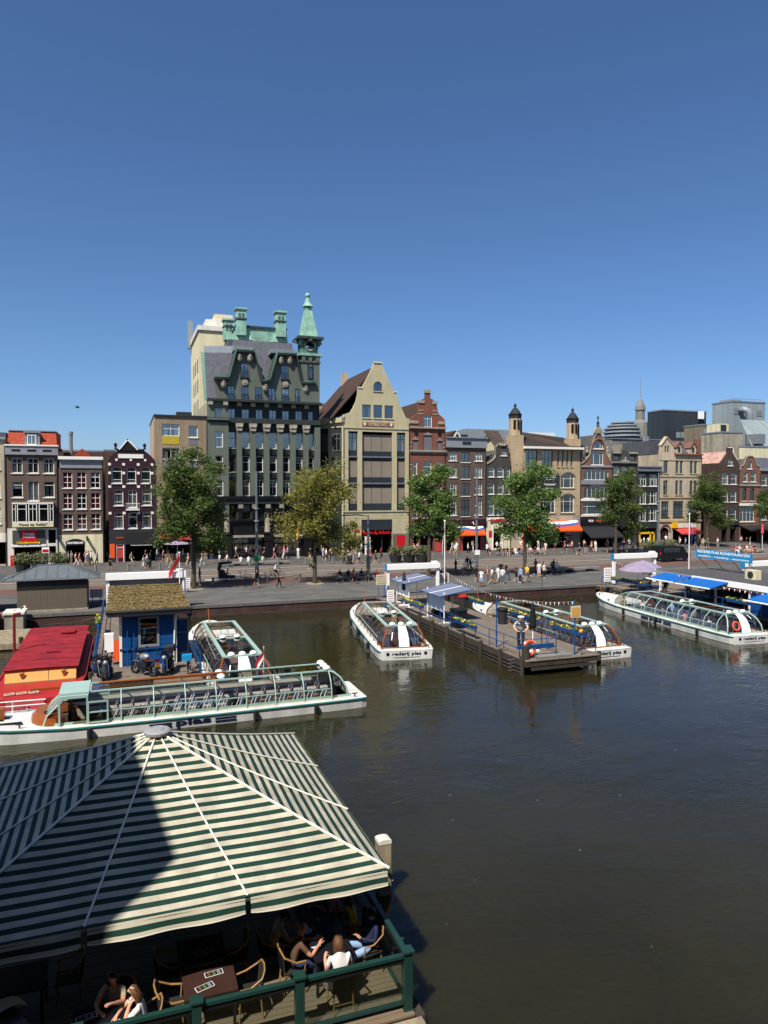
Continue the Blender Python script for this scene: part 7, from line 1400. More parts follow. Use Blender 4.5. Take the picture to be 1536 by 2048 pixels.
ZA = (380, 1080, 400 / 1536.); ZB = (900, 1080, 320 / 1536.); ZC = (1180, 1060, 356 / 1536.); ZD = (0, 1060, 220 / 1536.); ZE = (0, 1080, 400 / 1536.)
fromzoom(ZA, [(165, 180, 't_black', 't_blue'), (228, 210, 't_white', 't_grey'), (285, 215, 't_white', 't_denim'), (95, 195, 't_beige', 't_white'), (645, 150, 't_pink', 't_pink'), (693, 158, 't_navy', 't_navy'), (722, 150, 't_pink', 't_white'), (750, 150, 't_white', 't_black'), (830, 150, 't_white', 't_white'), (925, 165, 't_black', 't_beige'), (1025, 150, 't_white', 't_white'), (1046, 165, 't_white', 't_black'), (1085, 160, 't_peach', 't_black'), (1112, 160, 't_brown', 't_denim'), (1187, 187, 't_black', 't_black'), (1218, 165, 't_white', 't_white'), (1240, 168, 't_pink', 't_denim'), (1256, 172, 't_grey', 't_pale_blue'), (1300, 187, 't_white', 't_black'), (1388, 180, 't_red', 't_black'), (1425, 182, 't_brown', 't_black'), (1468, 158, 't_red', 't_black'), (400, 135, 't_white', 't_black'), (430, 135, 't_black', 't_white'), (455, 138, 't_white', 't_navy'), (1010, 135, 't_grey', 't_black')])
fromzoom(ZA, [(925, 250, 't_green', 't_black'), (75, 350, 't_brown', 't_grey'), (515, 367, 't_black', 't_black'), (680, 370, 't_black', 't_black'), (1258, 338, 't_black', 't_black')], zone='near')
fromzoom(ZB, [(65, 130, 't_white', 't_white'), (210, 108, 't_beige', 't_black'), (355, 145, 't_white', 't_black'), (382, 148, 't_pink', 't_black'), (450, 120, 't_white', 't_black'), (485, 118, 't_white', 't_khaki'), (680, 105, 't_white', 't_beige'), (890, 135, 't_black', 't_beige'), (915, 135, 't_white', 't_peach'), (1242, 150, 't_black', 't_black'), (1300, 130, 't_black', 't_beige'), (1355, 132, 't_peach', 't_black'), (1400, 116, 't_white', 't_white'), (770, 120, 't_green', 't_black'), (20, 128, 't_white', 't_beige'), (1010, 110, 't_grey', 't_red')])
fromzoom(ZB, [(55, 330, 't_black', 't_black'), (150, 335, 't_white', 't_black'), (197, 315, 't_black', 't_black'), (165, 300, 't_black', 't_navy'), (233, 305, 't_pale_blue', 't_white'), (250, 405, 't_black', 't_black'), (300, 450, 't_white', 't_pale_blue'), (362, 415, 't_pink', 't_brown'), (402, 425, 't_white', 't_khaki'), (460, 415, 't_white', 't_white'), (505, 420, 't_white', 't_denim'), (540, 390, 't_black', 't_denim'), (487, 370, 't_black', 't_grey'), (632, 405, 't_black', 't_black'), (675, 415, 't_pale_blue', 't_navy'), (738, 410, 't_yellow', 't_denim'), (822, 335, 't_maroon', 't_black'), (855, 360, 't_white', 't_white'), (905, 370, 't_white', 't_black'), (995, 340, 't_black', 't_black')], zone='near')
fromzoom(ZC, [(45, 190, 't_white', 't_beige'), (15, 190, 't_peach', 't_brown'), (210, 200, 't_white', 't_black'), (255, 190, 't_grey', 't_white'), (290, 170, 't_white', 't_beige'), (315, 175, 't_pink', 't_white'), (340, 165, 't_white', 't_grey'), (372, 190, 't_white', 't_khaki'), (412, 185, 't_green', 't_brown'), (465, 150, 't_white', 't_white'), (502, 150, 't_white', 't_pale_blue'), (905, 150, 't_black', 't_denim'), (975, 165, 't_beige', 't_khaki'), (1020, 165, 't_black', 't_grey'), (1480, 190, 't_black', 't_navy'), (770, 140, 't_orange', 't_black'), (655, 130, 't_white', 't_black'), (230, 195, 't_pale_blue', 't_black'), (435, 160, 't_beige', 't_black')])
fromzoom(ZD, [(285, 540, 't_pink', 't_pale_blue'), (400, 500, 't_white', 't_beige'), (560, 490, 't_red', 't_white'), (955, 490, 't_white', 't_black'), (1000, 490, 't_grey', 't_khaki'), (1058, 500, 't_white', 't_white'), (1110, 505, 't_orange', 't_peach'), (1212, 510, 't_white', 't_khaki'), (1200, 470, 't_pink', 't_pink'), (1272, 460, 't_magenta', 't_white'), (1335, 450, 't_navy', 't_black'), (1358, 500, 't_blue', 't_navy'), (875, 450, 't_brown', 't_black')])
fromzoom(ZE, [(845, 238, 't_black', 't_black'), (1010, 200, 't_beige', 't_beige'), (1105, 232, 't_white', 't_white'), (1155, 215, 't_black', 't_black'), (1290, 192, 't_black', 't_peach'), (1325, 218, 't_brown', 't_beige'), (1362, 195, 't_grey', 't_red'), (1445, 210, 't_peach', 't_peach'), (1130, 225, 't_white', 't_black'), (1405, 170, 't_white', 't_brown'), (700, 195, 't_white', 't_black'), (680, 190, 't_white', 't_green')])
rq = random.Random(5)
for i in range(56):
    px_ = rq.uniform(20, 1520); py_ = onZ(px_, 1100).y and rq.uniform(.15, .95)
    lo, hi = 1122 - px_ * .02, 1134 - px_ * .024; person(int(px_), int(lerp(lo, hi, py_)))
# ---------------------------------------------------------------- benches, bollards, poles
def bench(label, x0, x1, y, zone):
    o = thing('stone_bench', label, 'bench', ((x0 + x1) / 2, y, 0)); w = x1 - x0; bx(-w / 2, w / 2, -.45, .45, .28, .46).build('slab', 'grey_stone', o); 
    for t in (-.35, 0, .35): bx(w * t - .3, w * t + .3, -.3, .3, 0, .28).build('foot', 'charcoal', o)
    return o
bench('long stone bench before the green palace', 11.6, 19.1, 86.9, 0); bench('long stone bench before the orange awning', 48.6, 56, 87.9, 0); bench('stone bench on the quay beside the second tree', 19.9, 23.9, 68.9, 0); bench('low stone bench on the quay right of the fourth tree', 43.2, 50.6, 67.9, 0); bench('stone bench near the far right houses', 78.0, 88.0, 79.3, 0)
def sitters(xs, y, rz, tops, where, z=-.04):
    for i, (x, t) in enumerate(zip(xs, tops)): person(int(x * 37) % 997, int(y * 13) + i, t, None, 'sit_b' if i % 2 else 'sit_a', at=(x, y, z), rz=rz + rnd.uniform(-.3, .3), where=where, verb='sitting')
sitters((13.2, 14.1, 15.0, 15.8), 86.8, 0, ('t_white', 't_white', 't_grey', 't_beige'), 'on the long bench before the green palace')
sitters([49.0 + .62 * i for i in range(11)], 87.7, math.pi, ('t_black', 't_black', 't_navy', 't_black', 't_white', 't_black', 't_grey', 't_beige', 't_white', 't_black', 't_white'), 'on the long bench before the orange awning')
sitters((20.3, 21.2, 22.6, 23.2), 68.8, math.pi, ('t_black', 't_black', 't_black', 't_khaki'), 'on the bench beside the second tree')
sitters((43.5, 44.6, 45.2), 67.9, 0, ('t_black', 't_navy', 't_white'), 'on the low bench right of the fourth tree')
sitters((24.2, 25.3), 68.9, math.pi, ('t_red', 't_pink'), 'beside the pole by the second tree', z=-.3)
sitters([82.0 + .7 * i for i in range(7)], 79.2, math.pi, ('t_red', 't_pink', 't_white', 't_red', 't_white', 't_pink', 't_black'), 'on the bench near the far right houses')
def bol(label, p, m='pole_grey', h=.85): 
    o = thing('street_bollard', label, 'bollard', p, 0, 'round bollards along the tram street'); MB().lathe([(.12, 0), (.12, h - .15), (.14, h - .13), (.13, h - .05), (.04, h)], 10).build('post', m, o); MB().lathe([(.16, 0), (.16, .06)], 10).build('foot', 'charcoal', o)
def mk(x): return next(t for a, c, t in MARKS if a <= x < c)
for i, x in enumerate((-6, 0, 3.6, 7.9, 12.2, 16.3, 20.6, 30.0, 34.2, 38.0)): bol('bollard on the quay row, ' + mk(x * 1.25) + ('', ' by the trees')[i % 2], (x, 69.2, 0))
for i in range(28): x = -3 + 3.4 * i; bol(('left', 'right', 'middle')[i % 3] + ' bollard on the far kerb ' + mk(x), (x, 85.1, .03), 'grey_stone')
def lamp_pole(label, p, h, arm=None, collar=True, r=.15, m='pole_grey'):
    o = thing('tram_pole', label, 'pole', p); MB().tube((0, 0, 0), (0, 0, 2.4), r * 1.35, r * 1.3, 10).build('base', m, o); MB().tube((0, 0, 2.4), (0, 0, h), r, r * .6, 10).build('shaft', 'steel', o)
    if collar:
        for z in (h * .55, h * .66): MB().tube((0, 0, z), (0, 0, z + .12), r * 1.7, n=10).build('collar', 'zinc_pale', o)
    if arm: MB().path([(0, 0, h - .1), (arm[0] * .5, 0, h + .05), (arm[0], 0, h + .02)], .06).build('arm', 'steel', o); MB().prism([(arm[0] - .5, h - .06), (arm[0] + .1, h - .04), (arm[0] + .1, h + .06), (arm[0] - .5, h + .08)], -.14, .14).build('lamp_head', 'zinc_pale', o)
    return o
p1_ = lamp_pole('tall steel tram pole before the green palace', (12.3, 70.5, 0), 11.0); bx(-.4, .4, -.2, -.16, 2.2, 2.75).build('sign_plate', 't_green', p1_); lamp_pole('lamp pole with arm before the olive gable', (23.3, 68.7, 0), 6.6, (-2.2, 0)); p3_ = lamp_pole('tall steel tram pole before the black-shuttered house', (35.6, 68.7, 0), 11.2); bx(-.3, .3, -.2, -.16, 2.2, 2.7).build('sign_plate', 'sign_white', p3_); p4_ = lamp_pole('tall steel tram pole left of the beige stone building', (66.5, 76.5, 0), 11.4); bx(-.35, .35, -.2, -.16, 1.6, 2.0).build('sign_plate', 't_green', p4_)
def wire(label, a, c): o = thing('tram_wire', label, 'wire'); MB().path(sagline(a, c, .35), .018, 4).build('wire', 'black', o)
wire('thin overhead wire between the first two tall tram poles', (12.3, 70.5, 7.4), (35.6, 68.7, 7.4)); wire('thin overhead wire from the middle tram pole to the right one', (35.6, 68.7, 7.6), (66.5, 76.5, 7.6)); wire('thin overhead wire running along the house fronts', (-20, 80.5, 6.4), (110, 80.5, 6.4)); wire('thin overhead wire nearest the quay side track', (-20, 75.8, 6.3), (110, 75.8, 6.3))
flag('flagpole', 'white flagpole with hanging red white and blue flag by the middle gantry', 26.6, 57.4, 0, 6.4, ['flag_red', 'sign_white', 'flag_blue'], 1.6, .8, math.pi, 1.5, r=.06, cat='flagpole'); flag('flagpole', 'white flagpole with hanging blue flag behind the restaurant pavilion', 54.0, 57.6, 0, 6.7, ['flag_blue'], 1.7, .7, 0, 1.4, r=.06, cat='flagpole'); flag('flagpole', 'white flagpole with red flag behind the mossy hut', 4.0, 57.2, 0, 4.3, ['flag_red', 'flag_red'], 1.6, .5, math.pi, .9, r=.05, cat='flagpole')
yf = flag('shop_flag', 'yellow pennant slanting from the green palace ground floor', 22.9, 95.4, 5.2, .6, ['yellow'], 2.2, .9, math.pi, 1.1, r=.03, cat='flag')
for i, (px, u) in enumerate(((452, 700), (533, 1030), (612, 1345))):
    x = onY(280 + .2474 * u, 1000, 95.7).x; zb = onY(280 + .2474 * u, 830 + .2474 * 962, 95.7).z; o = thing('statue', ('pale stone statue on the left pier of the green palace', 'pale stone statue on the middle pier of the green palace', 'pale stone statue on the right pier of the green palace')[i], 'statue', (x, 95.7, zb)); q = put('figure', FIG[('stand_b', 'stand_a', 'stand_b')[i]], o, (0, 0, .25), (0, 0, math.pi)); q.scale = (1.35, 1.35, 1.3); dress(q, *['stone'] * 7); bx(-.5, .5, -.4, .4, 0, .28).build('plinth', 'black_stone', o); MB().lathe([(.42, .3), (.36, 1.2), (.3, 1.9)], 9).build('robe', 'stone', o)
def planter(label, p, s=1.0, flw=False):
    o = thing('planter', label, 'planter', p); MB().lathe([(.55 * s, 0), (.72 * s, .7 * s), (.75 * s, .8 * s)], 14).build('pot', 'charcoal', o); lf = MB()
    for i in range(420):
        v = Vector((rnd.gauss(0, 1), rnd.gauss(0, 1), rnd.gauss(0, 1))).normalized() * rnd.random() ** .4; c = Vector((v.x * .95 * s, v.y * .95 * s, 1.35 * s + v.z * .65 * s)); u = Vector((rnd.gauss(0, 1), rnd.gauss(0, 1), rnd.gauss(0, 1))).normalized() * .13; w = u.orthogonal().normalized() * .1; lf.add([c - u, c + w, c + u, c - w], [(0, 1, 2, 3)])
    tag(lf.build('shrub', 'leaf_shrub', o), kind='stuff')
for i, (x, y) in enumerate(((32.2, 84.2), (33.9, 83.8), (35.5, 83.4), (-10.6, 88), (-8.9, 88), (-6.9, 88), (69.5, 81.8), (71.4, 81.8), (73.3, 81.8))): planter(('left', 'middle', 'right')[i % 3] + ' of the three shrub planters ' + ('before the olive gable', 'above the kiosk roof', 'behind the right gantry')[i // 3], (x, y, 0), 1.1)
tb_ = thing('litter_bin', 'round litter bin on the far pavement before the olive gable', 'bin', onZ(699, 1129)); MB().lathe([(.3, 0), (.34, .9), (.3, 1.05), (.1, 1.1)], 12).build('drum', 'charcoal', tb_)
for s_, lb in ((32.2, 'white leaflet stand by the olive gable shop door'),): o = thing('leaflet_stand', lb, 'stand', (s_, 95.2, .03)); bx(-.35, .35, -.2, .2, 0, 2.6).build('panel', 'sign_white', o); [bx(-.28, .28, -.22, -.2, .3 + k * .75, .85 + k * .75).build('poster', ('t_magenta', 'sign_blue', 't_pink')[k], o) for k in range(3)]
rr = thing('card_rack', 'postcard rack with red panel before the orange-roofed hotel', 'rack', (-8.9, 94.6, .03)); bx(-.4, .4, -.15, .15, .2, 2.2).build('panel', 'sign_white', rr); [bx(-.34, .34, -.17, -.15, .3 + k * .45, .65 + k * .45).build('cards', 'red_sign' if k % 2 else 't_navy', rr) for k in range(4)]
pr = thing('parasol', 'small pale mauve parasol before the plain brick block', 'parasol', (6.3, 93.3, .03)); MB().tube((0, 0, 0), (0, 0, 2.7), .04).build('pole', 'white', pr); MB().lathe([(1.7, 2.35), (1.65, 2.4), (.05, 2.75)], 8).build('canopy', 'mauve', pr)
# van, cyclist, pedicab
v = thing('parked_van', 'black van driving on the tram street behind the blue roof sign', 'van', (66.2, 73.8, 0), R_(4)); 
MB().prism([(-2.4, .35), (2.4, .35), (2.45, .95), (1.75, 1.15), (1.2, 1.95), (-2.35, 2.0), (-2.45, 1.0)], -.95, .95).build('body', 'black', v)
for x_ in (-1.5, 1.5):
    for y_ in (-.93, .93): MB().tube((x_, y_ - .1, .34), (x_, y_ + .1, .34), .34, n=14).build('wheel', 'tyre', v)
for a, c in ((-2.1, -.6), (-.5, .6)): bx(a, c, -.965, -.95, 1.2, 1.8).build('side_window', 'window_glass', v)
MB().slab((1.72, -.85, 1.2), (1.72, .85, 1.2), (1.25, .8, 1.9), (1.25, -.8, 1.9), -.02).build('windscreen', 'window_glass', v)
for y_ in (-.7, .7): bx(2.4, 2.47, y_ - .18, y_ + .18, .75, .92).build('headlight', 'lamp_white', v); bx(-2.46, -2.4, y_ - .1, y_ + .1, .9, 1.3).build('tail_light', 'red_lid', v)
cp_ = onZ(553, 1157); bicycle('black bicycle ridden along the tram street', (cp_.x, cp_.y), 0, 'black', z=0, lean=0); person(553, 1157, 't_white', 't_black', 'ride', at=(cp_.x - .2, cp_.y, -.08), rz=-math.pi / 2, where='a bicycle along the tram street', verb='riding')
pc = onZ(490, 1162); o = thing('pedicab', 'dark pedicab with folding hood waiting by the tall tram pole', 'pedicab', (pc.x - 1.6, pc.y, 0)); wheel(o, -.5, .35, .33, spokes=10, ty=.03); wheel(o, 1.9, .35, .33, spokes=10, ty=.03)
MB().prism([(-1., .45), (.5, .4), (.6, .6), (-.2, .65), (-.5, 1.2), (-1., 1.2)], -.5, .5).build('seat', 'charcoal', o); MB().prism([(-1.1, 1.2), (-.95, 1.95), (.25, 2.0), (.3, 1.9), (-.75, 1.8), (-.9, 1.2)], -.55, .55).build('hood', 'black', o); MB().tube((.5, 0, .5), (1.3, 0, .45), .03).tube((1.3, 0, .45), (1.75, 0, .95), .025).tube((1.2, 0, .45), (1.1, 0, .95), .025).path([(1.6, -.28, 1.05), (1.78, 0, 1.0), (1.6, .28, 1.05)], .018).build('frame', 'red_lid', o); bx(.95, 1.25, -.1, .1, .93, .98).build('saddle', 'black', o)
person(470, 1161, 't_white', 't_grey', 'sit_a', at=(pc.x - 1.75, pc.y, .13), rz=-math.pi / 2, where='inside the pedicab', verb='sitting')
p_ = onZ(835, 1141); bicycle('bicycle parked on the tram side beneath the third tree', (p_.x, p_.y), 0, 'charcoal', z=0)
for i, (px, py) in enumerate(((523, 1163), (512, 1168))): p_ = onZ(px, py); bicycle(('bicycle propped behind the tall tram pole', 'bicycle propped on the near side of the tall tram pole')[i], (p_.x + .6, p_.y), .3, 'black', z=0)
# passengers on the right-hand boat, diners on the right jetty
for i in range(9):
    x_, y_ = 3.2 + 1.25 * i, (-1 if i % 2 else 1) * .9; c, s_ = math.cos(rb5.rotation_euler.z), math.sin(rb5.rotation_euler.z); q = (rb5.location.x + c * x_ - s_ * y_, rb5.location.y + s_ * x_ + c * y_, WATER + .0)
    person(i * 91, i * 17, ('t_white', 't_black', 't_pink', 't_white', 't_grey', 't_pale_blue', 't_white', 't_red', 't_beige')[i], None, 'sit_a', at=q, rz=rb5.rotation_euler.z - math.pi / 2, where='in the right-hand boat, ' + ('water side', 'jetty side')[i % 2], verb='sitting')
for i, (x, y) in enumerate(((44.2, 52.2), (45.2, 51.0), (45.6, 53.4), (44.6, 47.6), (45.0, 44.4), (44.8, 42.2), (50.2, 48.5), (50.6, 46.8), (50.3, 50.0), (50.9, 47.6), (50.7, 45.6))):
    person(i * 53, i * 29, ('t_red', 't_black', 't_white', 't_white', 't_black', 't_pale_blue', 't_white', 't_pink', 't_beige', 't_red', 't_white')[i], None, 'stand_b' if i in (2, 3, 9) else 'sit_a', at=(x, y, DK + (.02 if i < 6 else .35)), where=('by the mauve parasols', 'under the blue awnings', 'behind the blue roof sign')[0 if i < 3 else 1 if i < 6 else 2], rz=rnd.uniform(-3, 3), verb='standing' if i in (2, 3, 9) else 'sitting')
# sailor figure on the middle jetty
so = thing('sailor_statue', 'life-size sailor figure in striped jersey and white cap at the jetty end', 'statue', (21.9, 36.6, DK), R_(150))
sm = mat('sailor_stripes', 'd8d6d0'); _N = sm.node_tree.nodes; _K = sm.node_tree.links; _t = _N.new('ShaderNodeTexCoord'); _s = _N.new('ShaderNodeSeparateXYZ'); _K.new(_t.outputs['Object'], _s.inputs[0]); _w = _N.new('ShaderNodeMath'); _w.operation = 'MULTIPLY'; _w.inputs[1].default_value = 11.; _K.new(_s.outputs[2], _w.inputs[0]); _f = _N.new('ShaderNodeMath'); _f.operation = 'FRACT'; _K.new(_w.outputs[0], _f.inputs[0]); _g = _N.new('ShaderNodeMath'); _g.operation = 'GREATER_THAN'; _g.inputs[1].default_value = .62; _K.new(_f.outputs[0], _g.inputs[0]); _x = _N.new('ShaderNodeMix'); _x.data_type = 'RGBA'; _x.inputs[6].default_value = (*L_('cfd4d6'), 1); _x.inputs[7].default_value = (*L_('27406a'), 1); _K.new(_g.outputs[0], _x.inputs[0]); _K.new(_x.outputs[2], _N['Principled BSDF'].inputs['Base Color'])
q = put('figure', FIG['sailor'], so); q.scale = (1.35, 1.25, 1.12); dress(q, 't_peach', 't_white', 'sailor_stripes', 't_navy', 't_black', 't_navy', 't_peach'); MB().lathe([(.14, 0), (.2, .1), (.19, .14), (.1, .16)], 12).build('cap', 'lamp_white', so, (0, .44, 1.76))
# ---------------------------------------------------------------- trees
def tree(label, x, y, zc, rx, rz_, leaf, n=11000, seed=1, dx=0., trunk=.22):
    r = random.Random(seed); o = thing('elm_tree', label, 'tree', (x, y, 0)); tk = MB(); top = Vector((dx * .6, 0, zc + rz_ * .55))
    pts = [Vector((0, 0, -.1)), Vector((.03, .02, zc - rz_ * .75)), Vector((dx * .35, -.05, zc - rz_ * .1)), top]; tk.path(pts, [trunk, trunk * .8, trunk * .55, .05], 8)
    cl = []; lobes = []
    for i in range(9):
        a = i * 2.4 + r.uniform(-.5, .5); zz = -.95 + 1.75 * i / 8.; rr = (1 - .45 * max(0, zz) - .12 * max(0, -zz)) * r.uniform(.42, .8); lobes.append((Vector((dx + rx * rr * math.cos(a), rx * rr * math.sin(a), zc + zz * rz_ * .82)), rx * r.uniform(.34, .56)))
    lobes.append((Vector((dx, 0, zc - rz_ * .1)), rx * .62))
    for i in range(72):
        lc, lr = lobes[i % 10]; v = Vector((r.gauss(0, 1), r.gauss(0, 1), r.gauss(0, .85))).normalized() * (r.random() ** .5) * lr; cl.append((lc + v * 1.15, r.uniform(.12, .26) * rx * .8))
    for i, (c, s_) in enumerate(cl):
        if i % 3 == 0:
            t = max(.12, min(.95, (c.z - (zc - rz_ * .75)) / (rz_ * 1.6))); a = pts[1].lerp(pts[2], min(1, t * 1.6)) if t < .6 else pts[2].lerp(top, (t - .6) / .4); a = a - Vector((0, 0, .5)); m_ = a.lerp(c, .5) + Vector((r.uniform(-.3, .3), r.uniform(-.3, .3), .25)); tk.path([a, m_, c], [.085, .05, .02], 5)
    tk.build('trunk', 'bark', o)
    vs = []; fs = []
    for i in range(int(n * 1.35)):
        c, s_ = cl[r.randrange(len(cl))]; p = c + Vector((r.gauss(0, s_), r.gauss(0, s_), r.gauss(0, s_ * .72)))
        u = Vector((r.gauss(0, 1), r.gauss(0, 1), r.gauss(0, .7))); u.normalize(); w = u.cross(Vector((r.gauss(0, 1), r.gauss(0, 1), r.gauss(0, 1)))); 
        if w.length < .05: continue
        w.normalize(); a = r.uniform(.07, .17) * (1.15 if r.random() < .2 else 1); b_ = a * r.uniform(.4, .7); q = len(vs); vs += [p - u * a, p + w * b_, p + u * a, p - w * b_]; fs.append((q, q + 1, q + 2, q + 3))
    me = bpy.data.meshes.new('crown'); me.from_pydata(vs, [], fs); me.materials.append(MATS[leaf]); put('crown', me, o)
    MB().lathe([(.9, .0), (.8, .02), (.2, .03)], 12).build('tree_pit', 'soil', o, (0, 0, .006))
tree('dark green street tree with long trunk before the plain brick block', 6.0, 67.9, 8.3, 3.0, 4.9, 'leaf_dark', 15000, 3, -.3); tree('yellowish street tree before the green palace and olive gable', 17.5, 67.9, 7.8, 3.3, 4.2, 'leaf_gold', 13000, 5, .6); tree('green street tree right of the olive gable', 29.9, 68.4, 7.9, 2.55, 4.0, 'leaf_mid', 12000, 8, .4); tree('large green street tree before the twin-turret building', 40.1, 66.3, 8.1, 3.1, 4.6, 'leaf_mid', 15000, 11, .6); tree('dense green street tree before the dark grey parapet house', 65.6, 84., 7.9, 3.1, 4.6, 'leaf_dark', 14000, 14, .8); tree('round green street tree before the brown corner house', 87.0, 89.0, 7.6, 3.0, 3.9, 'leaf_dark', 12000, 17, .2); tree('green street tree cut by the right picture edge', 101.6, 89.5, 7.3, 2.8, 3.3, 'leaf_dark', 9000, 20)
# ---------------------------------------------------------------- near terrace with striped canopy
TZ = -.7; CX, CY, HC, ZE_, ZP = .68, 17.3, 4.2, 1.6, 3.5
cm = mat('striped_canvas', 'bab29d', rough=.85); N = cm.node_tree.nodes; K = cm.node_tree.links; base = N['Principled BSDF'].inputs['Base Color'].links[0].from_socket
def node(op, *a):
    n = N.new('ShaderNodeMath'); n.operation = op
    for i, v in enumerate(a):
        if isinstance(v, (int, float)): n.inputs[i].default_value = v
        else: K.new(v, n.inputs[i])
    return n.outputs[0]
tc = N.new('ShaderNodeTexCoord'); sp = N.new('ShaderNodeSeparateXYZ'); K.new(tc.outputs['Object'], sp.inputs[0])
ch = node('MAXIMUM', node('ABSOLUTE', sp.outputs[0]), node('ABSOLUTE', sp.outputs[1]))
st = node('GREATER_THAN', node('FRACT', node('ADD', node('DIVIDE', ch, .216), .3)), .52)
mx = N.new('ShaderNodeMix'); mx.data_type = 'RGBA'; K.new(st, mx.inputs[0]); K.new(base, mx.inputs[6]); mx.inputs[7].default_value = (*L_('16372c'), 1)
dn = N.new('ShaderNodeTexNoise'); dn.inputs['Scale'].default_value = 2.2; dn.inputs['Detail'].default_value = 8; K.new(tc.outputs['Object'], dn.inputs['Vector']); dr = N.new('ShaderNodeMapRange'); dr.inputs[1].default_value = .35; dr.inputs[2].default_value = .7; dr.inputs[3].default_value = 1.04; dr.inputs[4].default_value = .74; K.new(dn.outputs[0], dr.inputs[0])
mu = N.new('ShaderNodeMix'); mu.data_type = 'RGBA'; mu.blend_type = 'MULTIPLY'; mu.inputs[0].default_value = 1; K.new(mx.outputs[2], mu.inputs[6]); K.new(dr.outputs[0], mu.inputs[7]); K.new(mu.outputs[2], N['Principled BSDF'].inputs['Base Color'])
wv = N.new('ShaderNodeTexNoise'); wv.inputs['Scale'].default_value = 1.6; wv.inputs['Detail'].default_value = 6; wv.inputs['Distortion'].default_value = 1.2; K.new(tc.outputs['Object'], wv.inputs['Vector']); bpn = N.new('ShaderNodeBump'); bpn.inputs['Strength'].default_value = .45; bpn.inputs['Distance'].default_value = .09; K.new(wv.outputs[0], bpn.inputs['Height']); K.new(bpn.outputs[0], N['Principled BSDF'].inputs['Normal'])
vm = mat('striped_valance', 'bab29d', rough=.85); N = vm.node_tree.nodes; K = vm.node_tree.links; base = N['Principled BSDF'].inputs['Base Color'].links[0].from_socket
tc = N.new('ShaderNodeTexCoord'); sp = N.new('ShaderNodeSeparateXYZ'); K.new(tc.outputs['Object'], sp.inputs[0])
st = node('MULTIPLY', node('GREATER_THAN', sp.outputs[2], -.205), node('LESS_THAN', sp.outputs[2], -.105)); mx = N.new('ShaderNodeMix'); mx.data_type = 'RGBA'; K.new(st, mx.inputs[0]); K.new(base, mx.inputs[6]); mx.inputs[7].default_value = (*L_('16372c'), 1); K.new(mx.outputs[2], N['Principled BSDF'].inputs['Base Color'])
cn = thing('terrace_canopy', 'large green and white striped pyramid canopy over the near terrace', 'canopy', (CX, CY, 0))
def canp(sx, sy, t): return (HC * sx * t, HC * sy * t, ZP + .02 - (ZP - ZE_) * t - .16 * math.sin(t * math.pi) * .35)
for side in range(4):
    Mx = Matrix.Rotation(side * math.pi / 2, 3, 'Z')
    for k in range(3):                      # three gores to a side
        n, m = 10, 8; v = []; a, c = -1 + 2 * k / 3., -1 + 2 * (k + 1) / 3.
        for i in range(n + 1):
            t = .035 + .965 * i / n
            for j in range(m + 1):
                s_ = j / m; f = lerp(a, c, s_); x, y, z = canp(f, -1, t); z -= .018 * t * math.sin(s_ * math.pi); v.append(Mx @ Vector((x, y, z)))
        MB().add(v, [(i * (m + 1) + j, i * (m + 1) + j + 1, (i + 1) * (m + 1) + j + 1, (i + 1) * (m + 1) + j) for i in range(n) for j in range(m)]).build('canvas', 'striped_canvas', cn, smooth=True)
        v = []; w = 2 * HC / 3 - .1
        for i in range(25):
            x = -w / 2 + w * i / 24; e = min(1, min(i, 24 - i) / 1.2); bl = .025 * math.sin(i * .55 + k) ; v += [(x, 0, 0), (x, -.04 + bl * .3, -.14), (x, -.07 + bl, -.26 - .02 * e)]
        vo = MB().add(v, [(3 * i + r_, 3 * i + 3 + r_, 3 * i + 4 + r_, 3 * i + 1 + r_) for i in range(24) for r_ in (0, 1)]).build('valance', 'striped_valance', cn, Mx @ Vector((lerp(a, c, .5) * HC, -HC - .02, ZE_ + .01)), (0, 0, side * math.pi / 2), smooth=True)
        MB().path([v[3 * i + 2] for i in range(25)], .008, 4).build('hem', 'seam_white', vo)
    for k in range(3):
        f = -1 + 2 * k / 3.; P = [Mx @ (Vector(canp(f, -1, .035 + .965 * i / 8)) + Vector((0, 0, .025))) for i in range(9)]; MB().path(P, .022 if k else .028, 5).build('seam', 'seam_white', cn)
    MB().tube(Mx @ Vector((-HC, -HC, ZE_ - .04)), Mx @ Vector((HC, -HC, ZE_ - .04)), .035).build('eave_bar', 'frame_green', cn)
MB().lathe([(.3, -.02), (.31, .04), (.26, .08), (.1, .1)], 18, (0, 0, ZP + .01)).build('cap', 'canvas_cap', cn)
for k in range(4): a = k * 1.571 + .4; MB().tube((.16 * math.cos(a), .16 * math.sin(a), ZP + .1), (.16 * math.cos(a + .8), .16 * math.sin(a + .8), ZP + .1), .02).build('cap_rib', 'canvas_cap', cn)
MB().tube((0, 0, TZ), (0, 0, ZP), .09, .07, 10).build('mast', 'frame_green', cn)
for k in range(8): a = math.pi / 4 * k; e = HC * (1.414 if k % 2 else 1.) * .97; MB().tube((0, 0, ZP - .15), (e * math.cos(a), e * math.sin(a), ZE_ - .03), .02, n=5).build('strut', 'frame_green', cn)
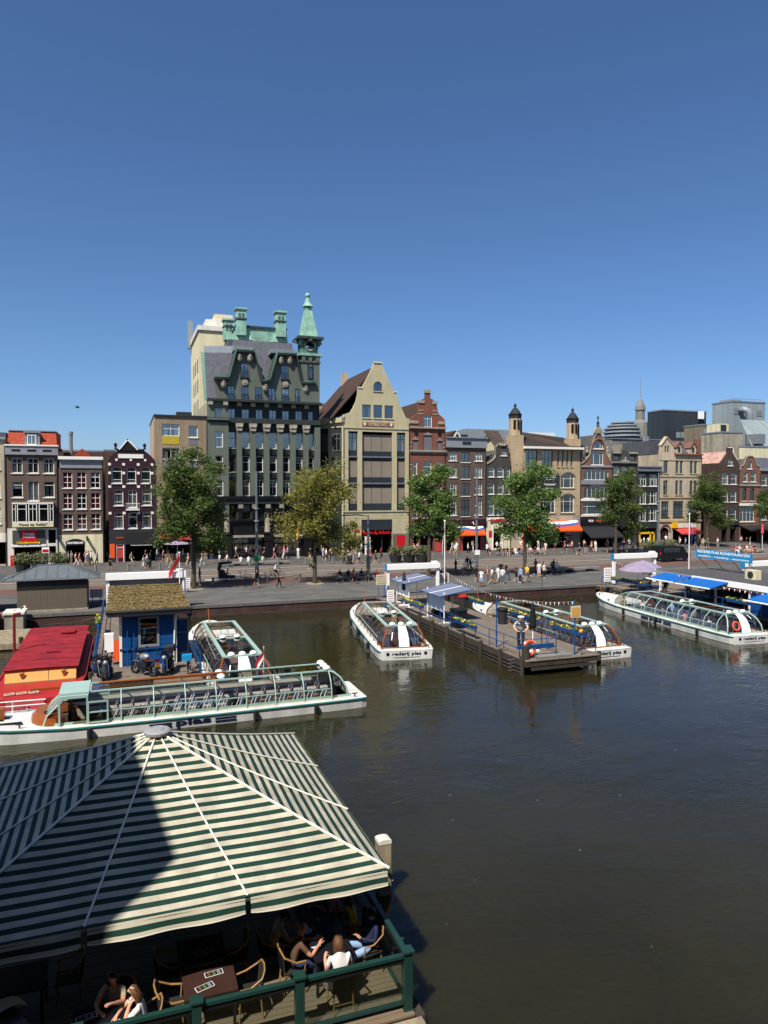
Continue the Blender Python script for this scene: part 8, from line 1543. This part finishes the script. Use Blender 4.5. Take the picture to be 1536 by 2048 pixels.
# deck
dkx0, dkx1, dky0, dky1 = -9.0, 5.05, 12.15, 21.6
td = thing('terrace_deck', 'timber terrace deck on piles above the water', 'deck', (0, 0, TZ)); nb_ = 66; wq = (dky1 - dky0) / nb_; me = bx(dkx0, dkx1, .006, wq - .006, -.04, 0).mesh('deck_board', ['terrace_board'])
for i in range(nb_): put('deck_board', me, td, (0, dky0 + i * wq, rnd.uniform(-.003, .003)))
bx(dkx0, dkx1 + .12, dky0 - .22, dky0 - .02, -.38, -.05).build('edge_beam', 'pale_wood', td); bx(dkx1 + .02, dkx1 + .2, dky0 - .02, dky1, -.38, -.05).build('edge_beam', 'pile_wood', td); bx(dkx0, dkx1, dky0, dky1, -.3, -.05).build('joists', 'hull_dark', td)
for x in (-4, -1, 2, 4.9):
    for y in (12.6, 17, 21.3): MB().tube((x, y, -2.2), (x, y, -.3), .15, n=8).build('pile', 'pile_wood', td)
wp = thing('mooring_post', 'square weathered timber mooring post at the canopy corner', 'post', (6.02, 16.6, 0)); pz = onY(771, 1676, 16.6).z
MB().box(-.155, .155, -.155, .155, -2.4, pz - .08).build('shaft', 'pale_wood', wp); MB().prism([(-.165, pz - .08), (.165, pz - .08), (.165, pz), (.08, pz + .03), (-.08, pz + .03), (-.165, pz)], -.165, .165).build('cap', 'offwhite', wp)
# balustrade: green steel posts, glass panes
gr = thing('terrace_railing', 'dark green steel railing with glass panels around the terrace', 'railing', (0, 0, TZ)); RH = 1.06; GY, GX = 12.36, 4.97
px_ = [4.97, 2.88, 1.08, -.82, -2.72, -4.62]
for i, x in enumerate(px_):
    p = bx(x - .08, x + .08, GY - .08, GY + .08, -.25, RH + .04).build('post', 'frame_green', gr); bx(x - .11, x + .11, GY - .11, GY + .11, RH + .04, RH + .08).build('post_cap', 'frame_green', p); bx(x - .1, x + .1, GY - .1, GY + .1, -.02, .02).build('foot_plate', 'frame_green', p)
    if i: 
        a, c = x + .09, px_[i - 1] - .09; bx(a, c, GY - .05, GY + .05, RH - .06, RH).build('top_rail', 'frame_green', gr); bx(a, c, GY - .02, GY + .02, RH - .17, RH - .061).build('dark_band', 'black', gr); bx(a, c, GY - .03, GY + .03, .1, .16).build('bottom_rail', 'frame_green', gr); bx(a + .01, c - .01, GY - .006, GY + .006, .162, RH - .172).build('glass_panel', 'clear_glass', gr); bx(a, c, GY - .2, GY - .1, -.2, -.12).build('toe_rail', 'frame_green', gr)
py_ = [12.36, 14.0, 16.2, 18.6, 21.3]
for i, y in enumerate(py_):
    if i: p = bx(GX - .06, GX + .06, y - .06, y + .06, -.2, RH).build('post', 'frame_green', gr)
    if i: a, c = py_[i - 1] + .09, y - .07; bx(GX - .05, GX + .05, a, c, RH - .06, RH).build('top_rail', 'frame_green', gr); bx(GX - .02, GX + .02, a, c, RH - .2, RH - .061).build('dark_band', 'black', gr); bx(GX - .03, GX + .03, a, c, .1, .16).build('bottom_rail', 'frame_green', gr); bx(GX - .006, GX + .006, a, c, .162, RH - .201).build('glass_panel', 'clear_glass', gr)
for dy in (.35, .6): bx(GX + .1, GX + .16, GY + dy - .03, GY + dy + .03, .1, RH - .1).build('gate_bar', 'frame_green', gr)
# tables
def table(label, x, y, w, d, m='table_dark', rz=0.):
    o = thing('dining_table', label, 'table', (x, y, TZ), rz); bx(-w / 2, w / 2, -d / 2, d / 2, .71, .745).build('top', m, o)
    for sx in (-1, 1):
        for sy in (-1, 1): bx(sx * (w / 2 - .06) - .025, sx * (w / 2 - .06) + .025, sy * (d / 2 - .06) - .025, sy * (d / 2 - .06) + .025, 0, .71).build('leg', 'black', o)
    return o
table('long dark dining table with glasses among the guests', 3.78, 14.55, .8, 2.8); table('dark table with menu under the middle of the canopy', 1.35, 14.3, .9, .85); table('dark brown table with two menus by the railing', 1.4, 13.35, .95, .85, 'table_wood'); table('dark table before the two women at bottom left', -.5, 12.95, .85, .8); table('dark table at the left behind the two women', -1.9, 14.6, .9, .85)
def menu(label, x, y, rz): o = thing('menu_card', label, 'menu', (x, y, TZ + .748), rz, 'menus on the terrace tables'); bx(-.17, .17, -.075, .075, 0, .004).build('card', 'paper', o); bx(-.155, .155, -.062, .062, .004, .006).build('print', 'table_dark', o); [bx(-.12 + k * .09, -.06 + k * .09, -.05, .05, .006, .008).build('photo', ('t_brown', 'leaf_mid', 't_grey')[k], o) for k in range(3)]
menu('menu card on the table under the middle of the canopy', 1.4, 14.2, .2); menu('far menu card on the brown table by the railing', 1.5, 13.5, .1); menu('near menu card on the brown table by the railing', 1.3, 13.18, .3); menu('menu card before the dark-clad woman at bottom left', -.7, 13.1, .2); menu('menu card at the bottom left edge of the women\'s table', -.3, 12.75, .25)
def tumbler(i, x, y, kind): 
    o = thing('drinking_glass', kind, 'glass', (x, y, TZ + .746), 0, 'glasses on the long table'); MB().lathe([(.032, 0), (.036, .12)], 10).build('bowl', 'clear_glass', o); MB().lathe([(.028, .005), (.03, .06 + .01 * (i % 4))], 10).build('drink', ('varnish', 'glassware', 'plate_yellow')[i % 3], o)
WH = ('nearest the railing', 'by the phone', 'beside the pale trousers', 'by the yellow shirt', 'in the table centre', 'near the far end', 'by the pink sleeve', 'far left corner', 'far right corner', 'left edge by the grey shirt')
for i, (x, y) in enumerate(((3.95, 13.5), (3.6, 13.85), (4.0, 13.9), (4.02, 14.6), (3.75, 14.4), (3.7, 15.2), (3.95, 15.4), (3.5, 15.9), (3.9, 16.0), (3.42, 14.5))): tumbler(i, x, y, 'small drinking glass on the long table, ' + WH[i])
for i, (x, y) in enumerate(((3.7, 14.9), (3.6, 15.5))): o = thing('bottle', ('dark bottle standing mid-way on the long table', 'dark bottle at the far part of the long table')[i], 'bottle', (x, y, TZ + .746)); MB().lathe([(.035, 0), (.037, .16), (.014, .22), (.014, .28)], 10).build('body', 'green_dark', o); MB().lathe([(.0365, .05), (.038, .12)], 10).build('label', 'paper', o)
for i, (x, y) in enumerate(((3.5, 13.65), (3.45, 14.15))): o = thing('plate', ('plate with cutlery before the man with the phone', 'plate before the hooded guest')[i], 'plate', (x, y, TZ + .747)); MB().lathe([(.07, 0), (.12, .015), (.12, .02)], 16).build('dish', 'glassware', o); bx(.13, .145, -.09, .09, .0, .006).build('fork', 'chrome', o)
def chair(label, x, y, rz, m='cane'):
    o = thing('bistro_chair', label, 'chair', (x, y, TZ), rz, 'cane bistro chairs on the terrace'); 
    for sx in (-1, 1): MB().tube((sx * .2, .2, 0), (sx * .19, .18, .44), .016, n=6).build('leg', m, o); MB().tube((sx * .2, -.24, 0), (sx * .18, -.2, .46), .016, n=6).build('leg', m, o)
    bx(-.22, .22, -.22, .22, .43, .46).build('seat', 'wicker', o)
    MB().path([(-.24, .2, .66), (-.27, .0, .68), (-.24, -.22, .8), (-.16, -.28, .9), (0, -.3, .92), (.16, -.28, .9), (.24, -.22, .8), (.27, 0, .68), (.24, .2, .66)], .018, 6).build('hoop', m, o)
    for sx in (-1, 1): MB().tube((sx * .24, .2, .66), (sx * .2, .18, .45), .014, n=5).build('arm_post', m, o)
    n = 7; v = []
    for i in range(n + 1): t = i / n * 2 - 1; v += [(t * .2, -.2 - .04 * (1 - t * t), .46), (t * .22, -.24 - .05 * (1 - t * t), .9 - .06 * t * t)]
    MB().add(v, [(2 * i, 2 * i + 2, 2 * i + 3, 2 * i + 1) for i in range(n)]).build('backrest', 'wicker', o); 
    for i in range(1, n): t = i / n * 2 - 1; MB().tube((t * .2, -.215 - .04 * (1 - t * t), .46), (t * .22, -.255 - .05 * (1 - t * t), .88), .008, n=4).build('back_slat', 'black', o)
    MB().tube((-.2, .19, .2), (.2, .19, .2), .01, n=5).tube((-.19, -.22, .2), (.19, -.22, .2), .01, n=5).build('stretcher', m, o)
    return o
HP = math.pi / 2
GUESTS = [('phone_man', 3.05, 13.62, -HP, dict(skin='skin', hair='skin', top='t_brown', bot='t_navy', shoe='t_brown'), 'bald person in brown shirt holding a phone at the long table'), ('hood_guest', 2.75, 14.25, -HP, dict(skin='skin', hair='hair_dark', top='t_beige', bot='t_black'), 'person in beige hooded top leaning over the long table'), ('back_woman', 3.78, 12.82, 0., dict(skin='skin3', hair='hair_brown', top='t_white', bot='t_grey'), 'long-haired person in white top seen from behind at the table head'), ('crossed_man', 4.6, 13.62, HP + .2, dict(skin='skin', hair='hair_dark', top='t_navy', bot='t_pale_blue', shoe='t_brown', fore='t_navy'), 'person in navy jumper and pale trousers sitting with legs crossed'), ('yellow_guest', 4.52, 14.2, HP, dict(skin='skin2', hair='hair_dark', top='t_yellow', bot='t_black'), 'person in yellow shirt by the right railing'), ('pink_guest', 4.4, 14.95, HP, dict(skin='skin', hair='hair_dark', top='t_pink', bot='t_black', fore='t_pink'), 'person in pink shirt at the far end of the long table'), ('chin_woman', .25, 12.9, HP, dict(skin='skin3', hair='hair_brown', top='t_white', bot='t_denim'), 'brown-haired person in white top with watch, chin on hand'), ('point_woman', -.2, 13.5, math.pi - .5, dict(skin='skin', hair='hair_dark', top='t_beige', bot='t_black'), 'dark-haired person in beige top raising a finger')]
for i, (fig, x, y, rz, cl, lab) in enumerate(GUESTS):
    chair('cane chair under the ' + lab.replace('person', 'guest'), x, y, rz); o = tag(put('person', FIG[fig], None, (x, y, TZ + .0), (0, 0, rz)), lab, 'person', 'guests on the terrace'); dress(o, **cl)
    hd = None
    V = [v.co for v in FIG[fig].vertices]; ztop = max(v.z for v in V); hc = sum((v for v in V if v.z > ztop - .2), Vector()) / max(1, sum(1 for v in V if v.z > ztop - .2)); f = Vector((-.45, .9, 0)).normalized() if fig == 'crossed_man' else Vector((0, 1, 0)); sd = Vector((f.y, -f.x, 0)); fc = hc + f * .1 + Vector((0, 0, -.0))
    for s_ in (-1, 1): MB().ball((0, 0, 0), .012, 5).build('eye', 'dark', o, hc + f * .088 + sd * s_ * .033 + Vector((0, 0, .005)))
    MB().box(-.022, .022, -.004, .004, -.005, .005).build('mouth', 't_maroon', o, hc + f * .092 + Vector((0, 0, -.062)), (0, 0, math.atan2(-f.x, f.y)))
    if fig in ('back_woman', 'chin_woman', 'point_woman'):
        b = MB(); n = 12
        rows = [(.02, .12), (.075, .095), (.105, .03), (.112, -.05), (.105, -.14), (.09, -.24), (.055, -.33 if fig == 'back_woman' else -.28)]
        for (r, z) in rows: b.v += [tuple(hc + Vector((r * math.cos(t), r * math.sin(t) * (1.05 if z > -.06 else .62) - (.0 if z > -.04 else .05), z))) for t in [math.pi * (.92 + 1.16 * k / (n - 1)) if z < .07 else math.pi * (.5 + 2. * k / (n - 1)) for k in range(n)]]
        for r in range(len(rows) - 1):
            for k in range(n - 1): b.f.append([r * n + k, r * n + k + 1, (r + 1) * n + k + 1, (r + 1) * n + k]); b.m.append(0)
        b.build('hair', cl['hair'], o, smooth=True)
    elif fig not in ('phone_man',): MB().lathe([(.098, -.03), (.1, .03), (.085, .085), (.04, .115), (.01, .12)], 12, tuple(hc + Vector((0, -.012, 0)))).build('hair', cl['hair'], o, smooth=True)
ph = thing('phone', 'dark smartphone held up by the bald person', 'phone', (3.63, 13.62, TZ + .93)); bx(-.006, .006, -.038, .038, 0, .15).build('case', 'black', ph); bx(-.0085, -.006, -.034, .034, .006, .144).build('screen', 'charcoal', ph)
sg_ = thing('sunglasses', 'dark glasses worn by the person in the navy jumper', 'glasses', (4.6, 13.62, TZ), HP + .2); [MB().tube((sx * .035 - .04, .03, 1.2), (sx * .035 - .045, .04, 1.2), .022, n=8).build('lens', 'black', sg_) for sx in (-1, 1)]
for i, (x, y, rz) in enumerate(((.75, 14.3, -HP), (2.0, 14.35, HP), (.72, 13.3, -HP), (2.1, 13.2, HP), (-2.6, 14.6, -HP), (-1.1, 14.8, HP))): chair(('empty chair left of the table in mid canopy', 'empty chair right of the table in mid canopy', 'empty chair left of the brown railing table', 'empty chair right of the brown railing table', 'empty chair at the dark left table', 'empty chair on the right of the dark left table')[i], x, y, rz)
wt = thing('wrist_watch', 'dark watch on the wrist of the brown-haired person', 'watch', (.16, 13.1, TZ)); MB().path([(-.14 + .035 * math.cos(t * .785), -.12, .98 + .035 * math.sin(t * .785)) for t in range(8)], .008, 5, closed=True).build('strap', 'black', wt)
pm = thing('pram', 'beige pram with domed hood at the bottom left', 'pram', (-2.0, 13.35, TZ), .5)
v = []; n, m = 8, 10
for i in range(n + 1):
    for j in range(m + 1): a, e = math.pi * .62 * i / n, math.pi * j / m; v.append((.36 * math.cos(e) * 1.0, .4 * math.cos(a), .75 + .42 * math.sin(a) * (.35 + .65 * math.sin(e))))
MB().add(v, [(i * (m + 1) + j, i * (m + 1) + j + 1, (i + 1) * (m + 1) + j + 1, (i + 1) * (m + 1) + j) for i in range(n) for j in range(m)]).build('hood', 't_beige', pm, smooth=True); MB().prism([(-.5, .75), (.4, .75), (.3, .5), (-.4, .5)], -.3, .3, 'x').build('carrycot', 't_grey', pm)
for sx in (-1, 1):
    for y in (-.38, .38): MB().tube((sx * .28, y, .14), (sx * .32, y, .14), .14, n=12).build('wheel', 'tyre', pm); MB().tube((sx * .28, y, .14), (sx * .28, -y * .3, .55), .015).build('strut', 'steel', pm)
# ---------------------------------------------------------------- building beside the viewer whose corner shades the canopy
hp = Vector((0, -1.9, 4.2)).normalized(); A0 = Vector((CX, CY - HC, ZE_)); d = ray(352, 1716); nrm = Vector((0, -(ZP - ZE_), HC)).normalized(); t = (A0 - cam.location).dot(nrm) / d.dot(nrm); TIP = cam.location + d * t; COR = TIP + SUNV * 20.0
hb_ = thing('corner_building', 'brick building beside the viewpoint whose shadow falls on the canopy', 'building', (COR.x, COR.y, 0)); W_ = 9
bx(-W_, 0, 0, 10, -1.2, COR.z).build('wall', 'brown_brick', hb_); bx(-W_ - .1, .002, -.002, 10.1, COR.z, COR.z + .002).build('roof', 'grey_roof', hb_)
for k in range(4):
    for j in range(3): bx(.0, .03, 1.2 + j * 3, 2.6 + j * 3, 2 + k * 4, 4.2 + k * 4).build('window', 'mullion', hb_)
vb = thing('viewpoint_building', 'unseen tall brick building behind the viewpoint, blocking sky light from the terrace', 'building', (0, -1.0, 0)); bx(-60, 60, -14, 0, -1.2, 20).build('wall', 'brown_brick', vb); bx(-60.2, 60.2, -14.2, .3, 20, 20.5).build('cornice', 'grey_stone', vb)  # out of view; added, with its height set to hold sky light off the canopy
for i in range(24):
    for k in range(3): bx(-57 + i * 4.8, -55 + i * 4.8, .0, .04, 2 + k * 5, 5 + k * 5).build('window', 'mullion', vb)
# ---------------------------------------------------------------- bird and drifting bits
bp_ = onY(155, 815, 60.); bd = thing('bird', 'small dark bird flying in the sky at left', 'bird', bp_, .4); MB().lathe([(.01, -.16), (.04, -.1), (.055, 0), (.04, .1), (.015, .17)], 8).build('body', 'charcoal', bd, (0, 0, 0), (0, math.pi / 2, 0), smooth=True)
for s_ in (-1, 1): MB().slab((-.06, 0, .02), (.07, 0, .02), (.0, s_ * .2, .12), (-.08, s_ * .18, .1), .012).slab((.0, s_ * .2, .12), (-.08, s_ * .18, .1), (-.16, s_ * .36, .05), (-.12, s_ * .38, .05), .01).build('wing', 'charcoal', bd)
fd = MB()
for px, py in ((905, 1640), (893, 1848), (1303, 1893), (900, 1590), (1000, 1520), (1075, 1600), (1240, 1590), (760, 1500), (830, 1560), (1160, 1700), (950, 1760), (1350, 1500), (700, 1480)):
    p = onZ(px, py, WATER + .012); r = rnd.uniform(.012, .03); fd.prism([(p.x + r * rnd.uniform(.6, 1.3) * math.cos(t), p.y + r * .6 * math.sin(t)) for t in (0, 1, 2.1, 3.2, 4.3, 5.3)], WATER + .003, WATER + .014, 'z')
tag(fd.build('drifting_flecks', 'stone'), 'pale flecks drifting on the open water', None, None, 'stuff')
